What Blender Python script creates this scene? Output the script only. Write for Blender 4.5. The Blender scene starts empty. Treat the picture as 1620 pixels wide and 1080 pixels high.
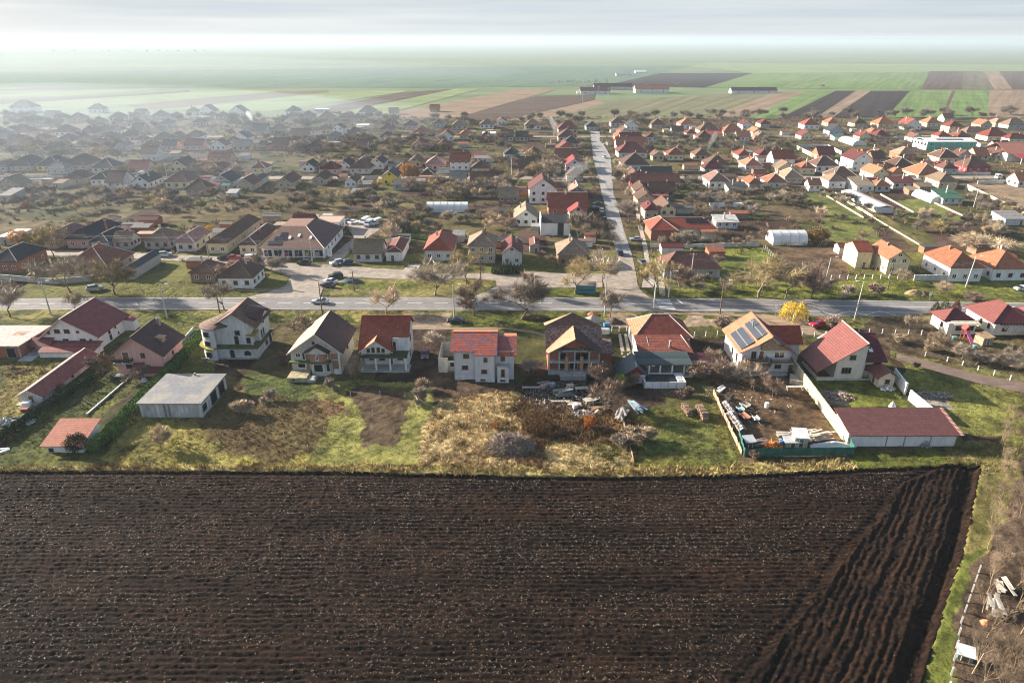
import bpy, math, random
import numpy as np
from mathutils import Vector
scene = bpy.context.scene
COL = scene.collection
R = math.radians
# ------------------------------------------------------------------ camera, sky, sun, exposure
CAM_H, PITCH, FOC = 65.0, R(23.96), 1080.0          # metres, below the horizon, focal length in units of a 1620 wide frame
cd = bpy.data.cameras.new('camera'); cam = bpy.data.objects.new('camera', cd); COL.objects.link(cam)
cam.location = (0, 0, CAM_H); cam.rotation_euler = (R(90) - PITCH, 0, 0)
cd.sensor_width = 36.0; cd.lens = 36.0 * FOC / 1620.0; cd.clip_start = 0.5; cd.clip_end = 60000
scene.camera = cam
SUN_EL, SUN_AZ = R(20.0), R(-64.5)                   # azimuth measured clockwise from +Y
SUN_DIR = Vector((math.sin(SUN_AZ) * math.cos(SUN_EL), math.cos(SUN_AZ) * math.cos(SUN_EL), math.sin(SUN_EL)))
sl = bpy.data.lights.new('sun', 'SUN'); so = bpy.data.objects.new('sun', sl); COL.objects.link(so)
sl.energy = 5.0; sl.angle = R(0.6); sl.color = (1.0, 0.9, 0.76)
so.rotation_euler = SUN_DIR.to_track_quat('Z', 'Y').to_euler(); so.location = (-200, 90, 200)
world = bpy.data.worlds.new('World'); scene.world = world; world.use_nodes = True
wt = world.node_tree; wn = wt.nodes; wl = wt.links; wn.clear()
wo = wn.new('ShaderNodeOutputWorld'); bg = wn.new('ShaderNodeBackground'); wl.new(bg.outputs[0], wo.inputs[0])
sky = wn.new('ShaderNodeTexSky'); sky.sky_type = 'NISHITA'; sky.sun_disc = False
sky.sun_elevation = SUN_EL; sky.sun_rotation = SUN_AZ; sky.dust_density = 2.0; sky.altitude = 100
bg.inputs[1].default_value = 0.07
tc = wn.new('ShaderNodeTexCoord'); mp = wn.new('ShaderNodeMapping'); mp.inputs['Scale'].default_value = (1.2, 1.2, 34)
wl.new(tc.outputs['Generated'], mp.inputs[0])
nz = wn.new('ShaderNodeTexNoise'); nz.inputs['Scale'].default_value = 1.6; nz.inputs['Detail'].default_value = 6; nz.inputs['Roughness'].default_value = .55
wl.new(mp.outputs[0], nz.inputs[0])
cr = wn.new('ShaderNodeValToRGB'); cr.color_ramp.elements[0].position = .36; cr.color_ramp.elements[1].position = .66
cr.color_ramp.elements[0].color = (2.45, 2.85, 3.25, 1); cr.color_ramp.elements[1].color = (3.55, 3.75, 3.85, 1)
wl.new(nz.outputs[0], cr.inputs[0])
sx = wn.new('ShaderNodeSeparateXYZ'); wl.new(tc.outputs['Generated'], sx.inputs[0])
mr = wn.new('ShaderNodeMapRange'); mr.inputs['From Min'].default_value = .06; mr.inputs['From Max'].default_value = .22
mr.inputs['To Min'].default_value = .93; mr.inputs['To Max'].default_value = .05; wl.new(sx.outputs[2], mr.inputs[0])
hz = wn.new('ShaderNodeMapRange'); hz.inputs['From Min'].default_value = .0; hz.inputs['From Max'].default_value = .022
hz.inputs['To Min'].default_value = 1; hz.inputs['To Max'].default_value = 0; wl.new(sx.outputs[2], hz.inputs[0])
pale = wn.new('ShaderNodeMixRGB'); pale.inputs[2].default_value = (3.3, 3.35, 3.45, 1); wl.new(hz.outputs[0], pale.inputs[0]); wl.new(cr.outputs[0], pale.inputs[1])
mx = wn.new('ShaderNodeMixRGB'); wl.new(mr.outputs[0], mx.inputs[0]); wl.new(sky.outputs[0], mx.inputs[1]); wl.new(pale.outputs[0], mx.inputs[2])
wl.new(mx.outputs[0], bg.inputs[0])
scene.view_settings.view_transform = 'Standard'; scene.view_settings.look = 'None'
scene.view_settings.exposure = 1.72; scene.view_settings.gamma = 1
scene.cycles.volume_bounces = 2; scene.cycles.max_bounces = 6; scene.cycles.diffuse_bounces = 3
scene.cycles.transparent_max_bounces = 8; scene.cycles.use_denoising = True; scene.cycles.use_adaptive_sampling = False; scene.cycles.filter_width = 1.1

# ------------------------------------------------------------------ ground position of a photograph point
def G(x, y, z=0.0):
    u = (x - 810) / FOC; v = (y - 540) / FOC
    dy = math.cos(PITCH) - v * math.sin(PITCH); dz = -math.sin(PITCH) - v * math.cos(PITCH)
    t = (z - CAM_H) / dz
    return u * t, dy * t
CROPS = dict(A=(0, 140, 3.857), B=(400, 140, 3.857), C=(780, 140, 3.857), D=(1200, 140, 3.857),
             a=(0, 320, 3.857), b=(380, 320, 5.0625), c=(660, 320, 4.765), d=(960, 320, 4.765), e=(1280, 320, 4.765),
             p=(0, 440, 3.724), q=(300, 440, 3.724), r=(640, 440, 3.724), s=(940, 440, 3.724), t=(1200, 440, 3.724), o=(0, 0, 1))
def K(c, x, y, z=0.0):
    a = CROPS[c]; return G(a[0] + x / a[2], a[1] + y / a[2], z)

# ------------------------------------------------------------------ numpy noise
def _h(ix, iy, s):
    n = (ix * 374761393 + iy * 668265263 + s * 1442695041) & 0xffffffff
    n = ((n ^ (n >> 13)) * 1274126177) & 0xffffffff
    return ((n ^ (n >> 16)) & 0xffff) / 65535.0
def vn(x, y, s=0):
    xi = np.floor(x).astype(np.int64); yi = np.floor(y).astype(np.int64); fx = x - xi; fy = y - yi
    fx = fx * fx * (3 - 2 * fx); fy = fy * fy * (3 - 2 * fy)
    a = _h(xi, yi, s); b = _h(xi + 1, yi, s); c = _h(xi, yi + 1, s); d = _h(xi + 1, yi + 1, s)
    return (a + (b - a) * fx) * (1 - fy) + (c + (d - c) * fx) * fy
def fbm(x, y, s=0, o=4):
    r = 0; a = .5; t = 0
    for k in range(o): r = r + a * vn(x * 2 ** k, y * 2 ** k, s + k * 17); t += a; a *= .55
    return r / t
def inpoly(px, py, poly):
    r = np.zeros(px.shape, bool); n = len(poly); j = n - 1
    for i in range(n):
        xi, yi = poly[i]; xj, yj = poly[j]
        if yi != yj:
            r ^= ((yi > py) != (yj > py)) & (px < (xj - xi) * (py - yi) / (yj - yi) + xi)
        j = i
    return r

# ------------------------------------------------------------------ materials
MATS = {}
def newmat(key):
    m = bpy.data.materials.new(key); m.use_nodes = True; nt = m.node_tree; b = nt.nodes['Principled BSDF']
    return m, nt, b
def _noise(nt, scale, detail=3, vec=None, rough=.6):
    n = nt.nodes.new('ShaderNodeTexNoise'); n.inputs['Scale'].default_value = scale; n.inputs['Detail'].default_value = detail; n.inputs['Roughness'].default_value = rough
    if vec is not None: nt.links.new(vec, n.inputs['Vector'])
    return n
def _range(nt, src, a, b, lo=.3, hi=.7):
    n = nt.nodes.new('ShaderNodeMapRange'); n.inputs['From Min'].default_value = lo; n.inputs['From Max'].default_value = hi
    n.inputs['To Min'].default_value = a; n.inputs['To Max'].default_value = b; nt.links.new(src, n.inputs[0]); return n
def _mul(nt, a, b):
    n = nt.nodes.new('ShaderNodeMath'); n.operation = 'MULTIPLY'; nt.links.new(a, n.inputs[0]); nt.links.new(b, n.inputs[1]); return n
def _scalecol(nt, colsock, fac):
    n = nt.nodes.new('ShaderNodeVectorMath'); n.operation = 'SCALE'
    if isinstance(colsock, tuple): n.inputs[0].default_value = colsock[:3]
    else: nt.links.new(colsock, n.inputs[0])
    nt.links.new(fac, n.inputs['Scale']); return n
def _bump(nt, b, h, strength, dist):
    n = nt.nodes.new('ShaderNodeBump'); n.inputs['Strength'].default_value = strength; n.inputs['Distance'].default_value = dist
    nt.links.new(h, n.inputs['Height']); nt.links.new(n.outputs[0], b.inputs['Normal'])
def plain(col, rough=.8, var=.25, scale=1.5, metal=0.0, spec=.3, key=None):
    """painted or bare surface with soft uneven staining"""
    k = ('plain', col, rough, var, scale, metal)
    if k in MATS: return MATS[k]
    m, nt, b = newmat(key or 'surface'); t = nt.nodes.new('ShaderNodeTexCoord')
    n = _noise(nt, scale, 5, t.outputs['Object']); f = _range(nt, n.outputs[0], 1 - var, 1 + var)
    s = _scalecol(nt, col, f.outputs[0]); nt.links.new(s.outputs[0], b.inputs['Base Color'])
    b.inputs['Roughness'].default_value = rough; b.inputs['Metallic'].default_value = metal; b.inputs['Specular IOR Level'].default_value = spec
    MATS[k] = m; return m
def wallmat(col, stain=.35):
    k = ('wall', col, stain)
    if k in MATS: return MATS[k]
    m, nt, b = newmat('render'); t = nt.nodes.new('ShaderNodeTexCoord')
    mpn = nt.nodes.new('ShaderNodeMapping'); mpn.inputs['Scale'].default_value = (1, 1, .3); nt.links.new(t.outputs['Object'], mpn.inputs[0])
    n1 = _noise(nt, 1.1, 6, mpn.outputs[0], .7); n2 = _noise(nt, 6, 3, t.outputs['Object'])
    f = _mul(nt, _range(nt, n1.outputs[0], 1 - stain, 1 + stain * .35, .3, .62).outputs[0], _range(nt, n2.outputs[0], .93, 1.05).outputs[0])
    s = _scalecol(nt, col, f.outputs[0]); nt.links.new(s.outputs[0], b.inputs['Base Color'])
    b.inputs['Roughness'].default_value = .9; b.inputs['Specular IOR Level'].default_value = .15
    _bump(nt, b, n2.outputs[0], .25, .03)
    MATS[k] = m; return m
def tile(col, period=.2, mott=.35, rough=.75, second=None, deep=.6):
    """roof covering: courses follow the height, single tiles vary in tone"""
    k = ('tile', col, period, mott, second)
    if k in MATS: return MATS[k]
    m, nt, b = newmat('roof_tiles'); t = nt.nodes.new('ShaderNodeTexCoord')
    w = nt.nodes.new('ShaderNodeTexWave'); w.bands_direction = 'Z'; w.wave_profile = 'SAW'; w.inputs['Scale'].default_value = .314 / period
    w.inputs['Distortion'].default_value = .25; nt.links.new(t.outputs['Object'], w.inputs['Vector'])
    n1 = _noise(nt, .9, 6, t.outputs['Object'], .65); n2 = _noise(nt, 5.5, 2, t.outputs['Object'])
    f = _mul(nt, _range(nt, w.outputs[1], deep, 1.1, 0, 1).outputs[0], _range(nt, n2.outputs[0], 1 - mott, 1 + mott).outputs[0])
    f2 = _mul(nt, f.outputs[0], _range(nt, n1.outputs[0], 1 - mott * .8, 1 + mott * .6).outputs[0])
    base = col
    if second:
        v = nt.nodes.new('ShaderNodeTexVoronoi'); v.inputs['Scale'].default_value = 2.6; nt.links.new(t.outputs['Object'], v.inputs['Vector'])
        sc = nt.nodes.new('ShaderNodeSeparateColor'); nt.links.new(v.outputs['Color'], sc.inputs[0])
        mixn = nt.nodes.new('ShaderNodeMixRGB'); mixn.inputs[1].default_value = (*col, 1); mixn.inputs[2].default_value = (*second, 1)
        nt.links.new(_range(nt, sc.outputs[0], 0, 1, .52, .6).outputs[0], mixn.inputs[0]); base = mixn.outputs[0]
    s = _scalecol(nt, base, f2.outputs[0]); nt.links.new(s.outputs[0], b.inputs['Base Color'])
    b.inputs['Roughness'].default_value = rough; b.inputs['Specular IOR Level'].default_value = .25
    _bump(nt, b, w.outputs[1], .5, .05)
    MATS[k] = m; return m
def brickmat(col=(.34, .13, .07)):
    k = ('brick', col)
    if k in MATS: return MATS[k]
    m, nt, b = newmat('hollow_brick'); t = nt.nodes.new('ShaderNodeTexCoord')
    w = nt.nodes.new('ShaderNodeTexWave'); w.bands_direction = 'Z'; w.inputs['Scale'].default_value = 1.25; nt.links.new(t.outputs['Object'], w.inputs['Vector'])
    n = _noise(nt, 2.2, 5, t.outputs['Object'], .7)
    f = _mul(nt, _range(nt, w.outputs[1], .72, 1.05, 0, .35).outputs[0], _range(nt, n.outputs[0], .6, 1.35).outputs[0])
    s = _scalecol(nt, col, f.outputs[0]); nt.links.new(s.outputs[0], b.inputs['Base Color']); b.inputs['Roughness'].default_value = .95
    MATS[k] = m; return m
def groundmat(name, bump=.5, fine=4.0):
    m, nt, b = newmat(name); t = nt.nodes.new('ShaderNodeTexCoord')
    a = nt.nodes.new('ShaderNodeAttribute'); a.attribute_name = 'col'
    n1 = _noise(nt, fine, 4, t.outputs['Object'], .7); n2 = _noise(nt, fine * .13, 5, t.outputs['Object'], .65)
    f = _mul(nt, _range(nt, n1.outputs[0], .5, 1.5).outputs[0], _range(nt, n2.outputs[0], .72, 1.3).outputs[0])
    s = _scalecol(nt, a.outputs['Color'], f.outputs[0]); nt.links.new(s.outputs[0], b.inputs['Base Color'])
    b.inputs['Roughness'].default_value = 1; b.inputs['Specular IOR Level'].default_value = .1
    if bump: _bump(nt, b, n1.outputs[0], bump, .25)
    return m
def attrmat(name, rough=.95):
    m, nt, b = newmat(name); a = nt.nodes.new('ShaderNodeAttribute'); a.attribute_name = 'col'
    nt.links.new(a.outputs['Color'], b.inputs['Base Color']); b.inputs['Roughness'].default_value = rough; b.inputs['Specular IOR Level'].default_value = .15
    return m
def twigmat(col, name='twigs'):
    k = ('twig', col)
    if k in MATS: return MATS[k]
    m, nt, b = newmat(name); oi = nt.nodes.new('ShaderNodeObjectInfo'); t = nt.nodes.new('ShaderNodeTexCoord')
    n = _noise(nt, .8, 2, t.outputs['Object'])
    f = _mul(nt, _range(nt, oi.outputs['Random'], .65, 1.4, 0, 1).outputs[0], _range(nt, n.outputs[0], .7, 1.3).outputs[0])
    s = _scalecol(nt, col, f.outputs[0]); nt.links.new(s.outputs[0], b.inputs['Base Color']); b.inputs['Roughness'].default_value = .9; b.inputs['Specular IOR Level'].default_value = .1
    MATS[k] = m; return m
def asphalt(col, name='asphalt', streak=(.02, .6)):
    m, nt, b = newmat(name); t = nt.nodes.new('ShaderNodeTexCoord')
    mpn = nt.nodes.new('ShaderNodeMapping'); mpn.inputs['Scale'].default_value = (streak[0], streak[1], 1); nt.links.new(t.outputs['Object'], mpn.inputs[0])
    n1 = _noise(nt, 1.6, 4, mpn.outputs[0], .6); n2 = _noise(nt, .35, 6, t.outputs['Object'], .7); n3 = _noise(nt, 9, 2, t.outputs['Object'])
    f = _mul(nt, _mul(nt, _range(nt, n1.outputs[0], .72, 1.25).outputs[0], _range(nt, n2.outputs[0], .8, 1.2).outputs[0]).outputs[0], _range(nt, n3.outputs[0], .9, 1.1).outputs[0])
    s = _scalecol(nt, col, f.outputs[0]); nt.links.new(s.outputs[0], b.inputs['Base Color']); b.inputs['Roughness'].default_value = .85; b.inputs['Specular IOR Level'].default_value = .25
    return m
def glassmat():
    if 'glass' in MATS: return MATS['glass']
    m, nt, b = newmat('window_glass'); b.inputs['Base Color'].default_value = (.018, .022, .028, 1); b.inputs['Roughness'].default_value = .12
    b.inputs['Specular IOR Level'].default_value = .6; MATS['glass'] = m; return m
DARK = plain((.012, .010, .009), .95, .3, 2, key='painted_dark_inside')  # near black colour standing for the unlit inside of openings
CONC = wallmat((.40, .39, .36), .4); WHITE = wallmat((.74, .73, .70), .18)
PVC = plain((.75, .75, .74), .5, .05, 3, key='white_plastic'); WOODF = plain((.16, .075, .035), .6, .3, 3, key='brown_wood')
METAL = plain((.32, .33, .34), .45, .15, 2, .6, key='grey_metal')
RUBBER = plain((.015, .015, .016), .85, .1, 3, key='rubber')

# ------------------------------------------------------------------ mesh builder
class MB:
    def __init__(s): s.v = []; s.f = []; s.i = []; s.m = []
    def mi(s, mat):
        if mat not in s.m: s.m.append(mat)
        return s.m.index(mat)
    def add(s, vs, fs, mat):
        o = len(s.v); k = s.mi(mat); s.v += [tuple(v) for v in vs]
        for f in fs: s.f.append([o + q for q in f]); s.i.append(k)
        return s
    def box(s, x0, x1, y0, y1, z0, z1, mat):
        return s.add([(x0, y0, z0), (x1, y0, z0), (x1, y1, z0), (x0, y1, z0), (x0, y0, z1), (x1, y0, z1), (x1, y1, z1), (x0, y1, z1)],
              [(3, 2, 1, 0), (4, 5, 6, 7), (0, 1, 5, 4), (1, 2, 6, 5), (2, 3, 7, 6), (3, 0, 4, 7)], mat)
    def prism(s, poly, y0, y1, mat, axis='y'):
        n = len(poly)
        if axis == 'y': vs = [(a, y0, b) for a, b in poly] + [(a, y1, b) for a, b in poly]
        elif axis == 'x': vs = [(y0, a, b) for a, b in poly] + [(y1, a, b) for a, b in poly]
        else: vs = [(a, b, y0) for a, b in poly] + [(a, b, y1) for a, b in poly]
        return s.add(vs, [tuple(range(n))[::-1], tuple(range(n, 2 * n))] + [(i, (i + 1) % n, n + (i + 1) % n, n + i) for i in range(n)], mat)
    def slab(s, pts, t, mat):
        n = len(pts); vs = [(x, y, z) for x, y, z in pts] + [(x, y, z + t) for x, y, z in pts]
        return s.add(vs, [tuple(range(n))[::-1], tuple(range(n, 2 * n))] + [(i, (i + 1) % n, n + (i + 1) % n, n + i) for i in range(n)], mat)
    def tube(s, p, q, r0, r1, mat, n=6, cap=True):
        p = Vector(p); q = Vector(q); d = (q - p).normalized(); a = d.orthogonal().normalized(); b = d.cross(a)
        vs = []
        for c, r in ((p, r0), (q, r1)):
            for k in range(n):
                g = 2 * math.pi * k / n; vs.append(c + a * (r * math.cos(g)) + b * (r * math.sin(g)))
        fs = [(k, (k + 1) % n, n + (k + 1) % n, n + k) for k in range(n)]
        if cap: fs += [tuple(range(n))[::-1], tuple(range(n, 2 * n))]
        return s.add(vs, fs, mat)
    def cyl(s, c, axis, r, h, mat, n=12):
        c = Vector(c); d = Vector({'x': (1, 0, 0), 'y': (0, 1, 0), 'z': (0, 0, 1)}[axis])
        return s.tube(c - d * h / 2, c + d * h / 2, r, r, mat, n)
    def build(s, name, parent=None, loc=(0, 0, 0), smooth=False):
        me = bpy.data.meshes.new(name); me.from_pydata(s.v, [], s.f)
        for m in s.m: me.materials.append(m)
        if len(s.m) > 1: me.polygons.foreach_set('material_index', s.i)
        if smooth: me.polygons.foreach_set('use_smooth', [True] * len(s.f))
        me.update()
        return link(name, me, parent, loc)
def link(name, me, parent=None, loc=(0, 0, 0)):
    o = bpy.data.objects.new(name, me); COL.objects.link(o); o.location = loc
    if parent is not None: o.parent = parent
    return o
def npmesh(name, V, F, mat, colr=None, smooth=False):
    me = bpy.data.meshes.new(name); n = F.shape[1]
    me.vertices.add(len(V)); me.vertices.foreach_set('co', np.ascontiguousarray(V, np.float32).ravel())
    me.loops.add(F.size); me.loops.foreach_set('vertex_index', np.ascontiguousarray(F, np.int32).ravel())
    me.polygons.add(len(F)); me.polygons.foreach_set('loop_start', np.arange(0, F.size, n, dtype=np.int32))
    me.polygons.foreach_set('loop_total', np.full(len(F), n, np.int32))
    if colr is not None:
        at = me.color_attributes.new('col', 'FLOAT_COLOR', 'POINT')
        c = np.ones((len(V), 4), np.float32); c[:, :3] = colr; at.data.foreach_set('color', c.ravel())
    me.update(calc_edges=True)
    if smooth: me.polygons.foreach_set('use_smooth', np.ones(len(F), bool))
    me.materials.append(mat); return me
def tag(o, label, cat, group=None, kind=None):
    o['label'] = label; o['category'] = cat
    if group: o['group'] = group
    if kind: o['kind'] = kind
    return o
def struct(o, label=None):
    o['kind'] = 'structure'
    if label: o['label'] = label
    return o
def empty(name, loc, label, cat, group=None, rz=0):
    o = bpy.data.objects.new(name, None); COL.objects.link(o); o.location = loc; o.rotation_euler = (0, 0, rz); o.empty_display_size = .5
    return tag(o, label, cat, group)
def copy_thing(root, loc, rz, label=None, group=None, scale=None):
    r = root.copy(); COL.objects.link(r); r.location = loc; r.rotation_euler = (0, 0, rz)
    if scale: r.scale = scale
    if label: r['label'] = label
    if group: r['group'] = group
    for ch in list(root.children):
        c = ch.copy(); COL.objects.link(c); c.parent = r
        for g in ch.children:
            d = g.copy(); COL.objects.link(d); d.parent = c
    return r
LAND = []                                            # landmarks other labels may refer to: (x, y, phrase)
# ------------------------------------------------------------------ ground: zones, roads, fields
def PW(pts, c='o'): return [K(c, x, y) for x, y in pts]
north = [G(x, y) for x, y in ((0, 472), (400, 470.5), (800, 470), (1200, 473), (1620, 479))]
south = [G(x, y) for x, y in ((1620, 496.5), (1470, 496), (1425, 500.5), (1290, 500.5), (1262, 494.5), (1050, 493), (800, 491.5), (400, 490), (0, 489.7))]
MAIN = [(-330, 176.5)] + north + [(330, 166.5), (330, 159)] + south + [(-330, 168.2)]
SERVICE = PW([(384, 471.5), (506, 470.5), (511, 456), (532, 441), (556, 438), (600, 441), (680, 442), (740, 440), (784, 444), (786, 452), (768, 462), (742, 470.8), (806, 471),
              (826, 462), (842, 454.5), (958, 455), (966, 462), (955, 471.5), (1031, 472), (1017, 463), (1009, 452), (1006, 432), (1000, 404), (977, 404),
              (979, 427), (977, 433), (900, 433), (832, 430), (790, 432), (700, 433), (660, 432.5), (640, 427), (600, 425), (545, 420), (480, 418), (440, 415), (415, 409), (300, 404), (180, 398), (60, 396),
              (60, 404), (180, 407), (300, 414), (400, 419), (418, 423), (432, 428), (460, 438), (452, 452), (425, 462)])
LONG = PW([(977, 404), (1000, 404), (989, 370), (981, 342), (976, 321), (970.6, 306), (968, 280), (966.5, 249), (957, 232), (949, 223), (949, 208),
           (934, 208), (935, 223), (937, 235), (938, 249), (946, 280), (952, 306), (956, 321), (959, 342), (966, 370)])
gx = lambda y: 39 + (y - 215) * .062
CROSS = [(-330, 347), (gx(350), 347.5), (330, 349), (330, 357), (gx(350), 355), (-330, 354.5)]
BACK = [(-330, 507), (gx(510), 507), (330, 509), (330, 515), (gx(510), 513), (-330, 513)]
SHOPYARD = PW([(549, 360), (556, 349), (618, 346), (612, 356), (575, 380), (548, 404), (536, 415), (515, 415), (530, 400), (560, 375)])
TRACK = PW([(1418, 560), (1450, 566), (1500, 580), (1560, 594), (1640, 609), (1640, 624), (1590, 616), (1545, 606), (1495, 592), (1450, 578), (1418, 568)])
PATHA = PW([(640, 517), (720, 518), (800, 518), (842, 523), (868, 530), (866, 533), (840, 526.5), (800, 521), (720, 521), (640, 521)])
PATHB = PW([(1208, 497), (1236, 500), (1258, 512), (1290, 522), (1306, 530), (1280, 530), (1245, 520), (1224, 510), (1196, 502), (1050, 496.5), (1050, 493.5)])
SIDEW = PW([(1015, 455), (1040, 455), (1030, 425), (1024, 390), (1014, 350), (1007, 320), (1003, 320), (1008, 350), (1017, 390), (1022, 425), (1018, 440)])
ROADS = [MAIN, SERVICE, LONG, CROSS, BACK, SHOPYARD, TRACK, PATHA, PATHB, SIDEW]

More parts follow.
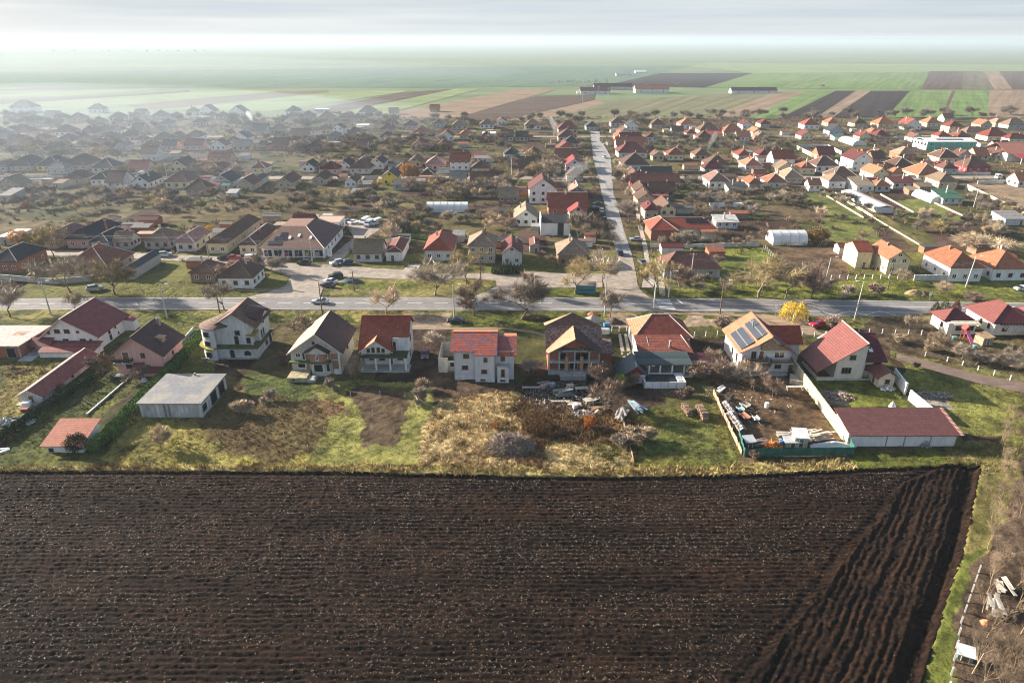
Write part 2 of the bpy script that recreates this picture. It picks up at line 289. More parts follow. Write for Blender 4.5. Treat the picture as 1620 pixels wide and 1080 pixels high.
# colour pairs are real surface colours; (points, dark colour, light colour, noise size, edge raggedness, roughness, tuft height)
GR1, GR2 = (.042, .050, .014), (.140, .136, .034)
LUSH1, LUSH2 = (.040, .058, .012), (.135, .165, .026)
OLV1, OLV2 = (.075, .068, .020), (.24, .205, .065)
DRY1, DRY2 = (.14, .092, .038), (.50, .38, .19)
ERT1, ERT2 = (.038, .024, .016), (.105, .068, .042)
RUST1, RUST2 = (.065, .038, .018), (.205, .125, .058)
DIRT1, DIRT2 = (.16, .115, .075), (.34, .26, .18)
TILL1, TILL2 = (.045, .027, .018), (.10, .064, .045)
Z = [
 ([(0, 400), (1620, 400), (1620, 505), (0, 505)], OLV1, GR2, 9, 1.5, .25, .22),
 ([(0, 489), (1620, 493), (1620, 520), (0, 512)], GR1, OLV2, 5, 1.5, .3, .25),
 ([(200, 498), (560, 498), (560, 512), (200, 515)], GR1, LUSH2, 3, 1, .3, .25),
 ([(540, 443), (760, 443), (778, 452), (735, 469), (520, 468)], OLV1, OLV2, 5, 1, .25, .2),
 ([(560, 446), (660, 448), (650, 460), (545, 458)], LUSH1, LUSH2, 5, 2, .25, .2),
 ([(842, 456), (956, 456), (958, 469), (830, 469)], GR1, LUSH2, 6, 1, .2, .25),
 ([(1075, 440), (1620, 430), (1620, 478), (1060, 472)], GR1, (.18, .2, .035), 7, 2, .3, .25),
 ([(640, 496), (715, 496), (712, 520), (640, 520)], DIRT1, DIRT2, 4, 1, .15, .05),
 ([(960, 495), (1260, 497), (1300, 530), (1240, 524), (1100, 512), (1000, 520), (960, 516)], DIRT1, DIRT2, 4, 2, .15, .06),
 ([(1005, 496), (1095, 496), (1080, 506), (1020, 505)], GR1, LUSH2, 4, 1, .2, .25),
 ([(1115, 497), (1170, 497), (1165, 506), (1120, 505)], GR1, LUSH2, 4, 1, .2, .25),
 ([(715, 493), (960, 494), (950, 512), (840, 520), (715, 517)], GR1, LUSH2, 5, 1.5, .25, .25),
 ([(0, 505), (340, 510), (340, 760), (0, 760)], GR1, GR2, 6, 2, .3, .25),
 ([(0, 575), (120, 575), (30, 690), (0, 700)], RUST1, OLV2, 5, 2, .35, .35),
 ([(120, 560), (205, 590), (70, 720), (0, 740), (0, 700)], (.03, .045, .012), (.075, .095, .022), 5, 2, .3, .3),
 ([(225, 600), (250, 612), (180, 690), (130, 690)], TILL1, (.06, .075, .02), 3, 1, .25, .12),
 ([(210, 660), (520, 655), (500, 752), (150, 752)], OLV1, (.30, .25, .07), 5, 2.5, .35, .35),
 ([(330, 600), (480, 610), (530, 660), (500, 720), (420, 735), (330, 690), (300, 650)], RUST1, (.14, .11, .045), 5, 3, .35, .3),
 ([(390, 590), (470, 590), (520, 615), (500, 630), (380, 625)], (.03, .06, .012), (.10, .14, .03), 4, 2, .25, .2),
 ([(500, 605), (700, 600), (655, 752), (480, 752), (520, 660)], (.075, .078, .022), (.24, .225, .065), 2.5, 2, .3, .22),
 ([(560, 612), (648, 612), (632, 704), (568, 704)], (.038, .025, .015), (.105, .072, .042), 2, 2, .35, .08),
 ([(500, 640), (530, 625), (548, 655), (522, 660)], RUST1, RUST2, 3, 2, .3, .3),
 ([(690, 590), (830, 600), (850, 625), (680, 640)], ERT1, ERT2, 4, 2, .4, .2),
 ([(695, 628), (828, 622), (822, 750), (645, 750), (668, 680)], DRY1, DRY2, 3, 2, .6, .5),
 ([(820, 630), (1003, 650), (1003, 752), (822, 752)], RUST1, RUST2, 4, 2, .5, .6),
 ([(860, 705), (1000, 700), (1003, 752), (850, 752)], OLV1, DRY2, 4, 2, .4, .45),
 ([(840, 570), (1020, 590), (1060, 640), (1000, 655), (830, 630)], (.02, .013, .009), (.075, .05, .034), 3, 2, .5, .1),
 ([(1003, 655), (1140, 640), (1172, 730), (1005, 752)], OLV1, GR2, 4, 2, .35, .3),
 ([(1025, 670), (1120, 660), (1160, 722), (1030, 722)], (.05, .058, .018), (.165, .19, .045), 2, 3, .35, .3),
 ([(1120, 580), (1260, 590), (1338, 700), (1180, 712), (1140, 650)], (.035, .023, .014), (.125, .08, .045), 4, 2, .3, .12),
 ([(1270, 595), (1420, 600), (1440, 648), (1320, 648)], (.05, .07, .012), (.17, .19, .035), 4, 2, .2, .15),
 ([(1300, 620), (1345, 618), (1350, 640), (1310, 640)], (.1, .07, .05), (.3, .24, .18), 2, 1, .3, .1),
 ([(1420, 560), (1620, 590), (1620, 745), (1500, 740), (1490, 650), (1440, 620)], OLV1, (.215, .215, .055), 6, 2, .3, .25),
 ([(1520, 690), (1590, 690), (1580, 735), (1540, 735)], ERT1, (.08, .055, .035), 2, 2, .4, .1),
 ([(1455, 620), (1500, 625), (1505, 645), (1470, 645)], (.12, .10, .08), (.32, .28, .22), 2, 1, .3, .1),
 ([(1380, 500), (1480, 505), (1480, 565), (1420, 558), (1360, 520)], ERT1, (.11, .08, .045), 5, 1.5, .3, .15),
 ([(1480, 535), (1640, 540), (1640, 605), (1480, 575)], ERT1, (.12, .10, .04), 4, 2, .35, .2),
 ([(0, 737), (200, 735), (600, 735), (1000, 742), (1200, 735), (1400, 728), (1500, 730), (1500, 745), (1000, 762), (0, 752)], DRY1, (.38, .31, .12), 3, 1, .45, .6),
 ([(1340, 712), (1520, 712), (1515, 738), (1350, 742)], GR1, LUSH2, 4, 1.5, .3, .3),
 ([(1500, 700), (1620, 700), (1620, 1090), (1430, 1090)], OLV1, (.2, .165, .06), 4, 1, .35, .35),
 ([(1470, 1000), (1530, 880), (1560, 870), (1520, 990), (1495, 1090), (1440, 1090)], (.055, .075, .014), (.15, .185, .035), 3, 1, .25, .3),
 ([(1560, 880), (1620, 700), (1640, 700), (1640, 1090), (1500, 1090), (1510, 1030)], (.04, .026, .017), (.12, .082, .055), 3, 1.5, .4, .15),
 # beyond the main road
 ([(1062, 392), (1200, 388), (1285, 462), (1200, 455), (1060, 425)], (.06, .085, .014), (.20, .235, .04), 6, 2, .2, .2),
 ([(1218, 392), (1335, 388), (1345, 445), (1260, 438)], TILL1, (.15, .10, .06), 5, 1, .2, .05),
 ([(640, 320), (760, 340), (750, 380), (640, 372)], (.04, .05, .015), (.13, .115, .05), 6, 2, .3, .3),
 ([(655, 375), (700, 376), (690, 390), (640, 388)], LUSH1, LUSH2, 4, 1, .2, .2),
 ([(808, 364), (838, 364), (838, 372), (806, 372)], LUSH1, (.10, .21, .02), 4, .5, .1, .2),
 ([(1270, 305), (1330, 306), (1375, 350), (1400, 400), (1330, 395), (1285, 340)], (.06, .085, .02), (.19, .20, .05), 8, 2, .2, .2),
 ([(1200, 325), (1300, 322), (1310, 345), (1220, 348)], ERT1, (.14, .10, .055), 6, 2, .2, .2),
 ([(1330, 300), (1345, 300), (1470, 392), (1450, 396)], OLV1, (.2, .16, .06), 6, 1, .2, .2),
 ([(1420, 318), (1470, 312), (1530, 350), (1440, 352)], (.06, .085, .02), (.18, .19, .05), 6, 2, .2, .2),
 ([(1450, 350), (1540, 350), (1545, 400), (1490, 395)], TILL1, TILL2, 6, 1, .2, .1),
 ([(1515, 290), (1640, 288), (1640, 345), (1560, 320)], DIRT1, (.27, .19, .12), 6, 2, .2, .2),
 ([(1278, 237), (1330, 236), (1328, 258), (1290, 250)], LUSH1, (.12, .24, .02), 8, .5, .1, .1),
 ([(1480, 236), (1590, 250), (1590, 256), (1530, 255)], (.10, .20, .06), (.2, .33, .12), 8, .5, .1, 0),
 ([(560, 340), (640, 318), (760, 360), (700, 395), (640, 380)], (.06, .05, .02), (.15, .12, .05), 8, 2, .3, .3),
]
ZW = [(np.array(PW(z[0])),) + tuple(z[1:]) for z in Z]
def strips(x, y):
    """garden plots: strips across each block between two streets, sown, mown or dug"""
    row = np.digitize(y, [198, 262, 300, 352, 430, 511, 560]); w = 11 + 5 * _h(row, row * 3, 5)
    sx_ = x + 6 * vn(y / 60, row.astype(float), 9); ix = np.floor(sx_ / w).astype(np.int64)
    iy = row * 5 + np.floor((y + 13 * _h(ix, row, 2)) / (26 + 22 * _h(ix, row, 3))).astype(np.int64)
    q = _h(ix, iy, 7); pal = np.array([OLV1, GR1, ERT1, (.06, .05, .02), GR1, TILL1, OLV1, (.06, .07, .02)]); pal2 = np.array([(.15, .12, .05), (.12, .12, .035), (.11, .078, .045), (.13, .10, .05), (.14, .14, .04), TILL2, (.19, .15, .07), (.11, .105, .035)])
    k = np.minimum((q * 8).astype(int), 7); n = np.clip((fbm(x / 5, y / 5, 31) - .3) / .4, 0, 1)[:, None]
    edge = np.abs((sx_ / w) % 1 - .5) > .46
    c = pal[k] * (1 - n) + pal2[k] * n
    c = c * np.array([.82, .76, .84])
    return np.where(edge[:, None], c * np.array([.8, .75, .7]), c)
def paint(x, y):
    jx = x + 3.0 * (fbm(x / 6, y / 6, 3) - .5); jy = y + 3.0 * (fbm(x / 6, y / 6, 44) - .5)
    c = strips(x, y); rough = np.full(x.shape, .22); tuft = np.full(x.shape, .18)
    for poly, a, b, sc, rag, ro, tu in ZW:
        lo = poly.min(0) - 6; hi = poly.max(0) + 6
        s = np.nonzero((x > lo[0]) & (x < hi[0]) & (y > lo[1]) & (y < hi[1]))[0]
        if not len(s): continue
        X = x[s] + rag * (jx[s] - x[s]); Y = y[s] + rag * (jy[s] - y[s])
        s2 = s[inpoly(X, Y, poly)]
        if not len(s2): continue
        n = np.clip((.62 * fbm(x[s2] / sc, y[s2] / sc, 12, 3) + .38 * fbm(x[s2] / .8, y[s2] / .8, 8, 2) - .30) / .38, 0, 1)[:, None]
        c[s2] = np.array(a) * (1 - n) + np.array(b) * n; rough[s2] = ro; tuft[s2] = tu
    c[:, 1] = np.where(c[:, 1] > c[:, 0], c[:, 0] + (c[:, 1] - c[:, 0]) * .4, c[:, 1])
    flat = np.zeros(x.shape, bool)
    for r in ROADS:
        p = np.array(r); lo = p.min(0) - 2; hi = p.max(0) + 2
        s = np.nonzero((x > lo[0]) & (x < hi[0]) & (y > lo[1]) & (y < hi[1]))[0]
        if len(s): flat[s] |= inpoly(x[s] + .25 * (jx[s] - x[s]), y[s], r)
    return c, rough, tuft, flat
def grid(x0, x1, y0, y1, d):
    nx = int(round((x1 - x0) / d)) + 1; ny = int(round((y1 - y0) / d)) + 1
    xs = np.linspace(x0, x1, nx); ys = np.linspace(y0, y1, ny); X, Y = np.meshgrid(xs, ys)
    i = np.arange(nx * ny).reshape(ny, nx)
    F = np.stack([i[:-1, :-1], i[:-1, 1:], i[1:, 1:], i[1:, :-1]], -1).reshape(-1, 4)
    return X.ravel(), Y.ravel(), F
GM = groundmat('village_ground', .6, 3.2)
FE_T = [(-400, 92.6), (-84, 93.9), (-30, 93.6), (0, 92.3), (18, 92.0), (38, 92.7), (58, 94.3), (68, 95.0), (78.4, 96.0)]   # far edge of the ploughed field
FE_R = [(78.4, 96.0), (63.5, 76.0), (44.5, 53.0), (33, 38)]                                                                       # its right edge
FIELD = FE_T + FE_R[1:] + [(-400, 38)]
def ground_part(x0, x1, y0, y1, d):
    x, y, F = grid(x0, x1, y0, y1, d); c, ro, tu, fl = paint(x, y)
    h = (fbm(x / .9, y / .9, 71, 3) - .5) * ro * 1.1 + (fbm(x / 7, y / 7, 5, 2) - .5) * .3 * (ro > .15)
    inf = inpoly(x, y, FIELD); h = np.where(fl, -.10, h); h = np.where(inf, -1.3, h)
    h = np.where(fl | inf, h, np.maximum(h, -.12))
    V = np.stack([x, y, h], 1); o = link('ground', npmesh('ground', V, F, GM, c)); struct(o, 'village ground of grass, gardens and bare earth')
ground_part(-140, 150, 34, 190, .33)
ground_part(-240, 240, 190, 300, .66)
ground_part(-470, 470, 300, 640, 1.3)

def sheet(name, poly, z, mat, label=None):
    m = MB(); m.add([(a, b, z) for a, b in poly], [tuple(range(len(poly)))], mat)
    return struct(m.build(name), label)
AS1 = asphalt((.175, .165, .16), 'old_asphalt'); AS2 = asphalt((.27, .225, .185), 'dusty_asphalt', (.3, .3)); AS3 = asphalt((.25, .24, .235), 'street_asphalt', (.5, .03))
DIRT = asphalt((.25, .18, .125), 'packed_earth', (.1, .4)); PAVE = asphalt((.36, .31, .26), 'paving', (.5, .5)); TRK = asphalt((.15, .105, .085), 'damp_earth', (.15, .5))
sheet('road', MAIN, .05, AS1, 'grey two lane main road across the village')
sheet('street', SERVICE, .046, AS2, 'dusty service street and junction beside the main road')
sheet('street', LONG, .042, AS3, 'long straight street running away from the main road')
sheet('street', CROSS, .038, AS2, 'pale cross street between the rows of houses'); sheet('street', BACK, .038, AS2, 'far back lane between the rows of houses')
sheet('yard', SHOPYARD, .038, AS2, 'paved yard beside the shop'); sheet('track', TRACK, .034, TRK, 'damp earth track on the right')
sheet('path', PATHA, .034, DIRT, 'narrow earth footpath behind the houses'); sheet('path', PATHB, .030, DIRT, 'dusty earth access path beside the main road')
sheet('pavement', SIDEW, .06, PAVE, 'pale pavement along the long street')
for a_ in ((1258, 1275), (1293, 1310), (1325, 1345)): sheet('path', [K('r', a_[0], 330), K('r', a_[1], 330), K('r', a_[1] + 28, 465), K('r', a_[0] + 22, 465)], .045, PAVE, 'pale paving strip in the drive of the hipped roof house')
sheet('path', [K('p', 1140, 308), K('p', 1190, 312), K('p', 1120, 405), K('p', 1062, 402)], .045, PAVE, 'pale concrete drive beside the pink house')
sheet('path', [K('d', 385, 560), K('d', 432, 560), K('d', 442, 718), K('d', 400, 718)], .045, PAVE, 'pale paved path to the crossing')
for q_ in ((165, 560, 275, 490), (800, 0, 0, 0)): 
    if q_[1]: sheet('path', [K('b', 1290, 560), K('b', 1400, 570), K('b', 1450, 495), K('b', 1355, 490)], .045, PAVE, 'pale paved drive in front of the white house with the red roof')
# painted markings
LINE = plain((.62, .62, .60), .7, .25, 2, key='road_paint')
mk = MB()
def dash(p, q, w, z=.056):
    (x0, y0), (x1, y1) = p, q; L = math.hypot(x1 - x0, y1 - y0); nx, ny = -(y1 - y0) / L * w / 2, (x1 - x0) / L * w / 2
    mk.add([(x0 + nx, y0 + ny, z), (x1 + nx, y1 + ny, z), (x1 - nx, y1 - ny, z), (x0 - nx, y0 - ny, z)], [(3, 2, 1, 0)], LINE)
def yN(x): return float(np.interp(x, [p[0] for p in [(-330, 176.5)] + north + [(330, 166.5)]], [p[1] for p in [(-330, 176.5)] + north + [(330, 166.5)]]))
def yS(x): return yN(x) - 8.9
for k in range(-40, 41):                                   # centre line: broken on the left, solid near the crossing
    x = k * 7.0
    if x < 20: dash((x, (yN(x) + yS(x)) / 2), (x + 3.8, (yN(x + 3.8) + yS(x + 3.8)) / 2), .18)
for x in range(20, 300, 10):
    if not 38 <= x <= 45: dash((x, (yN(x) + yS(x)) / 2), (x + 9.9, (yN(x + 9.9) + yS(x + 9.9)) / 2), .2)
for x in range(-320, 320, 10):
    dash((x, yS(x) + .35), (x + 10, yS(x + 10) + .35), .16)
    if not (-72 < x < -46 or -14 < x < -2 or 24 < x < 38): dash((x, yN(x) - .35), (x + 10, yN(x + 10) - .35), .16)
cx0, cx1 = G(1040, 480)[0], G(1063, 480)[0]
for k in range(7): dash((cx0, yS(40) + .8 + k * 1.15), (cx1, yS(41) + .8 + k * 1.15), .55)
dash((cx1 + 2.0, yN(44) - .5), (cx1 + 2.8, yN(44) - 4.2), .4)
for base in ((1298, 1320, 1345, 1368, 1392, 1418),):       # zigzag of the bus bay
    pts = [G(b, 499 if i % 2 else 492) for i, b in enumerate(base)]
    for p, q in zip(pts, pts[1:]): dash(p, q, .2)
for base in ((575, 590, 605, 625, 645),):
    pts = [G(b, 477.5 if i % 2 else 473) for i, b in enumerate(base)]
    for p, q in zip(pts, pts[1:]): dash(p, q, .15)
struct(mk.build('road_markings'), 'white lines, crossing and zigzag painted on the main road')

# ------------------------------------------------------------------ the ploughed field in front
def lerp_poly(pts, t, axis):
    return np.interp(t, [p[axis] for p in pts], [p[1 - axis] for p in pts])
x, y, F = grid(-96, 81, 40, 97.2, .13)
top = np.interp(x, [p[0] for p in FE_T], [p[1] for p in FE_T]); rgt = np.interp(y, [p[1] for p in FE_R[::-1]], [p[0] for p in FE_R[::-1]])
# the headland on the right is ploughed along the slanting edge
bnd = np.interp(y, [40, 53.5, 69, 84, 89, 96.5], [14, 25.5, 41.5, 57, 62, 73]) + 2.5 * (fbm(x / 9, y / 9, 3, 2) - .5)
head = x > bnd
dx, dy = .62, .785                                     # direction of the slanting furrows
u = x * dy - y * dx; v = x * dx + y * dy               # across, along
wob = .5 * (fbm(x / 5, y / 5, 13, 2) - .5)
cl = fbm(x / .62, y / .36, 91, 3); cl2 = fbm(u / .5, v / 1.3, 92, 3)
big = fbm(x / 2.6, y / .9, 21, 2)
cl3 = fbm(x / .38 + .3 * y, y / .34, 95, 2); wob2 = 1.1 * (fbm(x / 2.2, y / 2.2, 14, 3) - .5)
hL = .28 * (np.clip(cl, .2, .8) - .45) + .22 * (cl3 - .5) + .085 * np.sin((y + wob + .4 * wob2) * 2 * math.pi / .82) * (.4 + 1.2 * fbm(x / 4, y / 3, 15, 2)) + .16 * (big - .5)
ru = (u + wob * .8)
hR = .30 * (cl2 - .45) + .30 * (cl3 - .5) + .10 * np.sin((ru + .55 * wob2) * 2 * math.pi / .92) * (.4 + 1.2 * fbm(u / 3, v / 4, 16, 2)) + .22 * (fbm(u / 1.1, v / 3.5, 23, 3) - .5)
for c0, wd, dp in ((4.2, .3, .14), (7.0, .35, .26), (8.9, .25, .14), (13.3, .3, .2)):
    e = rgt * dy - y * dx - u                          # distance to the slanting edge, measured across
    hR -= dp * np.exp(-((e - c0 - .6 * (fbm(v / 8, v * 0, 33, 2) - .5)) / wd) ** 2)
h = np.where(head, hR * .78, hL * .8) + .03
ed = rgt * dy - y * dx - u
h -= .75 * np.exp(-((ed - 1.2) / 1.1) ** 2) - .22 * np.exp(-((ed + .0) / .3) ** 2)         # dead furrow and its bank
et = top - y
h -= .35 * np.exp(-((et - .55) / .4) ** 2)
d_b = (x - bnd) * dy
h += .22 * np.exp(-((d_b - .2) / .6) ** 2) * (.4 + fbm(u / .4, v / .7, 55, 2)) - .14 * np.exp(-((d_b + 1.1) / .5) ** 2)
n = fbm(x / .35, y / .3, 61, 2); n2 = fbm(x / 14, y / 4.5, 62, 3); n3 = vn(x / .15, y / .15, 63)
dark = np.array([.0045, .0025, .0017]); lite = np.array([.029, .0142, .0076])
t_ = np.clip((n - .3) / .42 * .65 + (n2 - .5) * .9 + .1, 0, 1)[:, None]
c = dark * (1 - t_) + lite * t_
c = np.where((n3 > .965)[:, None] & (~head)[:, None], np.array([.16, .125, .085]), c)
c = np.where((n3 > .975)[:, None] & head[:, None], np.array([.12, .09, .055]), c)
keep = (y < top + .3) & (x < rgt + .4)
Fk = F[keep[F].all(1)]
SOIL = groundmat('ploughed_soil', .8, 5.0)
struct(link('ploughed_field', npmesh('ploughed_field', np.stack([x, y, h], 1), Fk, SOIL, c)), 'dark freshly ploughed field with rough clods in front of the village')
fieldh = (x, y, h)
# maize stubble lying on the clods
rng = np.random.default_rng(5); N = 60000
sx_ = rng.uniform(-90, 66, N); sy_ = rng.uniform(48, 95, N); sy_ = np.where(rng.uniform(0, 1, N) < .7, np.round(sy_ / .82) * .82 + rng.normal(0, .13, N) + .5 * (fbm(sx_ / 9, sy_ / 9, 14, 2) - .5), sy_)
dens = fbm(sx_ / 16, sy_ / 2.2, 77, 3); k = (dens > rng.uniform(.30, .66, N)) & (sx_ < np.interp(sy_, [40, 53.5, 69, 84, 89, 96.5], [12, 23, 39, 54, 60, 70])) & (sy_ < np.interp(sx_, [p[0] for p in FE_T], [p[1] for p in FE_T]) - .8)
sx_ = sx_[k]; sy_ = sy_[k]; N = len(sx_); a = rng.uniform(0, math.pi, N); L = rng.uniform(.03, .10, N) * rng.uniform(.6, 1.4, N); w = rng.uniform(.014, .035, N)
gi = np.round((sy_ - 40) / ((97.2 - 40) / (int(round(57.2 / .13))))).astype(int) * (int(round(177 / .13)) + 1) + np.round((sx_ + 96) / (177 / int(round(177 / .13)))).astype(int)
sz_ = h[gi] + .04 + rng.uniform(0, .05, N)
ca, sa = np.cos(a), np.sin(a); tl = rng.uniform(-.5, .9, N) * L
V = np.stack([np.stack([sx_ + q * L * ca - p * w * sa, sy_ + q * L * sa + p * w * ca, sz_ + (q * .5 + .5) * tl], 1) for q, p in ((-1, -1), (1, -1), (1, 1), (-1, 1))], 1).reshape(-1, 3)
cc = np.repeat(np.array([.34, .28, .22])[None] * (rng.uniform(0, 1, N) ** 2 * 1.5)[:, None], 4, 0)
o = link('stubble', npmesh('stubble', V, np.arange(N * 4).reshape(-1, 4), attrmat('straw'), cc)); tag(o, 'pale bits of maize stubble scattered over the ploughed soil', 'stubble', kind='stuff')

# ------------------------------------------------------------------ farmland beyond the village
FARM = newmat('far_farmland'); m, nt, b = FARM; t = nt.nodes.new('ShaderNodeTexCoord')
mpn = nt.nodes.new('ShaderNodeMapping'); mpn.inputs['Scale'].default_value = (.0006, .0042, 1); mpn.inputs['Rotation'].default_value = (0, 0, R(-7)); nt.links.new(t.outputs['Object'], mpn.inputs[0])
n1 = _noise(nt, 1.0, 3, mpn.outputs[0]); r = nt.nodes.new('ShaderNodeValToRGB'); r.color_ramp.interpolation = 'CONSTANT'
es = r.color_ramp.elements; es[0].position = 0; es[0].color = (.11, .145, .075, 1); es[1].position = .42; es[1].color = (.135, .17, .09, 1)
for p_, c_ in ((.5, (.12, .155, .08, 1)), (.56, (.13, .12, .07, 1)), (.60, (.15, .185, .095, 1)), (.68, (.10, .125, .08, 1))): e_ = es.new(p_); e_.color = c_
nt.links.new(n1.outputs[0], r.inputs[0]); n2 = _noise(nt, .02, 4, t.outputs['Object']); f = _range(nt, n2.outputs[0], .85, 1.15)
s = _scalecol(nt, r.outputs[0], f.outputs[0]); nt.links.new(s.outputs[0], b.inputs['Base Color']); b.inputs['Roughness'].default_value = 1; b.inputs['Specular IOR Level'].default_value = .05
mb = MB(); mb.add([(-45000, -900, -2.2), (45000, -900, -2.2), (45000, 636, -2.2), (-45000, 636, -2.2), (-45000, 636, -.14), (45000, 636, -.14), (45000, 45000, -.14), (-45000, 45000, -.14)], [(0, 1, 2, 3), (3, 2, 5, 4), (4, 5, 6, 7)], m); struct(mb.build('ground'), 'flat green farmland reaching to the horizon')
FCOLS = dict(g=(.115, .165, .058), g2=(.10, .14, .055), lg=(.165, .205, .095), d=(.034, .025, .024), b=(.085, .06, .048), t=(.20, .145, .10), o=(.135, .13, .075), tg=(.085, .13, .085), m=(.115, .10, .07))
FNAME = dict(g='green', g2='green', lg='pale green', d='dark ploughed', b='brown tilled', t='tan stubble', o='olive', tg='deep green', m='dull brown')
def fieldmat(k, ang):
    key = ('field', k, round(ang, 1))
    if key in MATS: return MATS[key]
    m, nt, b = newmat('crop'); t = nt.nodes.new('ShaderNodeTexCoord'); mpn = nt.nodes.new('ShaderNodeMapping'); mpn.inputs['Rotation'].default_value = (0, 0, -ang); nt.links.new(t.outputs['Object'], mpn.inputs[0])
    mp2 = nt.nodes.new('ShaderNodeMapping'); mp2.inputs['Scale'].default_value = (.004, .16, 1); nt.links.new(mpn.outputs[0], mp2.inputs[0])
    n1 = _noise(nt, 1, 4, mp2.outputs[0], .7); n2 = _noise(nt, .03, 4, t.outputs['Object'])
    f = _mul(nt, _range(nt, n1.outputs[0], .68, 1.32).outputs[0], _range(nt, n2.outputs[0], .85, 1.15).outputs[0]); s = _scalecol(nt, FCOLS[k], f.outputs[0])
    nt.links.new(s.outputs[0], b.inputs['Base Color']); b.inputs['Roughness'].default_value = 1; b.inputs['Specular IOR Level'].default_value = .05; MATS[key] = m; return m
FIELDS = [  # (kind, outline in the photograph's points)
 ('tg', [(-200, 140), (0, 138), (700, 139), (960, 136), (1090, 105), (700, 106), (200, 112), (-200, 116)]),
 ('lg', [(1090, 105), (1125, 100), (1620, 103), (1800, 104), (1800, 117), (1192, 116)]),
 ('g', [(1192, 116), (1470, 114), (1457, 142), (1115, 139)]), ('d', [(1045, 116), (1192, 116), (1115, 139), (960, 135)]),
 ('b', [(1470, 113), (1525, 113), (1520, 142), (1458, 142)]), ('m', [(1525, 113), (1555, 113), (1573, 142), (1520, 142)]), ('t', [(1555, 113), (1580, 113), (1602, 142), (1573, 142)]), ('b', [(1580, 113), (1660, 113), (1690, 142), (1602, 142)]),
 ('g', [(1275, 144), (1322, 144), (1232, 188), (1182, 188)]), ('d', [(1322, 144), (1354, 144), (1290, 187), (1232, 188)]), ('t', [(1354, 144), (1378, 144), (1316, 187), (1290, 187)]),
 ('d', [(1378, 144), (1440, 144), (1402, 186), (1316, 187)]), ('g', [(1440, 144), (1506, 144), (1488, 186), (1402, 186)]), ('b', [(1506, 144), (1512, 144), (1493, 186), (1488, 186)]),
 ('g', [(1512, 144), (1566, 143), (1561, 186), (1493, 186)]), ('t', [(1566, 143), (1720, 143), (1740, 186), (1561, 186)]),
 ('t', [(1225, 147), (1275, 144), (1182, 188), (1120, 188)]), ('o', [(1130, 150), (1225, 147), (1120, 188), (1040, 188)]), ('d', [(1185, 150), (1200, 149), (1110, 182), (1090, 186)]),
 ('o', [(940, 160), (1130, 150), (1040, 188), (930, 196), (880, 190)]), ('b', [(724, 186), (850, 152), (942, 150), (940, 158), (800, 190)]), ('t', [(800, 190), (940, 159), (960, 162), (850, 194)]),
 ('t', [(600, 183), (820, 141), (880, 142), (724, 186), (640, 190)]), ('lg', [(515, 183), (720, 141), (760, 141), (600, 183)]), ('b', [(470, 178), (640, 146), (720, 141), (515, 181)]),
 ('lg', [(240, 175), (520, 147), (640, 143), (640, 146), (430, 176)]), ('m', [(200, 168), (440, 145), (520, 143), (520, 147), (240, 174)]), ('lg', [(0, 166), (300, 146), (440, 142), (440, 145), (150, 171)]),
 ('b', [(-60, 160), (200, 150), (300, 143), (300, 146), (0, 165)]), ('lg', [(-100, 156), (0, 150), (170, 141), (260, 141), (100, 152)]), ('m', [(-100, 147), (60, 139), (330, 138), (170, 141)]),
]
for i, (k, pts) in enumerate(FIELDS):
    w_ = [G(a, b_) for a, b_ in pts]; e_ = max(zip(w_, w_[1:] + w_[:1]), key=lambda q: (q[1][0] - q[0][0]) ** 2 + (q[1][1] - q[0][1]) ** 2) if k == 'tg' else (w_[1], w_[2])
    ang = math.atan2(e_[1][1] - e_[0][1], e_[1][0] - e_[0][0])
    sheet('crop_field', w_, .12 + .012 * (i % 9), fieldmat(k, ang), FNAME[k] + ' strip of farmland beyond the village')
# ------------------------------------------------------------------ house parts
def window(root, face, u, z, w, h, off, frame=PVC, split=2, arch=False, pane=None, name='window'):
    """a framed window: face f (towards -Y), b, l (-X), r (+X); u along the wall, off the wall plane"""
    key = ('win', w, h, frame.name, split, arch); fr = .07
    if key not in MATS:
        m = MB()
        for a in ((-w / 2, -w / 2 + fr, 0, h), (w / 2 - fr, w / 2, 0, h), (-w / 2 + fr, w / 2 - fr, 0, fr), (-w / 2 + fr, w / 2 - fr, h - fr, h)): m.box(a[0], a[1], -.06, .04, a[2], a[3], frame)
        for k in range(1, split): x = -w / 2 + w * k / split; m.box(x - fr / 2, x + fr / 2, -.055, .04, fr, h - fr, frame)
        m.box(-w / 2 - .06, w / 2 + .06, -.12, .03, -.07, -.005, frame)
        g = MB(); g.box(-w / 2 + fr, w / 2 - fr, -.018, .03, fr, h - fr, pane or glassmat())
        a = m.build('window'); b = g.build('pane'); MATS[key] = (a.data, b.data); bpy.data.objects.remove(a); bpy.data.objects.remove(b)
    fm, gm = MATS[key]
    o = link(name, fm, root); p = link('pane', gm, o)
    if face == 'f': o.location = (u, off, z)
    elif face == 'b': o.location = (u, off, z); o.rotation_euler = (0, 0, math.pi)
    elif face == 'l': o.location = (off, u, z); o.rotation_euler = (0, 0, -math.pi / 2)
    else: o.location = (off, u, z); o.rotation_euler = (0, 0, math.pi / 2)
    return o
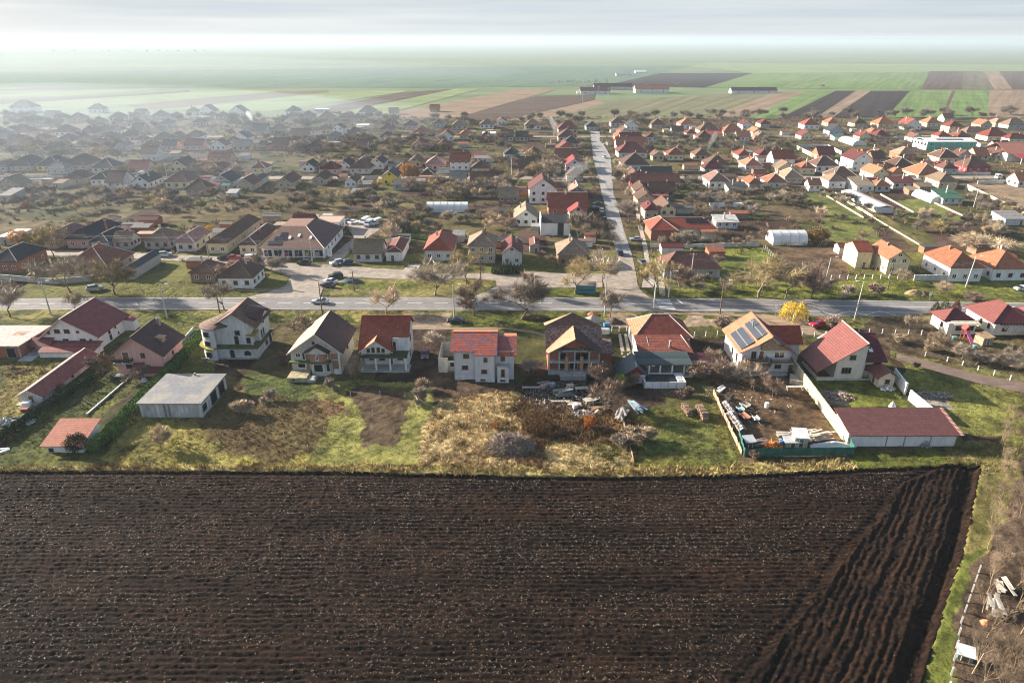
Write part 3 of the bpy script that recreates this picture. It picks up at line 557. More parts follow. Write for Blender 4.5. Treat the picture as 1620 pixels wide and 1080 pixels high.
def opening(root, face, u, z, w, h, off, name='window', lip=None, arch=False):
    """an unglazed opening: flat near black panel painted as the unlit inside, with a thin surround"""
    m = MB(); lip = lip or CONC; pl = [(-w / 2, 0), (w / 2, 0), (w / 2, h)]
    if arch: pl = [(-w / 2, 0), (w / 2, 0)] + [(w / 2 * math.cos(a), h - w / 2 + w / 2 * math.sin(a)) for a in [math.pi * k / 8 for k in range(9)]]
    else: pl = [(-w / 2, 0), (w / 2, 0), (w / 2, h), (-w / 2, h)]
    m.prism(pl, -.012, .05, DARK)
    if not arch:
        for a in ((-w / 2 - .08, -w / 2, 0, h), (w / 2, w / 2 + .08, 0, h), (-w / 2 - .08, w / 2 + .08, h, h + .08), (-w / 2 - .1, w / 2 + .1, -.1, 0)): m.box(a[0], a[1], -.06, .04, a[2], a[3], lip)
    o = m.build(name, root)
    if face == 'f': o.location = (u, off, z)
    elif face == 'l': o.location = (off, u, z); o.rotation_euler = (0, 0, -math.pi / 2)
    else: o.location = (off, u, z); o.rotation_euler = (0, 0, math.pi / 2)
    return o
def roof_gy(m, xl, zl, xr, zr_, xt, zt, y0, y1, mat, t=.14, trim=None):
    """two slopes with the ridge along Y; eave points may differ"""
    m.slab([(xl, y0, zl), (xt, y0, zt), (xt, y1, zt), (xl, y1, zl)], t, mat); m.slab([(xt, y0, zt), (xr, y0, zr_), (xr, y1, zr_), (xt, y1, zt)], t, mat)
    if trim:
        for y in (y0 - .06, y1 + .003): m.prism([(xl - .02, zl - .1), (xt, zt - .1), (xr + .02, zr_ - .1), (xr + .02, zr_ + t + .03), (xt, zt + t + .03), (xl - .02, zl + t + .03)], y, y + .057, trim)
    m.box(xt - .12, xt + .12, y0 - .02, y1 + .02, zt + t - .06, zt + t + .07, trim or mat)
def roof_gx(m, yf, zf, yb, zb, yt, zt, x0, x1, mat, t=.14, trim=None):
    m.slab([(x0, yf, zf), (x1, yf, zf), (x1, yt, zt), (x0, yt, zt)], t, mat); m.slab([(x0, yt, zt), (x1, yt, zt), (x1, yb, zb), (x0, yb, zb)], t, mat)
    m.box(x0 - .02, x1 + .02, yt - .12, yt + .12, zt + t - .06, zt + t + .07, trim or mat)
def roof_hip(m, x0, x1, y0, y1, ze, zt, a, b, mat, t=.16, ridge=None):
    """hipped solid; ridge from a=(x,y) to b=(x,y); the eave outline is x0..x1, y0..y1"""
    B = [(x0, y0, ze), (x1, y0, ze), (x1, y1, ze), (x0, y1, ze)]; T = [(x, y, z + t) for x, y, z in B]
    A = (a[0], a[1], zt + t); Bb = (b[0], b[1], zt + t); same = abs(a[0] - b[0]) + abs(a[1] - b[1]) < .01
    vs = B + T + [A, Bb]; fs = [(3, 2, 1, 0), (0, 1, 5, 4), (1, 2, 6, 5), (2, 3, 7, 6), (3, 0, 4, 7)]
    if same: fs += [(4, 5, 8), (5, 6, 8), (6, 7, 8), (7, 4, 8)]; ed = [(4, 8), (5, 8), (6, 8), (7, 8)]
    elif abs(a[0] - b[0]) > abs(a[1] - b[1]): fs += [(4, 5, 9, 8), (5, 6, 9), (6, 7, 8, 9), (7, 4, 8)]; ed = [(4, 8), (7, 8), (5, 9), (6, 9), (8, 9)]
    else: fs += [(4, 5, 8), (5, 6, 9, 8), (6, 7, 9), (7, 4, 8, 9)]; ed = [(4, 8), (5, 8), (6, 9), (7, 9), (8, 9)]
    m.add(vs, fs, mat)
    for p, q in ed: m.tube(vs[p], vs[q], .11, .11, ridge or mat, 5)
def chimney(root, x, y, z0, z1, mat=None, s=.3):
    m = MB(); mat = mat or brickmat(); m.box(x - s, x + s, y - s, y + s, z0, z1, mat); m.box(x - s - .07, x + s + .07, y - s - .07, y + s + .07, z1, z1 + .1, CONC); m.box(x - s * .5, x + s * .5, y - s * .5, y + s * .5, z1 + .1, z1 + .3, mat)
    return m.build('chimney', root)
def balcony(root, x0, x1, y0, y1, z, rail=WOODF, slab=CONC, h=1.0, posts=8):
    m = MB(); m.box(x0, x1, y0, y1, z - .18, z, slab); o = m.build('balcony', root); r = MB()
    r.box(x0, x1, y0, y0 + .06, z + h - .08, z + h, rail); r.box(x0, x1, y0 + .01, y0 + .05, z + .15, z + h * .75, rail)
    for s in (x0, x1 - .06): r.box(s, s + .06, y0 + .06, y1, z + h - .08, z + h, rail); r.box(s + .01, s + .05, y0 + .06, y1, z + .15, z + h * .75, rail)
    for k in range(posts + 1): x = x0 + (x1 - x0 - .07) * k / posts; r.box(x, x + .07, y0 - .01, y0 + .065, z, z + h - .08, rail)
    r.build('railing', o); return o
def step_part(root, boxes, mat, name): 
    m = MB()
    for b in boxes: m.box(*b, mat)
    return m.build(name, root)
def gutter_pipe(root, x, y, z, name='downpipe'): m = MB(); m.tube((x, y, .05), (x, y, z), .06, .06, METAL, 6); return m.build(name, root)
def door(root, face, u, z, w, h, off, mat=WOODF):
    m = MB(); m.box(-w / 2, w / 2, -.05, .04, 0, h, mat); m.box(-w / 2 - .07, -w / 2, -.07, .04, 0, h + .07, PVC); m.box(w / 2, w / 2 + .07, -.07, .04, 0, h + .07, PVC); m.box(-w / 2, w / 2, -.07, .04, h, h + .07, PVC)
    o = m.build('door', root); k = MB(); k.box(w / 2 - .18, w / 2 - .1, -.1, -.05, h * .48, h * .52, METAL); k.build('handle', o)
    o.location = (u, off, z) if face == 'f' else (off, u, z)
    if face != 'f': o.rotation_euler = (0, 0, math.pi / 2 if face == 'r' else -math.pi / 2)
    return o
T_MAROON = tile((.22, .06, .058), .3, .35); T_RED = tile((.27, .062, .036), .3, .42); T_ORANGE = tile((.44, .17, .09), .3, .35); T_BROWN = tile((.15, .08, .058), .28, .42)
T_DKBROWN = tile((.08, .046, .042), .28, .35); T_SLATE = tile((.05, .05, .056), .19, .3); T_TEAL = tile((.05, .078, .09), .3, .12, .5); T_REDMETAL_SHADE = tile((.115, .028, .034), .28, .25); T_REDMETAL_LIT = tile((.20, .07, .06), .3, .22, .55)  # red metal tile comes in a sunlit and a painted shade copy
PALE_TRIM = plain((.6, .5, .42), .7, .2, 3, key='pale_trim')

# ------------------------------------------------------------------ the row of houses behind the field
def H1():   # unfinished hollow brick building, left edge
    r = empty('brick_building', (-116, 137.3, 0), 'unfinished hollow brick building with a pale flat slab roof at the left edge', 'building'); BR = brickmat()
    m = MB(); m.box(-12, 7, 0, 11.3, 0, 2.75, BR); m.build('wall', r)
    m = MB(); m.box(-12.3, 7.3, -.3, 11.6, 2.77, 3.0, wallmat((.44, .41, .37), .4)); s = m.build('roof', r)
    for x, y, w, d in ((1.6, 5.6, 3.0, 2.6), (-4, 3.6, 1.4, 1.2), (-1.6, 2.8, .7, .6)):
        q = MB(); q.box(x, x + w, y, y + d, 2.96, 3.012, plain((.3, .2, .15), .9, .5, 1.2)); q.build('patch', s)
    for x in (-10, -5.5, 0, 6.9): step_part(r, [(x - .14, x + .14, -.06, .1, 0, 2.76)], CONC, 'pillar')
    opening(r, 'f', 5.0, .1, 1.9, 2.2, 0, 'door'); opening(r, 'r', 3.2, .9, 1.2, 1.3, 7, 'window'); opening(r, 'f', -2.6, .9, 1.6, 1.3, 0)
    return r
H1(); LAND.append((-114, 142, 'the brick building with a flat roof'))
def H2():   # big white house with a dark red roof
    r = empty('white_house', (-94, 141.6, 0), 'large white house with a wide dark red gabled roof', 'house'); W = WHITE
    m = MB(); m.prism([(-13, 0), (0, 0), (0, 3.55), (-6.9, 7.55), (-13, 2.6)], 0, 12.7, W); m.build('wall', r)
    m = MB(); roof_gy(m, -14.0, 1.95, .75, 3.16, -6.9, 7.62, -.75, 13.3, T_MAROON, .16, PALE_TRIM); m.build('roof', r)
    for u, w in ((-8.6, 1.3), (-6.4, 1.3)): window(r, 'f', u, 4.1, w, .95, 0, WOODF)
    window(r, 'f', -10.6, 3.9, .6, .9, 0, WOODF, 1); window(r, 'f', -4.0, 4.2, .7, .5, 0, WOODF, 1)
    for u, w in ((-7.2, 1.3), (-3.3, 1.4)): window(r, 'f', u, 1.75, w, 1.0, 0, WOODF)
    window(r, 'f', -1.5, 1.75, .6, .95, 0, WOODF, 1); window(r, 'r', 4.9, 1.9, .9, .9, 0, WOODF, 1); window(r, 'r', 5.0, .4, 1.0, 1.2, 0, WOODF, 1)
    window(r, 'r', 7.5, 2.2, .6, .7, 0, WOODF, 1); window(r, 'r', 8.3, .5, .5, .5, 0, WOODF, 1)
    m = MB(); m.slab([(-14.8, -2.4, 1.75), (-9.6, -2.4, 1.75), (-9.6, 0, 3.0), (-14.8, 0, 3.0)], .14, T_MAROON); m.build('porch_roof', r)
    balcony(r, -13.4, -9.9, -1.5, 0, 1.0, PVC, CONC, .75, 6); [step_part(r, [b_], WHITE, 'pillar') for b_ in ((-12.9, -12.5, -1.3, -.9, 0, .82), (-10.5, -10.1, -1.3, -.9, 0, .82))]
    step_part(r, [(-14.6, -11.2, -3.2, 0, 0, .35), (-14.6, -11.6, -6.2, -3.7, 0, .3)], CONC, 'terrace')
    m = MB(); m.slab([(-11.2, -4.6, 1.35), (1.3, -4.6, 1.35), (1.3, -.08, 2.2), (-11.2, -.08, 2.2)], .12, T_MAROON); m.build('annex_roof', r)
    step_part(r, [(-11, .9, -4.2, -.1, 0, 1.3)], WHITE, 'annex_wall'); gutter_pipe(r, .08, -.1, 3.5)
    step_part(r, [(.2, .9, 11, 12.4, 0, 3)], W, 'side_wall')
    m = MB(); m.slab([(.1, 10.8, 3.0), (2.8, 10.8, 2.6), (2.8, 13.6, 2.6), (.1, 13.6, 3.0)], .12, T_MAROON); m.build('side_roof', r); step_part(r, [(.1, 2.4, 11.1, 13.3, 0, 2.55)], W, 'side_room')
H2(); LAND.append((-100, 147, 'the large white house'))
def H3():   # long low shed
    r = empty('long_shed', (-93.6, 116.8, 0), 'long low outbuilding with a striped dark red roof running back to the white house', 'shed')
    m = MB(); m.prism([(-2.1, 0), (2.2, 0), (2.2, 1.55), (0, 2.75), (-2.1, 1.55)], 0, 19, wallmat((.55, .52, .48), .4)); m.build('wall', r)
    m = MB(); roof_gy(m, -3.0, 1.25, 2.75, 1.32, 0, 2.85, -.5, 19.3, tile((.27, .085, .07), .26, .35), .12, PALE_TRIM); m.build('roof', r)
    door(r, 'f', .1, 0, 1.0, 1.6, 0, WOODF); step_part(r, [(-2.4, 2.4, -1.3, -.05, 0, .18)], CONC, 'step')
    for y in (5, 10): window(r, 'r', y, .5, .8, .7, 2.2, WOODF, 1)
H3(); LAND.append((-93, 125, 'the long red roofed outbuilding'))
def H4():   # pink house
    P_ = wallmat((.62, .34, .29), .2); r = empty('pink_house', (-78.3, 129.4, 0), 'pink two storey house with a steep dark brown gabled roof', 'house')
    m = MB(); m.prism([(-4.9, 0), (4.9, 0), (4.9, 4.95), (-.2, 8.65), (-4.9, 4.95)], 0, 9.2, P_); m.build('wall', r)
    m = MB(); roof_gy(m, -5.7, 4.36, 5.75, 4.36, -.2, 8.72, -.9, 9.6, T_DKBROWN, .16, plain((.10, .06, .05), .7)); q = m.build('roof', r)
    s = MB(); s.box(3.0, 4.0, 3.2, 4.6, 5.75, 6.75, plain((.3, .2, .12), .6)); s.slab([(2.6, 3.0, 7.0), (4.3, 3.0, 6.75), (4.3, 4.8, 6.75), (2.6, 4.8, 7.0)], .1, plain((.35, .22, .12), .6)); s.build('roof_hatch', q)
    chimney(r, 1.2, 8.3, 7, 9.3, wallmat((.3, .2, .17)))
    balcony(r, -5.0, -1.2, -1.2, 0, 3.0, plain((.035, .02, .018), .6), CONC, .9, 8); door(r, 'f', -2.6, 3.0, 1.3, 2.0, 0, WOODF)
    window(r, 'f', 1.0, 3.75, .95, 1.1, 0, WOODF, 2); window(r, 'f', -2.4, 1.3, 1.3, 1.0, 0, WOODF, 2); window(r, 'f', 1.7, 1.2, 1.1, 1.1, 0, PVC, 2); window(r, 'r', 1.2, 3.3, .9, .6, 4.9, PVC, 2); window(r, 'r', 4.6, 2.6, .8, .7, 4.9, WOODF, 1)
    m = MB(); m.slab([(-1.2, -2.2, 1.5), (1.0, -2.2, 1.7), (1.0, -.07, 2.7), (-1.2, -.07, 2.5)], .12, T_MAROON); m.slab([(1.0, -1.8, 1.0), (5.2, -1.8, 1.0), (5.2, -.07, 1.7), (1.0, -.07, 1.7)], .1, T_MAROON); m.build('porch_roof', r)
    [step_part(r, [b_], CONC, 'pillar') for b_ in ((-1.0, -.8, -2.0, -1.8, 0, 1.55), (.7, .9, -2.0, -1.8, 0, 1.65))]; step_part(r, [(1.2, 5.0, -1.6, -.06, 0, .95)], P_, 'porch_wall'); step_part(r, [(-5.2, 1.4, -1.6, -.06, 0, .12)], CONC, 'terrace'); gutter_pipe(r, 4.98, -.08, 4.9)
H4(); LAND.append((-78, 134, 'the pink house'))
def H5():
    r = empty('small_shed', (-76.6, 99.3, 0), 'small white shed with a sloping orange red roof beside the field', 'shed')
    m = MB(); m.prism([(0, 0), (5.6, 0), (5.6, 3.0), (0, 1.7)], -3.0, 3.1, WHITE, 'x'); m.build('wall', r)
    m = MB(); m.slab([(-3.6, -.7, 1.6), (3.6, -.7, 1.6), (3.6, 6.0, 3.18), (-3.6, 6.0, 3.18)], .13, tile((.42, .14, .085), .12, .3)); m.build('roof', r); opening(r, 'f', -2.3, .2, .8, .7, 0)
H5(); LAND.append((-76, 102, 'the small orange roofed shed'))
def H6():
    r = empty('concrete_shed', (-63.6, 111.1, 0), 'grey concrete outbuilding with a flat stained slab roof', 'shed')
    CS = wallmat((.46, .46, .45), .5); m = MB(); m.box(-5.7, 5.7, 0, 11.8, 0, 2.95, CS); m.build('wall', r)
    mt, nt, b = newmat('wet_slab'); t = nt.nodes.new('ShaderNodeTexCoord'); n = _noise(nt, .28, 5, t.outputs['Object'], .6); n2 = _noise(nt, 1.6, 5, t.outputs['Object'], .7)
    rp = nt.nodes.new('ShaderNodeValToRGB'); e = rp.color_ramp.elements; e[0].position = .42; e[0].color = (.20, .185, .16, 1); e[1].position = .56; e[1].color = (.125, .13, .15, 1); nt.links.new(n.outputs[0], rp.inputs[0])
    s = _scalecol(nt, rp.outputs[0], _range(nt, n2.outputs[0], .7, 1.25).outputs[0]); nt.links.new(s.outputs[0], b.inputs['Base Color']); b.inputs['Roughness'].default_value = .7
    m = MB(); m.box(-6.05, 6.05, -.35, 12.1, 2.97, 3.2, mt); rf = m.build('roof', r)
    q = MB(); q.box(-.15, .15, 11.2, 11.5, 3.2, 3.7, CONC); q.build('vent', rf)
    for u in (-1.1, -.3): step_part(r, [(u - .14, u + .14, -.06, .05, 0, 2.94)], wallmat((.2, .2, .19), .5), 'drain')
    for u in (-5.5, -2.4, 2.2, 5.5): step_part(r, [(u - .2, u + .2, -.04, .05, 0, 2.95)], wallmat((.55, .55, .53), .4), 'pillar')
    opening(r, 'r', 1.4, .8, 1.8, 1.4, 5.7); opening(r, 'r', 5.6, .05, 2.6, 2.5, 5.7, 'door'); opening(r, 'r', 9.4, .05, 2.6, 2.5, 5.7, 'door')
    for y in (.2, 3.6, 7.5, 11.5): step_part(r, [(5.68, 5.78, y - .2, y + .2, 0, 2.95)], wallmat((.55, .55, .53), .4), 'pillar')
H6(); LAND.append((-63, 117, 'the flat roofed concrete outbuilding'))
def H7():   # unfinished grey house with a round bay
    r = empty('round_bay_house', (-56.2, 136.8, 0), 'unfinished grey house with a rounded bay and brown roof', 'house'); C = wallmat((.56, .55, .53), .3); MOSS = wallmat((.30, .26, .05), .6); MG = wallmat((.09, .10, .035), .5)
    def bay(rad, n=14): return [(-9.0 + rad * math.cos(a), 2.6 + rad * math.sin(a)) for a in [math.pi * (.55 + 1.0 * k / n) for k in range(n + 1)]]
    m = MB(); m.box(-9, 0, 0, 10, 0, 2.75, C); m.prism(bay(3.6)[::1] + [(-8.9, -.95)], 0, 2.75, C, 'z'); m.build('wall', r)
    m = MB(); m.box(-9, .6, -.9, 10.6, 2.76, 2.98, MG); m.prism(bay(4.3) + [(-8.9, -1.6)], 2.765, 2.985, MOSS, 'z'); m.build('balcony', r)
    m = MB(); m.box(-9, -1.3, 1.1, 10, 2.98, 7.6, C); m.box(-1.3, -.2, 3.2, 10, 2.98, 7.4, C); m.prism([(3.2, 7.4), (10, 7.4), (6.6, 9.2)], -1.4, -.21, C, 'x')
    m.prism(bay(3.45) + [(-8.9, -.8)], 2.98, 7.2, C, 'z'); m.build('upper_wall', r)
    m = MB(); m.prism([(-9.6, 1.2)] + [(x * 1.0 - .0, y) for x, y in bay(3.72)] + [(-8.6, -1.0), (-6.2, .9), (-6.2, 6)], 7.22, 7.34, T_DKBROWN, 'z')
    pts = bay(3.74) + [(-8.6, -1.05), (-6.0, .8)]; ap = (-6.0, 5.2, 9.7)
    for p, q in zip(pts, pts[1:]): m.add([(p[0], p[1], 7.36), (q[0], q[1], 7.36), ap], [(0, 1, 2)], T_BROWN)
    m.build('bay_roof', r)
    m = MB(); roof_gy(m, -9.4, 7.4, .3, 6.95, -4.6, 10.4, .5, 10.8, T_BROWN, .15, plain((.2, .12, .08), .8)); m.prism([(-9, 7.55), (-1.3, 7.5), (-4.6, 10.3)], 1.11, 9.99, C); m.build('roof', r)
    m = MB(); m.slab([(-3.2, 3.0, 9.2), (.6, 3.0, 7.6), (.6, 6.6, 9.35), (-3.2, 6.6, 10.2)], .14, T_DKBROWN); m.slab([(-3.2, 6.6, 10.2), (.6, 6.6, 9.35), (.6, 10.4, 7.6), (-3.2, 10.4, 9.2)], .14, T_DKBROWN); m.build('side_roof', r)
    opening(r, 'f', -4.2, 5.2, 1.1, 1.1, 1.1); opening(r, 'f', -2.0, 3.3, .9, 1.3, 1.1); opening(r, 'f', -4.6, 3.0, .9, 2.0, 1.1, 'door')
    opening(r, 'f', -5.6, .1, 1.0, 2.1, 0, 'door', arch=True); opening(r, 'f', -2.2, .8, 1.5, 1.2, 0, arch=True)
    for z in (.7, 3.3, 5.5):
        a = math.pi * 1.38; rr = 3.6 if z < 1 else 3.45; o = opening(r, 'f', -9 + rr * math.cos(a) * 1.01, z, 1.45, 1.15, 2.6 + rr * math.sin(a) * 1.01); o.rotation_euler = (0, 0, a + math.pi / 2)
    for y in (4.4, 5.7): opening(r, 'r', y, 3.2, .7, 1.9, -.2)
    opening(r, 'r', 6.4, 6.0, .9, 1.3, -.2, arch=True); opening(r, 'r', 6, .7, 1.2, 1.2, 0); opening(r, 'r', 8.6, .1, 1.4, 2.2, 0, 'door')
    step_part(r, [(-1.25, -.95, .7, 1.0, 2.98, 5.2)], C, 'pillar'); m = MB(); m.slab([(-2.2, .3, 5.3), (-.2, .3, 5.2), (-.2, 3.2, 5.5), (-2.2, 3.2, 5.5)], .15, MOSS); m.build('canopy', r)
    step_part(r, [(-12.6, .15, -.25, -.02, 0, .28)], CONC, 'plinth')
H7(); LAND.append((-60, 141, 'the round bay house'))
def H8():   # brick and block house under a big dark roof
    r = empty('brick_bay_house', (-41.2, 129.4, 0), 'unplastered house with a brick bay window under a huge dark brown gabled roof', 'house'); C = wallmat((.52, .50, .47), .3); BR = brickmat((.33, .17, .11)); MG = wallmat((.10, .12, .04), .5)
    m = MB(); m.prism([(-5.1, 0), (5.1, 0), (5.1, 5.15), (.6, 9.15), (-5.1, 4.9)], 0, 12.6, wallmat((.55, .5, .42), .3)); m.build('wall', r)
    m = MB(); m.slab([(-5.7, -.9, 4.75), (.6, -.9, 9.3), (.6, 9.5, 9.3), (-5.7, 9.5, 4.75)], .16, tile((.36, .25, .2), .19, .2)); m.slab([(.6, -.9, 9.3), (1.8, -.9, 8.35), (1.8, 13, 8.35), (.6, 13, 9.3)], .16, T_DKBROWN)  # left slope paler, right slope darker: sun and shade put into tile colours
    m.slab([(-3.2, 9.5, 6.56), (.6, 9.5, 9.3), (.6, 13, 9.3), (-3.2, 13, 6.56)], .16, tile((.36, .25, .2), .19, .2)); m.slab([(1.8, -.9, 8.35), (6.0, -.9, 4.8), (6.0, 13, 4.8), (1.8, 13, 8.35)], .165, T_DKBROWN)
    m.prism([(-5.75, 4.65), (.6, 9.2), (6.05, 4.7), (6.05, 4.95), (.6, 9.5), (-5.75, 4.95)], -.97, -.9, PALE_TRIM); m.build('roof', r)
    m = MB(); m.prism([(-1.4, -.0), (-.7, -1.3), (2.2, -1.3), (3.1, -.0)], 3.35, 5.3, BR, 'z'); m.build('bay', r)
    m = MB(); m.slab([(-2.1, -1.7, 5.2), (.7, -1.7, 6.9), (.7, .3, 6.9), (-2.1, .3, 5.2)], .12, T_DKBROWN); m.slab([(.7, -1.7, 6.9), (3.3, -1.7, 5.25), (3.3, .3, 5.25), (.7, .3, 6.9)], .12, T_DKBROWN); m.prism([(-1.4, 5.2), (3.0, 5.2), (.7, 6.75)], -1.35, .02, C); m.build('bay_roof', r)
    step_part(r, [(-1.5, 3.3, -1.55, -.02, 3.0, 3.32), (-5.4, -1.5, -1.1, -.02, 3.0, 3.2)], MG, 'balcony')
    m = MB(); m.prism([(-1.2, -.0), (-.7, -1.1), (2.1, -1.1), (2.9, -.0)], 0, 2.98, C, 'z'); m.build('lower_bay', r)
    for w in ((-1.25, -.55, .7),): pass
    window(r, 'f', .7, 3.75, .62, 1.25, -1.3, PVC, 2); window(r, 'f', 2.6, 4.0, .5, 1.1, -.72, PVC, 1); window(r, 'f', -3.6, 3.9, 1.0, .9, 0, PVC, 2); window(r, 'f', -2.45, 3.3, .6, 1.7, 0, PVC, 1); window(r, 'f', -.1, 6.9, .6, .55, 0, WOODF, 1)
    opening(r, 'f', -3.1, 1.5, 1.5, .9, 0, lip=PVC); opening(r, 'f', .7, 1.0, 1.8, 1.7, -1.1, lip=PVC); window(r, 'f', 2.65, .9, .8, 1.9, -.75, PVC, 1)
    for b_ in ((3.4, 4.7, -.05, .02, .9, 3.1), (3.2, 4.7, -.06, .02, 3.4, 4.7), (-2.0, -1.5, -.05, .02, .9, 4.6)): step_part(r, [b_], BR, 'brick_infill')
    door(r, 'f', 4.2, -.2, .9, 1.3, -.08, PVC); step_part(r, [(4.75, 5.12, -.1, .03, 0, 5.0)], WHITE, 'pillar')
    step_part(r, [(-5.2, -1.1, -4.0, -.05, 0, 1.05)], wallmat((.42, .36, .22), .5), 'terrace'); step_part(r, [(-1.08, .6, -4.3, -2.2, 0, .75)], CONC, 'stairs'); opening(r, 'f', -3.8, .4, .6, .35, -4.0)
    for x in (-5.6, -5.2): step_part(r, [(x, x + .1, -1.0 + (x + 5.6), -.9 + (x + 5.6), 0, 3.0)], WOODF, 'prop')
    window(r, 'r', 2.2, 2.8, .8, 1.2, 5.1, PVC, 1); window(r, 'r', 7, 2.8, 1.1, 1.2, 5.1, WOODF, 2); gutter_pipe(r, 5.2, -.06, 5)
H8(); LAND.append((-41, 136, 'the brick bay house'))
def H9():   # red roof with a dormer over a pillared porch
    r = empty('dormer_house', (-27.2, 130.6, 0), 'white house with a red roof, small front gable and pillared porch', 'house'); W = wallmat((.62, .61, .60), .25); MG = wallmat((.05, .075, .03), .5)
    m = MB(); m.box(-4.8, 4.8, 3.0, 11, 0, 4.6, W); m.prism([(3.0, 4.6), (11, 4.6), (11, 6.9), (7.0, 9.6), (3.0, 5.95)], 4.55, 4.8, W, 'x'); m.prism([(3.0, 4.6), (11, 4.6), (11, 6.9), (7.0, 9.6), (3.0, 5.95)], -4.8, -4.55, W, 'x'); m.build('wall', r)
    m = MB(); m.slab([(-5.4, .5, 4.75), (1.5, .5, 4.75), (1.5, 7.0, 9.9), (-5.4, 7.0, 9.9)], .15, T_RED); m.slab([(1.5, 2.9, 6.65), (5.3, 2.9, 6.65), (5.3, 7.0, 9.9), (1.5, 7.0, 9.9)], .152, T_RED); m.slab([(-5.4, 7.0, 9.9), (5.3, 7.0, 9.9), (5.3, 11.6, 6.7), (-5.4, 11.6, 6.7)], .15, T_RED); m.box(-5.4, 5.3, 6.9, 7.1, 10.0, 10.12, T_RED); m.build('roof', r)
    m = MB(); m.prism([(-4.6, 4.0), (1.3, 4.0), (1.3, 4.6), (-1.6, 6.75), (-4.6, 4.6)], .2, 2.8, W); d = m.build('dormer', r)
    m = MB(); m.slab([(-5.2, -.2, 4.25), (-1.6, -.2, 6.95), (-1.6, 4.2, 6.95), (-5.2, 4.2, 4.25)], .13, T_ORANGE); m.slab([(-1.6, -.2, 6.95), (2.0, -.2, 4.25), (2.0, 4.2, 4.25), (-1.6, 4.2, 6.95)], .13, T_RED); m.prism([(-5.25, 4.2), (-1.6, 6.93), (2.05, 4.2), (2.05, 4.4), (-1.6, 7.12), (-5.25, 4.4)], -.26, -.2, PALE_TRIM); m.build('dormer_roof', d)  # left dormer slope takes a lighter tile, sunlight painted as colour
    for u, h in ((-3.1, .9), (-2.1, 1.15), (-1.0, 1.15), (0.0, .9)): window(r, 'f', u, 4.35, .72, h, .2, WOODF, 1)
    m = MB(); m.box(1.7, 4.75, 2.95, 3.1, 4.2, 6.5, wallmat((.62, .60, .6), .4)); m.build('balcony_wall', r); door(r, 'f', 1.95, 3.6, .7, 2.0, 2.95, plain((.02, .02, .02), .6))
    m = MB(); m.box(-5.0, 5.0, -.4, 3.1, 3.2, 3.45, CONC); m.box(-5.0, 5.0, -.45, -.3, 3.3, 3.95, MG); m.box(1.4, 5.0, -.2, 2.9, 3.452, 3.5, MG); m.build('balcony', r)
    for u in (-4.7, -1.7, 1.3, 4.6): step_part(r, [(u - .16, u + .16, -.1, .22, 0, 3.19)], WHITE, 'pillar')
    step_part(r, [(-5.2, 5.3, -.6, 3.0, -.1, .25)], CONC, 'terrace')
    window(r, 'f', -3.2, 1.3, 1.0, 1.1, 3.0, WOODF, 2); window(r, 'f', -.9, 1.2, 1.3, 1.2, 3.0, WOODF, 2); door(r, 'f', .9, .3, .95, 2.1, 3.0); window(r, 'f', 3.0, 1.3, 1.2, 1.1, 3.0, WOODF, 2); window(r, 'r', 7, 4.2, 1.2, 1.5, 4.8, WOODF, 2); window(r, 'r', 5.5, 1.2, 1.2, 1.3, 4.8, WOODF, 2)
H9(); LAND.append((-27, 136, 'the white porch house'))
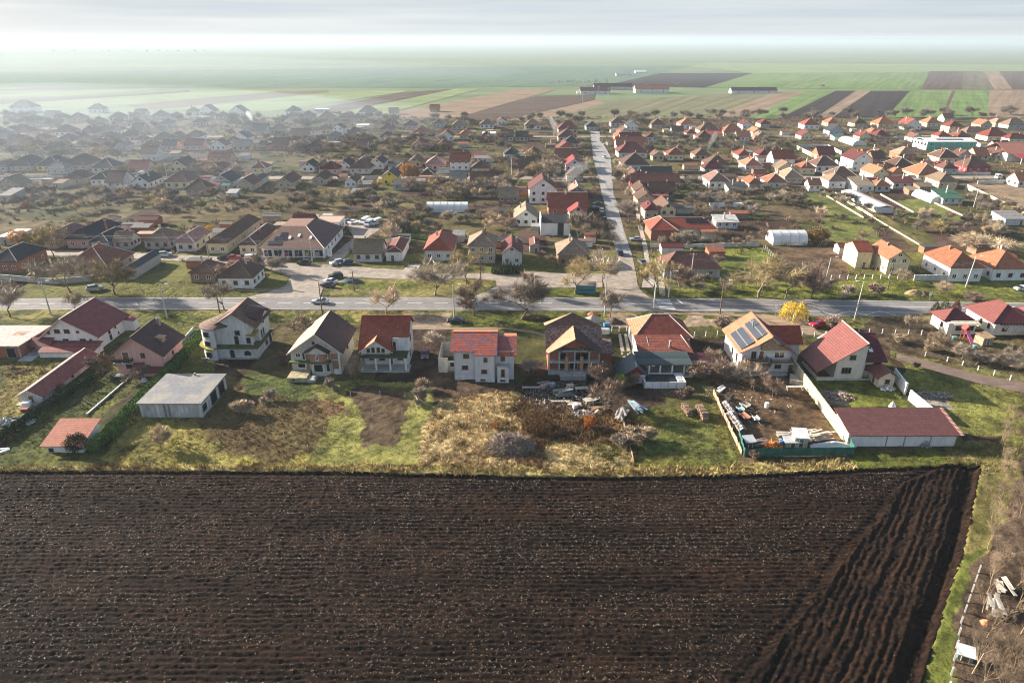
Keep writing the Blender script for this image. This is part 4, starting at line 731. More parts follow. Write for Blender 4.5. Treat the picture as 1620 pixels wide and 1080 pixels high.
def H10():  # grey block house with the mottled red roof
    r = empty('grey_house', (-11.6, 126.2, 0), 'bare grey house with a mottled red and blue tiled roof', 'house'); C = wallmat((.50, .515, .53), .16); TM = tile((.40, .085, .045), .26, .28, .7, (.17, .10, .13))
    m = MB(); m.box(-.2, 4.1, .4, 9.6, 0, 6.7, C); m.box(4.1, 8.0, -.6, 9.6, 0, 6.35, C); m.box(8.0, 12.0, .6, 8.6, 0, 6.0, C); m.prism([(.4, 6.2), (9.6, 6.2), (9.6, 6.6), (5.2, 8.2), (.4, 6.7)], -.2, 0.0, C, 'x'); m.prism([(.4, 6.2), (9.6, 6.2), (9.6, 6.6), (5.2, 8.2), (.4, 6.7)], 7.8, 8.01, C, 'x'); m.build('wall', r)
    m = MB(); m.slab([(-1.0, -.2, 6.55), (4.0, -.2, 6.55), (4.0, 5.2, 8.65), (-1.0, 5.2, 8.65)], .15, TM); m.slab([(4.0, -1.1, 6.2), (8.6, -1.1, 6.2), (8.6, 5.2, 8.65), (4.0, 5.2, 8.65)], .15, TM); m.slab([(-1.0, 5.2, 8.65), (8.6, 5.2, 8.65), (8.6, 10.2, 7.0), (-1.0, 10.2, 7.0)], .15, T_ORANGE); m.box(-1.0, 8.6, 5.1, 5.3, 8.74, 8.88, T_ORANGE); m.build('roof', r)  # back slope in lighter orange: sunlight put into the tile colour
    m = MB(); m.slab([(8.62, -.3, 5.75), (12.6, -.3, 5.75), (12.6, 4.6, 8.0), (8.62, 4.6, 8.0)], .15, TM); m.slab([(8.62, 4.6, 8.0), (12.6, 4.6, 8.0), (12.6, 9.3, 6.6), (8.62, 9.3, 6.6)], .15, T_ORANGE); m.build('side_roof', r); step_part(r, [(8.05, 11.98, .62, 8.5, 6.0, 6.4)], C, 'upper_wall')  # back slope again painted as sunlit
    for u, z in ((2.2, 5.0), (1.9, 2.4)): window(r, 'f', u, z, 1.25, .95, .4, WOODF, 3)
    window(r, 'f', 6.2, 4.6, .8, .95, -.6, WOODF, 1); window(r, 'f', 5.9, 2.0, 1.2, .9, -.6, WOODF, 2); window(r, 'f', 9.7, 4.3, .85, 1.7, .6, WOODF, 1)
    m = MB(); m.box(8.6, 10.9, -.9, .55, 0, 3.6, C); m.box(8.5, 11.0, -1.0, .55, 3.6, 3.72, CONC); m.build('porch', r); window(r, 'f', 9.75, 1.4, .75, 1.7, -.9, WOODF, 1)
    step_part(r, [(4.05, 8.05, -.66, -.58, 0, .95), (-.25, 4.1, .34, .42, 0, 1.0), (8.55, 10.95, -.96, -.88, 0, 1.0)], wallmat((.62, .62, .61), .3), 'plinth')
    for u, y in ((5.6, -.67), (9.7, -.97)): opening(r, 'f', u, .35, 1.0, .35, y)
    gutter_pipe(r, -.28, .3, 6.6); gutter_pipe(r, 8.08, -.66, 6.2)
H10(); LAND.append((-6, 131, 'the grey house with a mottled roof'))
def H10b():
    r = empty('roofless_garage', (-15.6, 130.0, 0), 'small roofless concrete garage against the grey house', 'garage'); C = wallmat((.50, .46, .38), .4)
    m = MB(); m.box(0, 2.0, 0, .25, 0, 3.4, C); m.box(0, .25, .25, 8, 0, 3.4, C); m.box(0, 2.9, 8, 8.25, 0, 3.4, C); m.box(2.0, 3.5, .5, .75, 0, 2.4, C); m.build('wall', r)
    m = MB(); m.box(.25, 3.4, .75, 8, .02, .1, wallmat((.05, .06, .05))); m.build('floor', r); opening(r, 'f', 2.9, 1.2, .8, .9, .5)
H10b(); LAND.append((-14, 134, 'the roofless garage'))
def H11():  # open frame house, bare brick
    r = empty('brick_shell_house', (13, 128.9, 0), 'unfinished brick shell house with an open concrete frame and patterned brown roof', 'house'); BR = brickmat((.36, .12, .06)); TB = tile((.28, .175, .14), .22, .5, .8, (.14, .085, .08)); TB_LIT = tile((.50, .25, .15), .17, .2)  # last tile is a sunlit copy painted on the left roof faces
    m = MB(); m.box(-5.3, 5.3, 1.2, 10.6, 0, 5.3, BR); m.prism([(-5.3, 5.3), (5.3, 5.3), (0, 8.3)], 1.2, 1.5, BR); m.build('wall', r)
    m = MB()
    for u in (-5.35, -3.2, -.02, 3.0, 5.1): m.box(u, u + .28, 0, .28, 0, 5.35, CONC)
    for u in (-1.6, 1.6): m.box(u - .35, u + .35, -.05, .3, .9, 4.2, plain((.40, .24, .12), .7))
    m.box(-5.35, 5.38, -.02, 1.2, 2.75, 3.1, CONC); m.box(-5.35, 5.38, -.02, 1.2, .0, .85, wallmat((.4, .39, .36))); m.box(-2.6, 2.6, .02, .25, 5.35, 5.6, CONC); m.box(-5.35, 5.38, .3, 1.2, 5.2, 5.34, CONC); m.build('frame', r)
    for u, z in ((-2.4, 3.1), (0.7, 3.1), (2.3, 3.1), (-2.4, .9), (0, .9), (2.3, .9)): opening(r, 'f', u, z, 1.5, 1.8, 1.2)
    m = MB(); m.slab([(-6.0, .2, 5.0), (6.0, .2, 5.0), (6.0, 5.2, 8.9), (-6.0, 5.2, 8.9)], .14, TB)
    m.add([(-6.0, 11.2, 7.2), (6.0, 11.2, 7.2), (6.0, 5.2, 9.05), (-6.0, 5.2, 9.05), (0, 7.6, 11.1)], [(3, 2, 4), (2, 1, 4), (1, 0, 4), (0, 3, 4), (0, 1, 2, 3)], T_BROWN); m.add([(-6.02, 11.2, 7.25), (-6.02, 5.2, 9.1), (-.05, 7.58, 11.16)], [(0, 1, 2)], TB_LIT)
    m.slab([(-6.4, -.9, 4.8), (0, -.9, 8.45), (0, 5.2, 9.0), (-5.6, 1.2, 5.6)], .15, TB_LIT); m.slab([(0, -.9, 8.45), (6.4, -.9, 4.8), (5.6, 1.2, 5.6), (0, 5.2, 9.0)], .15, T_DKBROWN); m.build('roof', r)  # front gable slopes: sunlit colour on the left, shade colour on the right
    m = MB(); m.box(5.4, 8.5, 4.5, 10, 0, 2.8, BR); m.slab([(5.35, 3.9, 3.1), (9.0, 3.9, 2.9), (9.0, 10.4, 3.6), (5.35, 10.4, 3.9)], .14, TB); m.build('side_room', r)
    m = MB(); m.box(-3.0, 2.4, -2.6, -.05, 0, .8, CONC); o = m.build('terrace', r); q = MB(); q.box(-3.0, 2.4, -2.66, -2.6, .85, .95, METAL)
    for k in range(16): q.box(-3 + k * .34, -2.94 + k * .34, -2.66, -2.61, .0, .9, METAL)
    q.build('railing', o)
H11(); LAND.append((13, 134, 'the brick shell house'))
def H12():
    r = empty('hip_roof_house', (33.3, 133, 0), 'white house with a red hipped roof stepping down towards the garden', 'house'); W = WHITE
    m = MB(); m.box(-5.6, 6.4, 6.6, 16.2, 0, 4.0, W); m.box(-5.6, 5.4, .7, 6.6, 0, 3.1, W); m.build('wall', r)
    m = MB(); roof_hip(m, -6.2, 7.0, 6.0, 16.8, 3.95, 7.3, (-1.4, 11.8), (2.4, 11.8), tile((.22, .058, .04), .28, .42), .16, PALE_TRIM); m.add([(-6.21, 6.0, 4.12), (-6.21, 16.8, 4.12), (-1.41, 11.8, 7.5)], [(0, 1, 2)], T_ORANGE); m.build('roof', r)  # left hip face overlaid in orange, painting the sun on it
    m = MB(); vs = [(-6.2, .1, 3.0), (5.8, .1, 3.0), (4.2, 6.2, 4.6), (-6.2, 6.2, 4.6), (6.2, 6.2, 3.2)]; m.add(vs + [(x, y, z + .15) for x, y, z in vs], [(5, 6, 7, 8), (6, 9, 7), (0, 1, 6, 5), (1, 4, 9, 6), (0, 3, 2, 4, 1), (0, 5, 8, 3)], tile((.24, .075, .05), .24, .45)); m.tube(vs[1], (4.2, 6.2, 4.75), .12, .12, PALE_TRIM, 5); m.build('lower_roof', r)
    chimney(r, 1.0, 2.0, 3.2, 5.0, wallmat((.4, .3, .25)), .22); m = MB(); m.tube((-3.5, 1, 3.3), (-3.5, 5.4, 4.6), .05, .05, METAL, 5); m.build('pipe', r)
    m = MB(); m.slab([(-7.2, -5.7, 3.0), (4.2, -5.7, 3.0), (4.2, .2, 3.4), (-7.2, .2, 3.4)], .12, tile((.05, .068, .072), .3, .15, .7)); m.build('veranda_roof', r)
    for u in (-4.7, -2.4, .1, 2.6, 3.9): step_part(r, [(u - .15, u + .15, -5.3, -5.0, 0, 3.0)], WHITE, 'pillar')
    step_part(r, [(-6.0, 4.4, -5.6, .6, 0, .5)], CONC, 'terrace'); 
    for u in (-3.4, .2): window(r, 'f', u, 1.3, 1.5, 1.2, .7, WOODF, 2)
    for y in (9, 13): window(r, 'l', y, 1.4, 1.1, 1.4, -5.6, PVC, 2)
    m = MB(); m.box(4.6, 8.6, -4.0, .5, 0, 1.7, WHITE); m.build('side_room', r); m = MB(); m.slab([(4.3, -4.5, 1.75), (9.3, -4.5, 1.75), (8.9, .6, 2.9), (4.3, .6, 2.9)], .13, tile((.075, .025, .035), .19, .2)); m.build('side_roof', r)
    return r
H12(); LAND.append((34, 140, 'the red hipped roof house'))
def H12b():
    r = empty('teal_shed', (25.3, 125.1, 0), 'small white shed with a teal gabled roof and dark red gable', 'shed')
    m = MB(); m.box(-1.9, 2.1, 0, 6.0, 0, 1.9, WHITE); m.build('wall', r); m = MB(); m.prism([(-1.9, 1.91), (2.1, 1.91), (.1, 3.7)], .02, .2, plain((.28, .02, .02), .6)); m.build('gable', r)
    m = MB(); roof_gy(m, -3.4, 1.2, 3.0, 1.3, .1, 3.85, -.5, 6.4, T_TEAL, .12); m.build('roof', r)
H12b(); LAND.append((25, 128, 'the teal roofed shed'))
def H12c():
    r = empty('swimming_pool', (31, 122.6, 0), 'raised white walled pool under a dark cover with a ladder', 'pool')
    m = MB(); m.box(-4.2, 4.2, 0, .25, 0, 1.5, WHITE); m.box(-4.2, -3.9, .25, 4.2, 0, 1.5, WHITE); m.box(3.9, 4.2, .25, 4.2, 0, 1.5, WHITE); m.box(-3.9, 3.9, 3.95, 4.2, 0, 1.5, WHITE); m.build('wall', r)
    m = MB(); m.box(-3.6, 2.5, .26, 3.9, 1.3, 1.42, plain((.012, .014, .016), .5)); m.build('cover', r); m = MB(); m.box(2.55, 3.85, .26, 3.9, 1.2, 1.4, wallmat((.5, .5, .5))); m.build('deck', r)
    for k in range(6): step_part(r, [(-4.2 + k * 1.62, -4.14 + k * 1.62, -.06, 0, 0, 1.6)], METAL, 'post')
    step_part(r, [(-4.2, 4.2, -.05, -.01, 1.52, 1.58)], METAL, 'railing')
    for k in range(4): step_part(r, [(2.7, 3.7, .6 + k * .7, .8 + k * .7, 1.42, 1.6)], PVC, 'step')
H12c(); LAND.append((31, 124, 'the covered pool'))
def H13():  # house with the solar roof
    r = empty('solar_house', (53.4, 130.0, 0), 'white two storey house with an orange gabled roof carrying solar panels', 'house'); W = wallmat((.56, .55, .53), .25)
    m = MB(); m.prism([(-5.0, 0), (5.2, 0), (5.2, 5.0), (.3, 8.6), (-5.0, 4.9)], 0, 12, W); m.build('wall', r)
    TO = tile((.43, .17, .09), .28, .3); m = MB(); m.slab([(-5.75, -.2, 4.45), (-2.2, -1.0, 6.7), (.3, -1.5, 8.75), (.3, 12.8, 8.75), (-5.75, 12.8, 4.45)], .15, TO); m.slab([(.3, -1.5, 8.75), (6.0, -1.3, 4.5), (6.0, 12.8, 4.5), (.3, 12.8, 8.75)], .15, T_MAROON); m.tube((.3, -1.5, 8.92), (.3, 12.8, 8.92), .13, .13, TO, 6); rf = m.build('roof', r)  # sun and shade painted in: orange left slope, maroon right slope
    PAN = plain((.045, .048, .062), .4, .1, .5, 0, .35, key='solar_cell')
    PANL = plain((.09, .09, .10), .5, .1, 1); sl_ = (8.75 - 4.45) / 6.05
    for i, (xa, xb) in enumerate(((-5.2, -3.95), (-3.9, -2.65), (-2.2, -1.0), (-.95, .0))):
        za, zb = 4.45 + (xa + 5.75) * sl_ + .22, 4.45 + (xb + 5.75) * sl_ + .22; y0 = .6 if i < 2 else .9; y1 = 8.8 if i < 2 else 9.2
        q = MB(); q.slab([(xa, y0, za), (xb, y0, zb), (xb, y1, zb), (xa, y1, za)], .05, PAN)
        for k in range(7): y = y0 + (y1 - y0) * k / 6; q.slab([(xa, y - .02, za + .052), (xb, y - .02, zb + .052), (xb, y + .02, zb + .052), (xa, y + .02, za + .052)], .01, PANL)
        for x_, z_ in ((xa, za), (xb - .05, zb - .04)): q.slab([(x_, y0, z_ + .052), (x_ + .05, y0, z_ + .09), (x_ + .05, y1, z_ + .09), (x_, y1, z_ + .052)], .01, METAL)
        q.build('solar_panel', r)
    m = MB(); m.box(3, 9, 5.0, 10.2, 0, 4.9, W); m.prism([(5, 4.9), (10.2, 4.9), (7.6, 7.3)], 4, 9, W, 'x'); m.build('wing_wall', r); m = MB(); roof_gx(m, 4.3, 4.5, 10.9, 4.5, 7.6, 7.5, 1.8, 9.5, T_RED, .14); m.build('wing_roof', r)
    balcony(r, -4.6, .2, -1.3, 0, 3.0, plain((.10, .045, .028), .6), CONC, .95, 9); balcony(r, 1.0, 5.6, -1.3, 0, 2.7, plain((.12, .075, .045), .6), CONC, .85, 9)
    m = MB(); m.box(-1.3, 4.6, -.5, -.02, 5.35, 6.4, plain((.28, .19, .12), .7, .4, 2)); m.prism([(-1.6, 6.4), (2.2, 6.4), (.3, 8.1)], -.5, -.02, plain((.28, .19, .12), .7, .4, 2)); m.build('gable_cladding', r)
    window(r, 'f', 2.8, 3.4, 2.1, 1.5, 0, PVC, 2); window(r, 'f', -2.6, 3.3, 1.0, 1.6, 0, WOODF, 2); door(r, 'f', -1.0, 3.1, .9, 1.9, 0); window(r, 'f', -3.2, .9, 1.3, 1.4, 0, PVC, 2); window(r, 'f', 2.9, 1.0, 1.4, 1.3, 0, WOODF, 2); door(r, 'f', .4, .3, 1, 2, 0, plain((.15, .1, .18), .7))
    for y in (3.0, 6.0): window(r, 'l', y, 1.5, .9, 1.7, -5.0, WOODF, 1)
    door(r, 'l', 1.0, 0, .9, 2.3, -5.0); chimney(r, -1.2, 6.5, 7.2, 9.0, METAL, .12)
    step_part(r, [(-5.3, 4.6, -1.7, -.03, 0, .3)], CONC, 'terrace')
H13(); LAND.append((54, 136, 'the solar panel house'))
def H14():  # big red roof, its lit and shaded slopes painted in two tile colours
    r = empty('steep_roof_house', (70, 126.5, 0), 'pale house with a huge asymmetric red metal roof and roof window', 'house'); W = wallmat((.56, .52, .44), .22)
    m = MB(); m.prism([(-3.2, 0), (2.6, 0), (2.6, 7.3), (1.8, 8.4), (-3.2, 5.0)], 0, 10.5, W); m.box(2.6, 6.9, 1.2, 9.5, 0, 3.9, W); m.prism([(1.2, 3.9), (9.5, 3.9), (7.2, 7.2)], 6.6, 6.9, W, 'x'); m.build('wall', r)
    m = MB(); m.slab([(-7.4, -1.0, 2.15), (2.0, -1.0, 8.55), (2.0, 11.3, 8.55), (-7.4, 8.3, 2.15)], .16, T_REDMETAL_LIT); m.slab([(2.0, -1.0, 8.55), (3.1, -1.0, 7.5), (3.1, 11.3, 7.5), (2.0, 11.3, 8.55)], .16, T_REDMETAL_SHADE); m.tube((2.0, -1.05, 8.75), (2.0, 11.3, 8.75), .12, .12, plain((.7, .42, .34), .5), 6); m.build('roof', r)
    m = MB(); m.slab([(1.9, .3, 3.9), (7.5, .3, 3.9), (7.5, 7.4, 7.35), (2.6, 7.4, 7.35)], .155, T_REDMETAL_SHADE); m.slab([(2.6, 7.4, 7.35), (7.5, 7.4, 7.35), (7.5, 10.2, 5.2), (2.6, 10.2, 5.2)], .15, T_REDMETAL_SHADE); m.box(2.6, 7.5, 7.3, 7.5, 7.45, 7.6, T_REDMETAL_LIT); s = m.build('side_roof', r)
    q = MB(); q.slab([(4.5, 2.6, 5.25), (5.3, 2.6, 5.25), (5.3, 3.9, 5.88), (4.5, 3.9, 5.88)], .08, PVC); q.slab([(4.62, 2.75, 5.37), (5.18, 2.75, 5.37), (5.18, 3.75, 5.86), (4.62, 3.75, 5.86)], .03, glassmat()); q.build('roof_window', s)
    window(r, 'f', -.1, 4.7, 1.3, 1.0, 0, WOODF, 2); window(r, 'f', -.9, 1.6, 2.0, 1.3, 0, WOODF, 3); window(r, 'f', 4.4, 1.7, 1.8, 1.3, 1.2, WOODF, 3)
    m = MB(); m.box(4.4, 7.5, -3.3, 1.15, 0, 2.4, wallmat((.58, .50, .38), .2)); m.prism([(4.4, 2.41), (7.5, 2.41), (6.0, 3.5)], -3.3, 1.15, wallmat((.58, .50, .38), .2)); m.build('porch', r)
    m = MB(); m.slab([(3.6, -3.9, 2.15), (6.0, -3.9, 3.75), (6.0, 1.4, 3.75), (3.6, 1.4, 2.15)], .13, T_REDMETAL_LIT); m.slab([(6.0, -3.9, 3.75), (8.2, -3.9, 2.2), (8.2, 1.4, 2.2), (6.0, 1.4, 3.75)], .13, T_REDMETAL_SHADE); m.build('porch_roof', r)
    window(r, 'f', 6.1, .9, .95, .95, -3.3, WOODF, 1); door(r, 'l', -1.3, 0, .9, 2.0, 4.4)
    m = MB(); m.box(-6.5, -3.25, -.2, .05, 0, .75, W); m.box(-6.75, -6.5, -.2, 7.8, 0, .75, W); m.build('low_wall', r); step_part(r, [(-6.45, -3.22, .1, 7.8, .0, .2)], plain((.2, .06, .04), .8), 'terrace')
    for y in (.3, 7.3): step_part(r, [(-6.7, -6.5, y, y + .2, .76, 2.25)], WOODF, 'post')
    step_part(r, [(-3.3, 6.95, -.12, -.02, 0, .45)], CONC, 'plinth'); window(r, 'r', 5, 1.3, 1.3, 1.2, 6.9, WOODF, 2)
H14(); LAND.append((71, 131, 'the pale house with the huge red metal roof'))
def H15():
    r = empty('long_garage', (68, 101.3, 0), 'long white garage block with a dark red sloping roof at the corner of the field', 'garage')
    m = MB(); m.prism([(0, 0), (6.3, 0), (6.3, 3.6), (0, 2.4)], -9.2, 9.1, WHITE, 'x'); m.build('wall', r)
    TM = tile((.135, .056, .052), .1, .3, .6); m = MB(); m.slab([(-9.7, -.5, 2.35), (9.7, -.5, 2.35), (9.7, 6.9, 3.75), (-9.7, 6.9, 3.75)], .12, TM); rf = m.build('roof', r)
    q = MB()
    for k in range(22): q.box(9.35, 9.85, -.5 + k * .33, -.34 + k * .33, 2.52 + k * .0625, 2.62 + k * .0625, plain((.6, .35, .3), .6))
    q.build('edge_tiles', rf)
    for u in (2.2, 7.0): step_part(r, [(u - 2.0, u + 2.0, -.05, .02, .05, 2.1)], wallmat((.68, .68, .67), .2), 'garage_door')
    for u in (-3.0, .1, 4.6, 9.0): step_part(r, [(u - .06, u + .06, -.08, .02, 0, 2.3)], METAL, 'downpipe')
H15(); LAND.append((68, 104, 'the long white garage'))
def H17():
    r = empty('small_house', (107.4, 150.4, 0), 'small pale house with a red pyramid roof beside the main road', 'house'); W = wallmat((.72, .68, .58), .15)
    m = MB(); m.box(-3.2, 3.4, 0, 7, 0, 2.9, W); m.build('wall', r); m = MB(); roof_hip(m, -3.9, 4.0, 1.0, 7.6, 2.85, 5.0, (-.3, 4.2), (.3, 4.2), T_REDMETAL_SHADE, .14); m.add([(-3.91, 1.0, 3.0), (-3.91, 7.6, 3.0), (-.31, 4.2, 5.16)], [(0, 1, 2)], T_REDMETAL_LIT); m.build('roof', r)  # left hip face recoloured as sunlit, the other faces keep the shade tone
    m = MB(); m.slab([(-2.2, -.6, 2.6), (4.2, -.6, 2.6), (4.2, 1.2, 3.0), (-2.2, 1.2, 3.0)], .1, wallmat((.5, .44, .34))); m.build('porch_roof', r); window(r, 'f', -.6, 1.1, 1.5, 1.1, 0, WOODF, 2); window(r, 'f', 2.2, 1.1, 1.5, 1.1, 0, WOODF, 2); window(r, 'l', 2.5, 1.1, 1.0, 1.2, -3.2, WOODF, 1)
H17(); LAND.append((107, 154, 'the small pyramid roofed house'))
def H18():
    r = empty('large_bungalow', (121.6, 150.0, 0), 'large bungalow with a many sided red hipped roof at the right edge', 'house'); W = wallmat((.74, .70, .6), .15)
    m = MB(); m.box(-6.6, 9, 0, 11, 0, 3.0, W); m.build('wall', r); m = MB(); roof_hip(m, -7.4, 2.6, -.3, 11.6, 2.95, 5.9, (-1.6, 4.6), (-1.6, 8.2), T_REDMETAL_SHADE, .14); m.add([(-7.41, -.3, 3.1), (-7.41, 11.6, 3.1), (-1.61, 8.2, 6.06), (-1.61, 4.6, 6.06)], [(0, 1, 2, 3)], T_REDMETAL_LIT); m.build('roof', r)  # sun side of both hips painted with the brighter red tile
    m = MB(); roof_hip(m, 1.0, 10, -2.2, 9, 2.96, 5.6, (4.0, 1.8), (4.0, 5), T_REDMETAL_SHADE, .14); m.add([(.99, -2.2, 3.12), (.99, 9, 3.12), (3.99, 5, 5.78), (3.99, 1.8, 5.78)], [(0, 1, 2, 3)], T_REDMETAL_LIT); m.build('wing_roof', r)
    for y in (2, 5): window(r, 'l', y, 1.0, .9, 1.4, -6.6, WOODF, 1)
    m = MB()
    for k in range(9): m.slab([(-5.6 + k * .75, -3.4, 2.2), (-5.2 + k * .75, -3.4, 2.2), (-5.2 + k * .75, -.1, 2.8), (-5.6 + k * .75, -.1, 2.8)], .08, plain((.06, .06, .07), .4))
    m.build('pergola', r); window(r, 'f', -4, 1, 1.4, 1.3, 0, WOODF, 2); step_part(r, [(1.4, 9, -1.9, -.02, 0, 2.9)], W, 'wing_wall')
H18(); LAND.append((122, 156, 'the large red bungalow'))
def H19():
    r = empty('garden_shed', (123.0, 140.5, 0), 'cream shed with a red sloping roof below the large bungalow', 'shed')
    m = MB(); m.box(-1.6, 5, 0, 6, 0, 2.6, wallmat((.66, .58, .4), .2)); m.build('wall', r); m = MB(); m.slab([(-2.2, -.5, 2.5), (5.5, -.5, 2.5), (5.5, 6.5, 3.6), (-2.2, 6.5, 3.6)], .13, T_RED); m.build('roof', r); door(r, 'l', 2, 0, .9, 1.9, -1.6)
H19()
# ------------------------------------------------------------------ the rest of the village
ROOFC = dict(red=(.27, .065, .038), orange=(.43, .165, .085), brown=(.15, .08, .055), maroon=(.16, .038, .036), slate=(.055, .056, .06), tan=(.32, .22, .15), rust=(.29, .105, .06), oldtan=(.27, .21, .14),
             moss=(.17, .13, .075), oldred=(.19, .085, .065), purple=(.11, .06, .075), white=(.66, .63, .6), grey=(.25, .24, .23), pinkish=(.36, .2, .16), crimson=(.34, .05, .05), green=(.05, .14, .09), blue=(.06, .10, .16))
WALLC = dict(white=(.72, .71, .68), cream=(.68, .57, .36), grey=(.40, .39, .37), tan=(.46, .37, .27), pink=(.58, .36, .31), brick=(.30, .125, .08), yellow=(.72, .54, .10), crimson=(.36, .05, .06), bluegrey=(.30, .36, .42), lightgrey=(.55, .54, .52), brownish=(.24, .16, .11))
ROOFWORD = dict(oldtan='weathered tan', moss='mossy', oldred='faded red', white='pale', purple='dark purple', pinkish='pinkish')
WALLWORD = dict(bluegrey='blue grey', lightgrey='light grey', brownish='brown')
FORM = dict(gy='gabled', gx='gabled', hy='half hipped', hx='hipped', fl='flat', mo='sloping')
ORD = 'first second third fourth fifth sixth seventh eighth ninth tenth eleventh twelfth thirteenth fourteenth fifteenth sixteenth seventeenth eighteenth nineteenth twentieth'.split()
PLACED = []
WINM = {}
def small_window(root, face, u, z, w, h, off, frame):
    k = (w, h, frame.name, frame.as_pointer())
    if k not in WINM:
        m = MB(); fr = .09; m.box(-w / 2 + fr, w / 2 - fr, -.01, .03, fr, h - fr, glassmat()); m.box(-.05, .05, -.03, .03, fr, h - fr, frame)
        for a in ((-w / 2, -w / 2 + fr, 0, h), (w / 2 - fr, w / 2, 0, h), (-w / 2 + fr, w / 2 - fr, 0, fr), (-w / 2 + fr, w / 2 - fr, h - fr, h)): m.box(a[0], a[1], -.05, .03, a[2], a[3], frame)
        o = m.build('window'); WINM[k] = o.data; bpy.data.objects.remove(o)
    o = link('window', WINM[k], root)
    if face == 'f': o.location = (u, off, z)
    else: o.location = (off, u, z); o.rotation_euler = (0, 0, math.pi / 2 if face == 'r' else -math.pi / 2)
def house(X, Y, w, d, h, rt, roof, wall, rnd, rise=None, far=False, extra=None):
    shed = w < 5.2 or h < 2.5; name = 'shed' if shed else 'house'
    r = empty(name, (X + w / 2, Y, 0), '', name); a, b = -w / 2, w / 2
    wm = (brickmat() if wall == 'brick' else wallmat(WALLC[wall], .3)); c = ROOFC[roof]; q = rnd.choice((.62, .78, .95)); rm = tile(tuple(round(v * q, 3) for v in c), .2, .4)
    ov = .45 if not shed else .25; span = w if rt in ('gy', 'hy') else d; rise = rise or (span * (.36 if not shed else .22)) ; zt = h + rise; s = rise / (span / 2)
    trim = rnd.choice((None, None, PALE_TRIM)) if not far else None
    m = MB()
    if rt in ('gy', 'hy'): m.prism([(a, 0), (b, 0), (b, h), (0, zt - .04), (a, h)] if rt == 'gy' else [(a, 0), (b, 0), (b, h), (a, h)], 0, d, wm)
    elif rt == 'gx': m.prism([(0, 0), (d, 0), (d, h), (d / 2, zt - .04), (0, h)], a, b, wm, 'x')
    elif rt == 'mo': m.prism([(0, 0), (d, 0), (d, h + rise * .5), (0, h)], a, b, wm, 'x')
    else: m.box(a, b, 0, d, 0, h, wm)
    m.build('wall', r); m = MB()
    if rt == 'gy': roof_gy(m, a - ov, h - ov * s + .02, b + ov, h - ov * s + .02, 0, zt + .02, -ov, d + ov, rm, .13, trim)
    elif rt == 'gx': roof_gx(m, -ov, h - ov * s + .02, d + ov, h - ov * s + .02, d / 2, zt + .02, a - ov, b + ov, rm, .13, trim)
    elif rt == 'hy': roof_hip(m, a - ov, b + ov, -ov, d + ov, h - .02, zt, (0, min(w * .42, d * .45)), (0, d - min(w * .3, d * .3)), rm, .14, trim)
    elif rt == 'hx':
        if w >= d: roof_hip(m, a - ov, b + ov, -ov, d + ov, h - .02, zt, (a + d * .42, d / 2), (b - d * .42, d / 2), rm, .14, trim)
        else: roof_hip(m, a - ov, b + ov, -ov, d + ov, h - .02, h + w * .36, (0, w * .45), (0, d - w * .45), rm, .14, trim)
    elif rt == 'mo': m.slab([(a - ov, -ov, h - .1), (b + ov, -ov, h - .1), (b + ov, d + ov, h + rise * .5 + .15), (a - ov, d + ov, h + rise * .5 + .15)], .1, rm)
    else: m.box(a - .2, b + .2, -.2, d + .2, h + .002, h + .25, plain(c, .8, .25, .6))
    m.build('roof', r)
    fr = rnd.choice((PVC, PVC, WOODF))
    if not shed:
        n = 2 if w < 8 else 3; fl = 2 if h > 4.6 else 1
        for L in range(fl):
            for k in range(n): small_window(r, 'f', a + w * (k + .5) / n, 1.0 + 2.7 * L, 1.2, 1.3, 0, fr)
        if rt == 'gy' and rise > 2 and not far: small_window(r, 'f', 0, h + rise * .25, 1.2, 1.0, 0, fr)
        sd = 'r' if X < 0 else 'l'; nn = 2 if far else 3
        for k in range(nn): small_window(r, sd, d * (k + .5) / nn, 1.0 + (2.7 if fl == 2 and k % 2 else 0), 1.1, 1.2, b if sd == 'r' else a, fr)
        cx = rnd.uniform(-.25, .25) * w; cy = d * rnd.uniform(.4, .65); top = zt if rt != 'fl' else h + .3
        if rt != 'fl': chimney(r, cx, cy, top - rise * .7, top + .6, brickmat() if rnd.random() < .5 else wallmat((.5, .45, .4)), .26)
    elif not far: door(r, 'f', rnd.uniform(-.2, .2) * w, 0, .9, min(1.9, h - .2), 0)
    if not shed and rt in ('gy', 'hy', 'hx', 'gx') and rnd.random() < .5 and extra is None:
        sd_ = rnd.choice((-1, 1)); ww = rnd.uniform(2.4, 4.2); x0 = b if sd_ > 0 else a - ww; y0 = d * rnd.uniform(.25, .5); hh = h * rnd.uniform(.68, .85); wd = d * rnd.uniform(.35, .5)
        rc2 = (X + w / 2 + x0 - .2, X + w / 2 + x0 + ww + .2, Y + y0, Y + y0 + wd)
        if not any(overlap(rc2, q) for q in PLACED):
            PLACED.append(rc2); m = MB(); m.box(x0, x0 + ww, y0, y0 + wd, 0, hh, wm); m.build('side_wall', r); m = MB(); z1, z2 = (hh + ww * .28, hh) if sd_ > 0 else (hh, hh + ww * .28)
            c2 = ROOFC[rnd.choice((roof, roof, 'oldtan', 'grey', 'brown'))]; m.slab([(x0 - .2 * (sd_ < 0), y0 - .3, z1 + .02), (x0 + ww + .2 * (sd_ > 0), y0 - .3, z2 + .02), (x0 + ww + .2 * (sd_ > 0), y0 + wd + .3, z2 + .02), (x0 - .2 * (sd_ < 0), y0 + wd + .3, z1 + .02)], .12, tile(c2, .2, .4)); m.build('side_roof', r)
    r['_sz'] = w; r['_look'] = (WALLWORD.get(wall, wall), ROOFWORD.get(roof, roof), FORM[rt], name)
    return r
